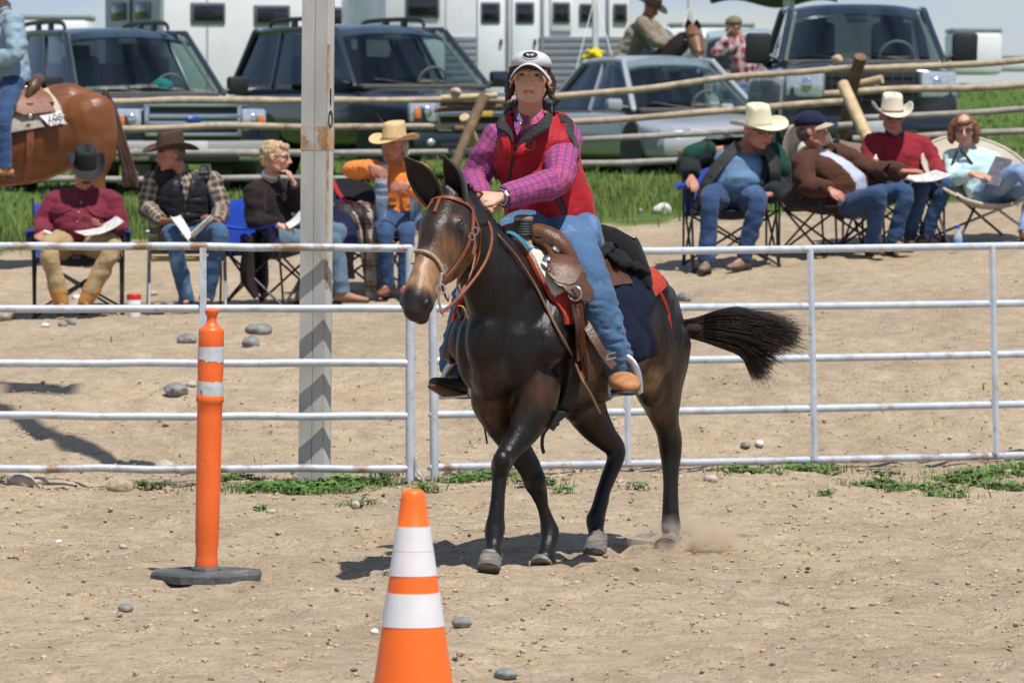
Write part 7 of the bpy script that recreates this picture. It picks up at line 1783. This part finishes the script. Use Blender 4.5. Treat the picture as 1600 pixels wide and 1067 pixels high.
# second trailer: gooseneck with polished nose, doors and corrugated lower panels
d2 = 80.0; g2z = float(gz0(-1, d2))
def F2(px, z=0): return A([(px-CX)/FPX*d2, d2, z])
tr2 = thing('horse_trailer', 'gooseneck horse trailer with polished nose, white doors and ribbed grey panels', 'trailer', A([F2(800)[0], d2, g2z]))
x0, x1 = F2(600)[0], F2(985)[0]
ex = A([1., 0, 0]); nn = A([0, -1., 0])
obj('trailer_body', box(A([(F2(695)[0]+x1)/2, d2+1.15, g2z+1.75]), ((x1-F2(695)[0])/2, 1.15, 1.35), bev=.06), wht, tr2)
obj('gooseneck', box(A([(x0+F2(695)[0])/2+.0, d2+1.15, (zat(58, d2)+g2z+3.1)/2]), ((F2(695)[0]-x0)/2+.01, 1.149, (g2z+3.1-zat(58, d2))/2), bev=.05), wht, tr2)
nose = [A([x0, d2+1.15, z]) for z in (zat(60, d2), g2z+3.09)]
polish = mat('polished_nose_sheet', (.55, .58, .63), .28, .85, var=.06)
obj('nose', tube(nose, [(.62, 1.148)]*2, 40, up=(0, 1, 0), rounded=False), polish, tr2)
ob_ = A([0, d2, 0.])
def win2(a, b, ya, yb, par=None, fr=5):
    w_ = on_face(ob_, ex, nn, F2(a)[0], F2(b)[0], zat(yb, d2), zat(ya, d2), .05, wfr, 'window', par or tr2, .04 if par else .015, .04); on_face(ob_, ex, nn, F2(a+3)[0], F2(b-3)[0], zat(yb-3, d2), zat(ya+3, d2), .05, winb, 'pane', w_, .05 if par else .025, .03); return w_
win2(634, 687, -12, 29)
for a in (617, 637, 657, 677): on_face(ob_, ex, nn, F2(a)[0], F2(a+10)[0], zat(52, d2), zat(47, d2), .03, redl, 'marker_lamp', tr2, .02, .008)
on_face(ob_, ex, nn, F2(560)[0]+.2, F2(700)[0], zat(62, d2), zat(56, d2), .06, alg, 'skirt', tr2, .02, .01)
obj('gooseneck_frame', tube([A([F2(640)[0], d2+1.1, zat(62, d2)]), A([F2(660)[0], d2+1.1, g2z+1.2]), A([F2(662)[0], d2+1.1, g2z+.6])], [.09]*3, 8), trimb, tr2)
for a, b in ((695, 744), (842, 985)):
    for k in range(9):
        z0 = zat(150, d2) + (zat(56, d2)-zat(150, d2))*k/9; z1 = zat(150, d2) + (zat(56, d2)-zat(150, d2))*(k+.86)/9
        on_face(ob_, ex, nn, F2(a)[0], F2(b)[0], z0, z1, .03, alg, 'panel', tr2, .014, .008)
on_face(ob_, ex, nn, F2(695)[0], F2(985)[0], g2z+.35, zat(152, d2), .05, alg, 'skirt', tr2, .02, .01)
whd = mat('white_trailer_door', (.76, .78, .80), .4, var=.03)
for a, b, wa, wb_ in ((746, 788, 751, 782), (800, 841, 805, 835), (860, 893, 863, 891)):
    dr_ = on_face(ob_, ex, nn, F2(a)[0], F2(b)[0], zat(150 if a < 850 else 50, d2), zat(-8, d2), .04, whd, 'door', tr2, .022, .02)
    win2(wa, wb_, 4, 37, dr_)
    if a < 850: on_face(ob_, ex, nn, F2(b-7)[0], F2(b-3)[0], zat(70, d2), zat(62, d2), .06, trimb, 'handle', dr_, .05, .005)
for x in (792, 846, 948): on_face(ob_, ex, nn, F2(x)[0], F2(x+4)[0], zat(150, d2), zat(-8, d2), .04, alg, 'panel_seam', tr2, .02, .004)
win2(905, 932, 6, 36); win2(958, 980, 6, 36)
for x in (880, 935): obj('wheel', tube([F2(x, g2z+.36) + A([0, .03, 0]), F2(x, g2z+.36) + A([0, .25, 0])], [.36]*2, 22, rounded=False), tyre, tr2)
# far trailers and vans
def far_box(px0, px1, pt, d, label, name='horse_trailer', mt=None, cat_='trailer', wins=3, depth=2.3, wheels=False):
    X0, X1 = (px0-CX)/FPX*d, (px1-CX)/FPX*d; zg = float(gz0((X0+X1)/2, d)); zt = zat(pt, d)
    T = thing(name, label, cat_, A([(X0+X1)/2, d, zg])); obj('trailer_body', box(A([(X0+X1)/2, d+depth/2, (zg+.4+zt)/2]), ((X1-X0)/2, depth/2, (zt-zg-.4)/2), bev=.12), mt or wht, T)
    obj('roof', box(A([(X0+X1)/2, d+depth/2, zt+.04]), ((X1-X0)/2*.99, depth/2*.98, .05), bev=.03), alg, T)
    for i in range(wins):
        x = X0 + (X1-X0)*(i+.5)/wins; on_face(A([0, d, 0]), ex, nn, x-.3, x+.3, zt-.95, zt-.5, .04, winb, 'window', T, .015, .05)
    for x in ((.4, .55) if wheels else ()): obj('wheel', tube([A([X0+(X1-X0)*x, d-.02, zg+.38]), A([X0+(X1-X0)*x, d+.2, zg+.38])], [.36]*2, 18, rounded=False), tyre, T)
    return T
far_box(-60, 140, 30, 122, 'distant white horse trailer at the far left behind the mounted rider', wins=0)
far_box(1486, 1566, 50, 138, 'small white trailer far away to the right of the pickup', wins=0, mt=wht)
far_box(1045, 1180, 42, 128, 'distant white trailer behind the man in the plaid shirt', wins=0)
far_box(1500, 1640, 92, 146, 'low white flatbed trailer in the far green field at the right', wins=0)
qd = _suv1[1]
single('cloth', ell(qd(-.20, .93, 1.27), (.13, .10, .09), n=9, m=6), cloth('teal_cloth', (.05, .30, .32), fold=1), 'crumpled teal cloth on the dashboard of the leftmost dark SUV', 'cloth')
single('papers', join(*[box(qd(x, .95, 1.235+.01*i), (.13, .10, .018), rotz(.4*i)) for i, x in enumerate((.62, .40, .18, -.02))]), mat('mixed_papers', (.52, .50, .45), .7, var=.3, vs=5, dirt=((.35, .16, .10), .54, 5)), 'scattered papers on the dashboard of the leftmost dark SUV', 'papers')
def far_car(px, d, t, label, c, H=1.75):
    S = dict(L=4.9, W=1.9, H=H, belt=1.08, body=SUVB(.92), cab=(1.5, 2.3, 4.5, 4.85), axles=(.95, 3.8), wr_=.36, lamp=(.80, .16, .11), front=front_b, sidewins=3, wb=.93, wr=.76)
    return vehicle('parked_car', label, 'car', gfront(px, d), math.radians(t), paint('white_car_paint', c, .0), S)
far_car(1190, 88, 2, 'white pickup-like car behind the man in the plaid shirt', (.70, .71, .73))
far_car(1130, 104, 40, 'white car partly hidden behind the brown horse head', (.66, .68, .70))
# shade canopy over the riders, only its edge dips into the picture
cp = thing('shade_canopy', 'dark green shade canopy on thin white poles above the mounted man', 'canopy', gpt(1080, 82))
cpm = cloth('dark_green_canopy', (.035, .055, .04), fold=.3); pwm = mat('white_pole', (.68, .70, .70), .5, var=.05)
zc1 = zat(-3, 80.5)
C4 = [(930, 79.0), (1228, 79.0), (1078, 84.0), (1236, 84.0)]
for px, d_ in C4:
    b = gpt(px, d_); obj('canopy_pole', tube([b, A([b[0], b[1], zc1+.05])], .045, 10, rounded=False), pwm, cp)
    for s in (-1, 1): obj('guy_rope', tube([A([b[0], b[1], zc1]), A([b[0]+s*.35, b[1]-.6, float(gz0(b[0], b[1]))+.9])], .006, 5), pwm, cp)
Xa, Xb = (1030-CX)/FPX*79, (1240-CX)/FPX*79
g = np.array([[A([Xa + (Xb-Xa)*u + .9*v, 78.6 + 5.8*v, zc1 + .35*math.sin(v*PI) + .06*math.sin(u*9)]) for v in np.linspace(0, 1, 9)] for u in np.linspace(0, 1, 17)])
obj('canopy_sheet', sheet(g, .02), cpm, cp)
# ================================================================ THE MAN IN PLAID, THE MOUNTED MAN BEHIND THE SEDAN
pld = plaid('red_white_plaid', (.30, .03, .045), (.55, .50, .50), (.03, .04, .10), .13)
dd = 77.0; gzp = float(gz0(3.1, dd))
J = dict(head=P(1146, 44, dd-.05), fwd=A([-.93, -.35, -.05]), neck=P(1155, 60, dd), chest=P(1162, 82, dd), pelvis=P(1165, 130, dd), front=A([-.7, -.7, 0]), shR=P(1140, 72, dd-.2), shL=P(1182, 70, dd+.1), elR=P(1118, 84, dd-.3), elL=P(1192, 104, dd+.1), wrR=P(1136, 58, dd-.3), wrL=P(1196, 132, dd),
    handR=A([.2, 0, 1]), handL=A([0, 0, -1]), hpR=P(1156, 136, dd-.1), hpL=P(1176, 136, dd+.05), knR=P(1156, 180, dd-.15), knL=P(1178, 180, dd), anR=A([3.08, dd-.1, gzp+.10]), anL=A([3.30, dd+.05, gzp+.10]), toR=A([2.96, dd-.2, gzp+.05]), toL=A([3.2, dd-.05, gzp+.05]))
pm_, R_, c_, *_ = person('bearded man in a red plaid shirt and cap standing with a hand at his mouth', 'person', J, dict(g=1.35, skin=S2, shirt=pld, plaid=True, collar=pld, trousers=JEAN('washed_jeans', (.10, .15, .24)), boots=SOLE, vox=.010, cvox=.016, sleeve=1.1, dec=.5, stub=(.06, .035, .03), curlR=1.0))
ball_cap(pm_, R_, c_, 1.12, cloth('camo_cap', (.14, .13, .08), var=.4, fold=.2), cloth('camo_bill', (.08, .08, .06)), dz=.01)

def horse_body(parts, vox, col, mt, root, smooth=10):
    V, F, N = remesh(join(*parts), vox, smooth); V = V + N*((n3(V*7)-.5)*.014)[:, None]
    C = np.repeat(A([col]), len(V), 0)*(.75+.5*n3(V*2.3))[:, None]; return V, F, C
# brown horse behind the sedan, facing the viewer's right
h2 = thing('horse', 'bay horse behind the silver sedan with its head turned toward the camera', 'horse', gpt(1000, 76.5))
e = 76.5; hp = lambda x, y, dz=0: P(x, y, e+dz); mm = lambda v: v/FPX*e
gx = lambda px: A([(px-CX)/FPX*e, e, float(gz0(2, e))])
hg = [tube([hp(900, 150, .3), hp(940, 142, .2), hp(1000, 145), hp(1035, 138, -.3), hp(1052, 130, -.5)], [(.22, .26), (.30, .32), (.30, .33), (.26, .30), (.17, .22)], 18, up=(0, 0, 1), k=3), tube([hp(1005, 125, -.3), hp(1038, 92, -.5), hp(1070, 62, -.6)], [(.13, .24), (.10, .17), (.08, .13)], 14, k=3),
      tube([hp(1081, 48, -.70), hp(1085, 60, -.90), hp(1088, 72, -1.02), hp(1092, 86, -1.14), hp(1094, 97, -1.22)], [(.08, .09), (.125, .13), (.10, .12), (.070, .085), (.065, .06)], 16, k=3), ell(hp(1078, 58, -.6), (.09, .13, .11))]
for px, dz in ((905, .35), (925, .1), (1038, -.5), (1050, -.2)):
    b = gx(px); b[1] += dz; hg.append(tube([hp(px, 160, dz), (hp(px, 175, dz)+b)/2, b + UP*.03], [.12, .06, .045], 10, k=3))
V, F, C = horse_body(hg, .018, (.17, .080, .040), None, h2); C = np.where((V[:, 2] > hp(0, 110)[2])[:, None] & (V[:, 0] < hp(1071, 0)[0])[:, None] & (V[:, 0] > hp(985, 0)[0])[:, None], A([.022, .012, .009]), C)
coat2 = mat('bay_coat', (0, 0, 0), .45, var=.2, vs=12, vcol=True, bump=.2, bs=60); obj('body', (V, F), coat2, h2, angle=None, col=C)
for px, py, dx in ((1073, 34, -.04), (1086, 35, .03)): obj('ear', ear(hp(px+4, 50, -.70), hp(px+2, py-5, -.72), .048, A([0, -1, 0]), A([0, 0, 0])), coat2 if False else mat('bay_ear', (.05, .025, .015), .6), h2)
for s in (-1, 1): obj('eye', ell(hp(1086+s*14, 64, -1.0), (.028, .022, .024)), eyem, h2)
obj('bridle', join(strap([hp(1071, 58, -1.0), hp(1084, 55, -1.06), hp(1098, 57, -1.0)], .03, .01, (0, -1, 0)), strap([hp(1099, 58, -.98), hp(1100, 72, -1.08), hp(1100, 82, -1.16)], .03, .01, (0.3, -1, 0)), strap([hp(1082, 80, -1.2), hp(1091, 82, -1.27), hp(1101, 81, -1.2)], .03, .01, (0, -1, 0))), leather2, h2)
obj('forelock', strands(60, lambda rs: [hp(1079+5*(rs.rand()-.5), 50, -.72), hp(1083+8*(rs.rand()-.5), 58, -.90), hp(1085+9*(rs.rand()-.5), 64+5*rs.rand(), -.98)], .007, 5, k=2), hairm, h2, smooth=False)
for s in (-1, 1): obj('nostril', ell(hp(1094+s*5, 92, -1.29), (.020, .015, .022)), black, h2)
yb_ = hp(926, 84, -.25); _vr = remesh(join(tube([yb_+A([-.10, 0, -.04]), yb_+A([-.02, 0, .0]), yb_+A([.05, 0, .03]), yb_+A([.12, 0, .02])], [.035, .06, .055, .04], 12), ell(yb_+A([.07, -.03, -.03]), (.06, .04, .045)), ell(yb_+A([-.06, -.02, .03]), (.04, .04, .035))), .010, 2)
single('saddle_roll', (_vr[0] + _vr[2]*((n3(_vr[0]*16)-.5)*.06)[:, None], _vr[1]), cloth('yellow_slicker', (.66, .50, .03), fold=1, fs=14), 'bright yellow rolled slicker tied behind the rider in the tan jacket', 'slicker')
J = dict(head=hp(1018, 14, -.35), fwd=A([.80, -.45, -.45]), neck=hp(1008, 30, -.2), chest=hp(1000, 50, -.1), pelvis=hp(975, 92, 0), front=A([.6, -.3, -.5]), shR=hp(1004, 34, -.42), shL=hp(1014, 36, .05), elR=hp(1022, 62, -.5), elL=hp(1032, 55, .0), wrR=hp(1042, 72, -.55), wrL=hp(1046, 68, -.2),
    handR=A([1, -.2, -.3]), handL=A([1, -.2, -.3]), hpR=hp(972, 98, -.2), hpL=hp(978, 98, .1), knR=hp(990, 130, -.5), knL=hp(996, 130, .4), anR=hp(985, 170, -.5), anL=hp(985, 170, .4), toR=hp(1000, 178, -.6), toL=hp(1000, 178, .4))
pb2, R_, c_, f_, *_ = person('man in a tan jacket and dark brown hat leaning forward on the bay horse', 'person', J, dict(g=1.4, skin=S2, shirt=cloth('tan_canvas_jacket', (.24, .20, .15), fold=.9, fs=8), trousers=JEAN('pale_rider_jeans', (.13, .19, .27)), boots=SOLE, vox=.010, cvox=.016, sleeve=1.25, dec=.5))
cowboy_hat(pb2, R_, c_, 1.15, mat('dark_brown_felt', (.035, .018, .012), .9), crown=.11, brimw=.10, curl=.03)

# ================================================================ SORREL HORSE AND RIDER AT THE LEFT EDGE
h1 = thing('horse', 'chestnut horse with a dark tail and number card standing at the left edge', 'horse', gpt(0, 48.0))
e1_ = 48.0; hq = lambda x, y, dz=0: P(x, y, e1_+dz)
r_ = lambda a, b: (a/187.5, b/187.5)
hg = [tube([hq(-170, 205), hq(-120, 215), hq(-40, 218), (hq(40, 217)), hq(95, 205), hq(135, 195), hq(160, 190)], [r_(40, 55), r_(52, 68), r_(56, 73), r_(57, 72), r_(52, 62), r_(46, 54), r_(26, 36)], 26, up=(0, 0, 1), k=3)]
for s in (-1, 1):
    hg += [tube([hq(132, 178, s*.14), hq(146, 225, s*.16), hq(142, 268, s*.16)], [r_(30, 48), r_(26, 40), r_(20, 26)], 14, up=(1, 0, 0), k=3),
           tube([hq(142, 262, s*.16), hq(150, 300, s*.17), hq(162, 330, s*.17), hq(160, 352, s*.17), hq(156, 390, s*.17), hq(156, 405, s*.17), hq(151, 420, s*.17)], A([.12, .085, .060, .055, .04, .052, .045]), 12, k=3),
           tube([hq(-130, 225, s*.15), hq(-128, 290, s*.15), hq(-130, 340, s*.15), hq(-130, 395, s*.15), hq(-134, 418, s*.15)], A([.16, .09, .06, .042, .045]), 12, k=3)]
    for x in (149, -136):
        p = hq(x, 420, s*.17); p[2] = float(gz(p[0], p[1])); obj('hoof', hoof(p+UP*.10, p, .055, .07, A([-1, 0, 0])), hoofm, h1)
hg += [tube([hq(-150, 190), hq(-200, 140), hq(-235, 95)], [r_(28, 50), r_(22, 38), r_(17, 28)], 16, up=(1, 0, 0), k=3), tube([hq(-235, 92), hq(-262, 120), hq(-290, 165)], [r_(16, 24), r_(15, 20), r_(11, 13)], 14, k=3),
       tube([hq(60, 165), hq(110, 160), hq(150, 168)], [.14, .16, .12], 12, k=2)]
V, F, C = horse_body(hg, .014, (.175, .060, .018), None, h1)
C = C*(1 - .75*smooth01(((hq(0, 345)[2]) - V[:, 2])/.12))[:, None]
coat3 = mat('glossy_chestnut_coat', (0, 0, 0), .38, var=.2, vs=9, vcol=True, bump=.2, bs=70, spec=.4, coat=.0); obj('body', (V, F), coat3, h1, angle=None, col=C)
BVH1 = BVHTree.FromPolygons([Vector(v) for v in V.tolist()], F)
def tail2(rs):
    u = rs.rand()*2-1; v = rs.rand(); w = rs.rand()*2-1; return [hq(166+u*4, 146, .05*w), hq(177+u*7, 180, .06*w), hq(190+u*9, 225, .07*w), hq(200+u*11, 262, .07*w), hq(204+u*13, 268+26*v, .08*w)]
tl2 = obj('tail', tube([hq(165, 148), hq(176, 172), hq(188, 215), hq(198, 250), hq(205, 278)], [.03, .038, .042, .038, .018], 10, k=3), tc_, h1); stuff('hair', strands(520, tail2, .0045, 12), mat('brown_tail_hair', (.07, .035, .022), .6, var=.4), tl2, smooth=False)
for px in (-228, -240): obj('ear', ear(hq(px, 82), hq(px, 58), .04, A([-1, -.3, 0]), A([0, 0, 0])), mat('chestnut_ear', (.2, .07, .02), .6), h1)
def h1hit(px, py, off):
    h, n, i, d_ = BVH1.ray_cast(CAMP, Vector(ray(px, py)).normalized())
    if h is None: h, n, i, d_ = BVH1.find_nearest(Vector(P(px, py, 47.6)))
    return A(h)+A(n)*off
def patch(quad, off, th, m=8, n=8):
    (a, b, c, d_) = [A(x, float) for x in quad]; return sheet(np.array([[h1hit(*(((a*(1-u)+b*u)*(1-v)+(d_*(1-u)+c*u)*v)), off) for v in np.linspace(0, 1, n)] for u in np.linspace(0, 1, m)]), th)
wool = mat('cream_wool_pad', (.50, .45, .35), .9, var=.15, vs=30, bump=.4); checkw = mat('diamond_weave_blanket', (.36, .33, .28), .9, var=.6, vs=120, bump=.4)
sp1 = obj('saddle_pad', patch([(-90, 138), (72, 136), (104, 184), (-90, 215)], .03, .03, 12), wool, h1); obj('saddle_blanket', patch([(-90, 178), (60, 180), (70, 200), (-90, 225)], .045, .012, 12), checkw, sp1)
sd1 = obj('saddle', join(patch([(-80, 140), (66, 142), (86, 168), (-80, 190)], .07, .03, 12), patch([(-70, 150), (60, 155), (88, 180), (38, 186)], .085, .02)), mat('tan_brown_saddle', (.20, .070, .035), .45, var=.2, bump=.4, bs=60), h1)
obj('cantle', tube([hq(44, 150, -.25), hq(54, 132, -.2), hq(60, 124, 0), hq(54, 132, .2)], [.03, .05, .05, .04], 10, k=3), leather2, sd1)
for x, y in ((40, 154), (64, 145), (48, 188)): p = h1hit(x, y, .105); obj('concho', ell(p, (.02, .01, .02)), steel, sd1)
obj('cinch', strap([h1hit(x, y, .10 if y < 200 else .03) for x, y in ((48, 172), (48, 200), (47, 230), (45, 258), (40, 282))], .06, .012, (0, -1, 0)), leather, sd1)
cq = [(62, 186), (98, 178), (111, 192), (78, 200)]
cd = single('number_card', patch(cq, .075, .005), mat('white_card', (.74, .74, .75), .6, var=.03), 'white competitor card reading 105 pinned to the saddle pad', 'number card')
a_, b_, c_2, d_2 = [h1hit(x, y, .095) for x, y in cq]
tv, tf = text_mesh('105', .082, .002); cc = (a_+b_+c_2+d_2)/4; rx = unit((b_-a_)+(c_2-d_2)); nz_ = unit(np.cross((d_2-a_), rx)); nz_ = nz_ if nz_[1] < 0 else -nz_; ry = np.cross(nz_, rx); ry = ry if ry[2] > 0 else -ry
obj('digit', (cc + tv[:, :1]*1.05*rx + tv[:, 1:2]*ry + (tv[:, 2:3]+.004)*nz_ + rx*.01, tf), black, cd, smooth=False)
J = dict(head=hq(-6, -12, -.05), fwd=A([-.9, -.4, -.1]), neck=hq(6, 14), chest=hq(16, 52), pelvis=hq(22, 122), front=A([-1, -.2, 0]), shR=hq(16, 28, .2), shL=hq(22, 30, -.2), elR=hq(-10, 80, .25), elL=hq(24, 86, -.3), wrR=hq(-45, 100, .15), wrL=hq(-26, 98, -.2), handR=A([-1, 0, 0]), handL=A([-1, 0, 0]),
    hpR=hq(20, 132, .1), hpL=hq(20, 132, -.12), knR=hq(-36, 170, .45), knL=hq(6, 185, -.42), anR=hq(-20, 255, .45), anL=hq(8, 262, -.44), toR=hq(-50, 275, .4), toL=hq(-22, 280, -.48))
pl_, R_, c_, *_ = person('rider in a pale denim jacket and jeans on the chestnut horse at the left edge', 'person', J, dict(g=1.12, skin=S2, shirt=cloth('pale_denim_jacket', (.24, .34, .42), fold=.9, fs=9, wash=(.36, .46, .54)), collar=cloth('denim_collar', (.24, .34, .42)), trousers=jeand, boots=mat('tan_rider_boot', (.40, .19, .08), .6), sleeve=1.25, belly=.03, shirtname='jacket', curlL=.9, curlR=.9))
cowboy_hat(pl_, R_, c_, 1.12, mat('grey_felt', (.2, .19, .17), .9)); 
# ================================================================ DUST KICKED UP BY THE HIND HOOF
vm = bpy.data.materials.new('dust_volume'); vm.use_nodes = True; t = vm.node_tree; t.nodes.remove(t.nodes['Principled BSDF'])
pv_ = nd(t, 'ShaderNodeVolumePrincipled'); pv_.inputs['Color'].default_value = (.88, .77, .62, 1); pv_.inputs['Anisotropy'].default_value = .2
tcn = nd(t, 'ShaderNodeTexCoord'); nz2 = nd(t, 'ShaderNodeTexNoise'); nz2.inputs['Scale'].default_value = 9; nz2.inputs['Detail'].default_value = 5
t.links.new(tcn.outputs['Object'], nz2.inputs['Vector'])
gr = nd(t, 'ShaderNodeTexGradient'); gr.gradient_type = 'SPHERICAL'; mpg = nd(t, 'ShaderNodeMapping'); mpg.inputs['Scale'].default_value = (3.4, 3.4, 7.5)
t.links.new(tcn.outputs['Object'], mpg.inputs[0]); t.links.new(mpg.outputs[0], gr.inputs[0])
m1 = nd(t, 'ShaderNodeMapRange'); m1.inputs[1].default_value = .45; m1.inputs[2].default_value = .75; t.links.new(nz2.outputs[0], m1.inputs[0])
m2_ = nd(t, 'ShaderNodeMath'); m2_.operation = 'MULTIPLY'; t.links.new(m1.outputs[0], m2_.inputs[0]); t.links.new(gr.outputs[0], m2_.inputs[1])
m3_ = nd(t, 'ShaderNodeMath'); m3_.operation = 'MULTIPLY'; m3_.inputs[1].default_value = 60; t.links.new(m2_.outputs[0], m3_.inputs[0]); t.links.new(m3_.outputs[0], pv_.inputs['Density'])
t.links.new(pv_.outputs[0], t.nodes['Material Output'].inputs['Volume'])
dc = P(1082, 846, 25.05); g_ = ell(A([0, 0, 0]), (.31, .31, .15), n=16, m=10)
du = stuff('dust', g_, vm); du.location = tuple(dc)
fl = []
rs = np.random.RandomState(4)
bs_ = [stone(A([0, 0, 0]), 1, .7, 1, s) for s in range(5)]
for i in range(90):
    x = 1052 + rs.randn()*32 + 10; y = 852 - abs(rs.randn())*14 + 8; v, f = bs_[i % 5]; fl.append((v*(.002+.006*rs.rand()**2) + P(x, y, 24.95+rs.rand()*.3), f))
stuff('dirt', join(*fl), mat('flying_clods', (.22, .15, .095), .95))
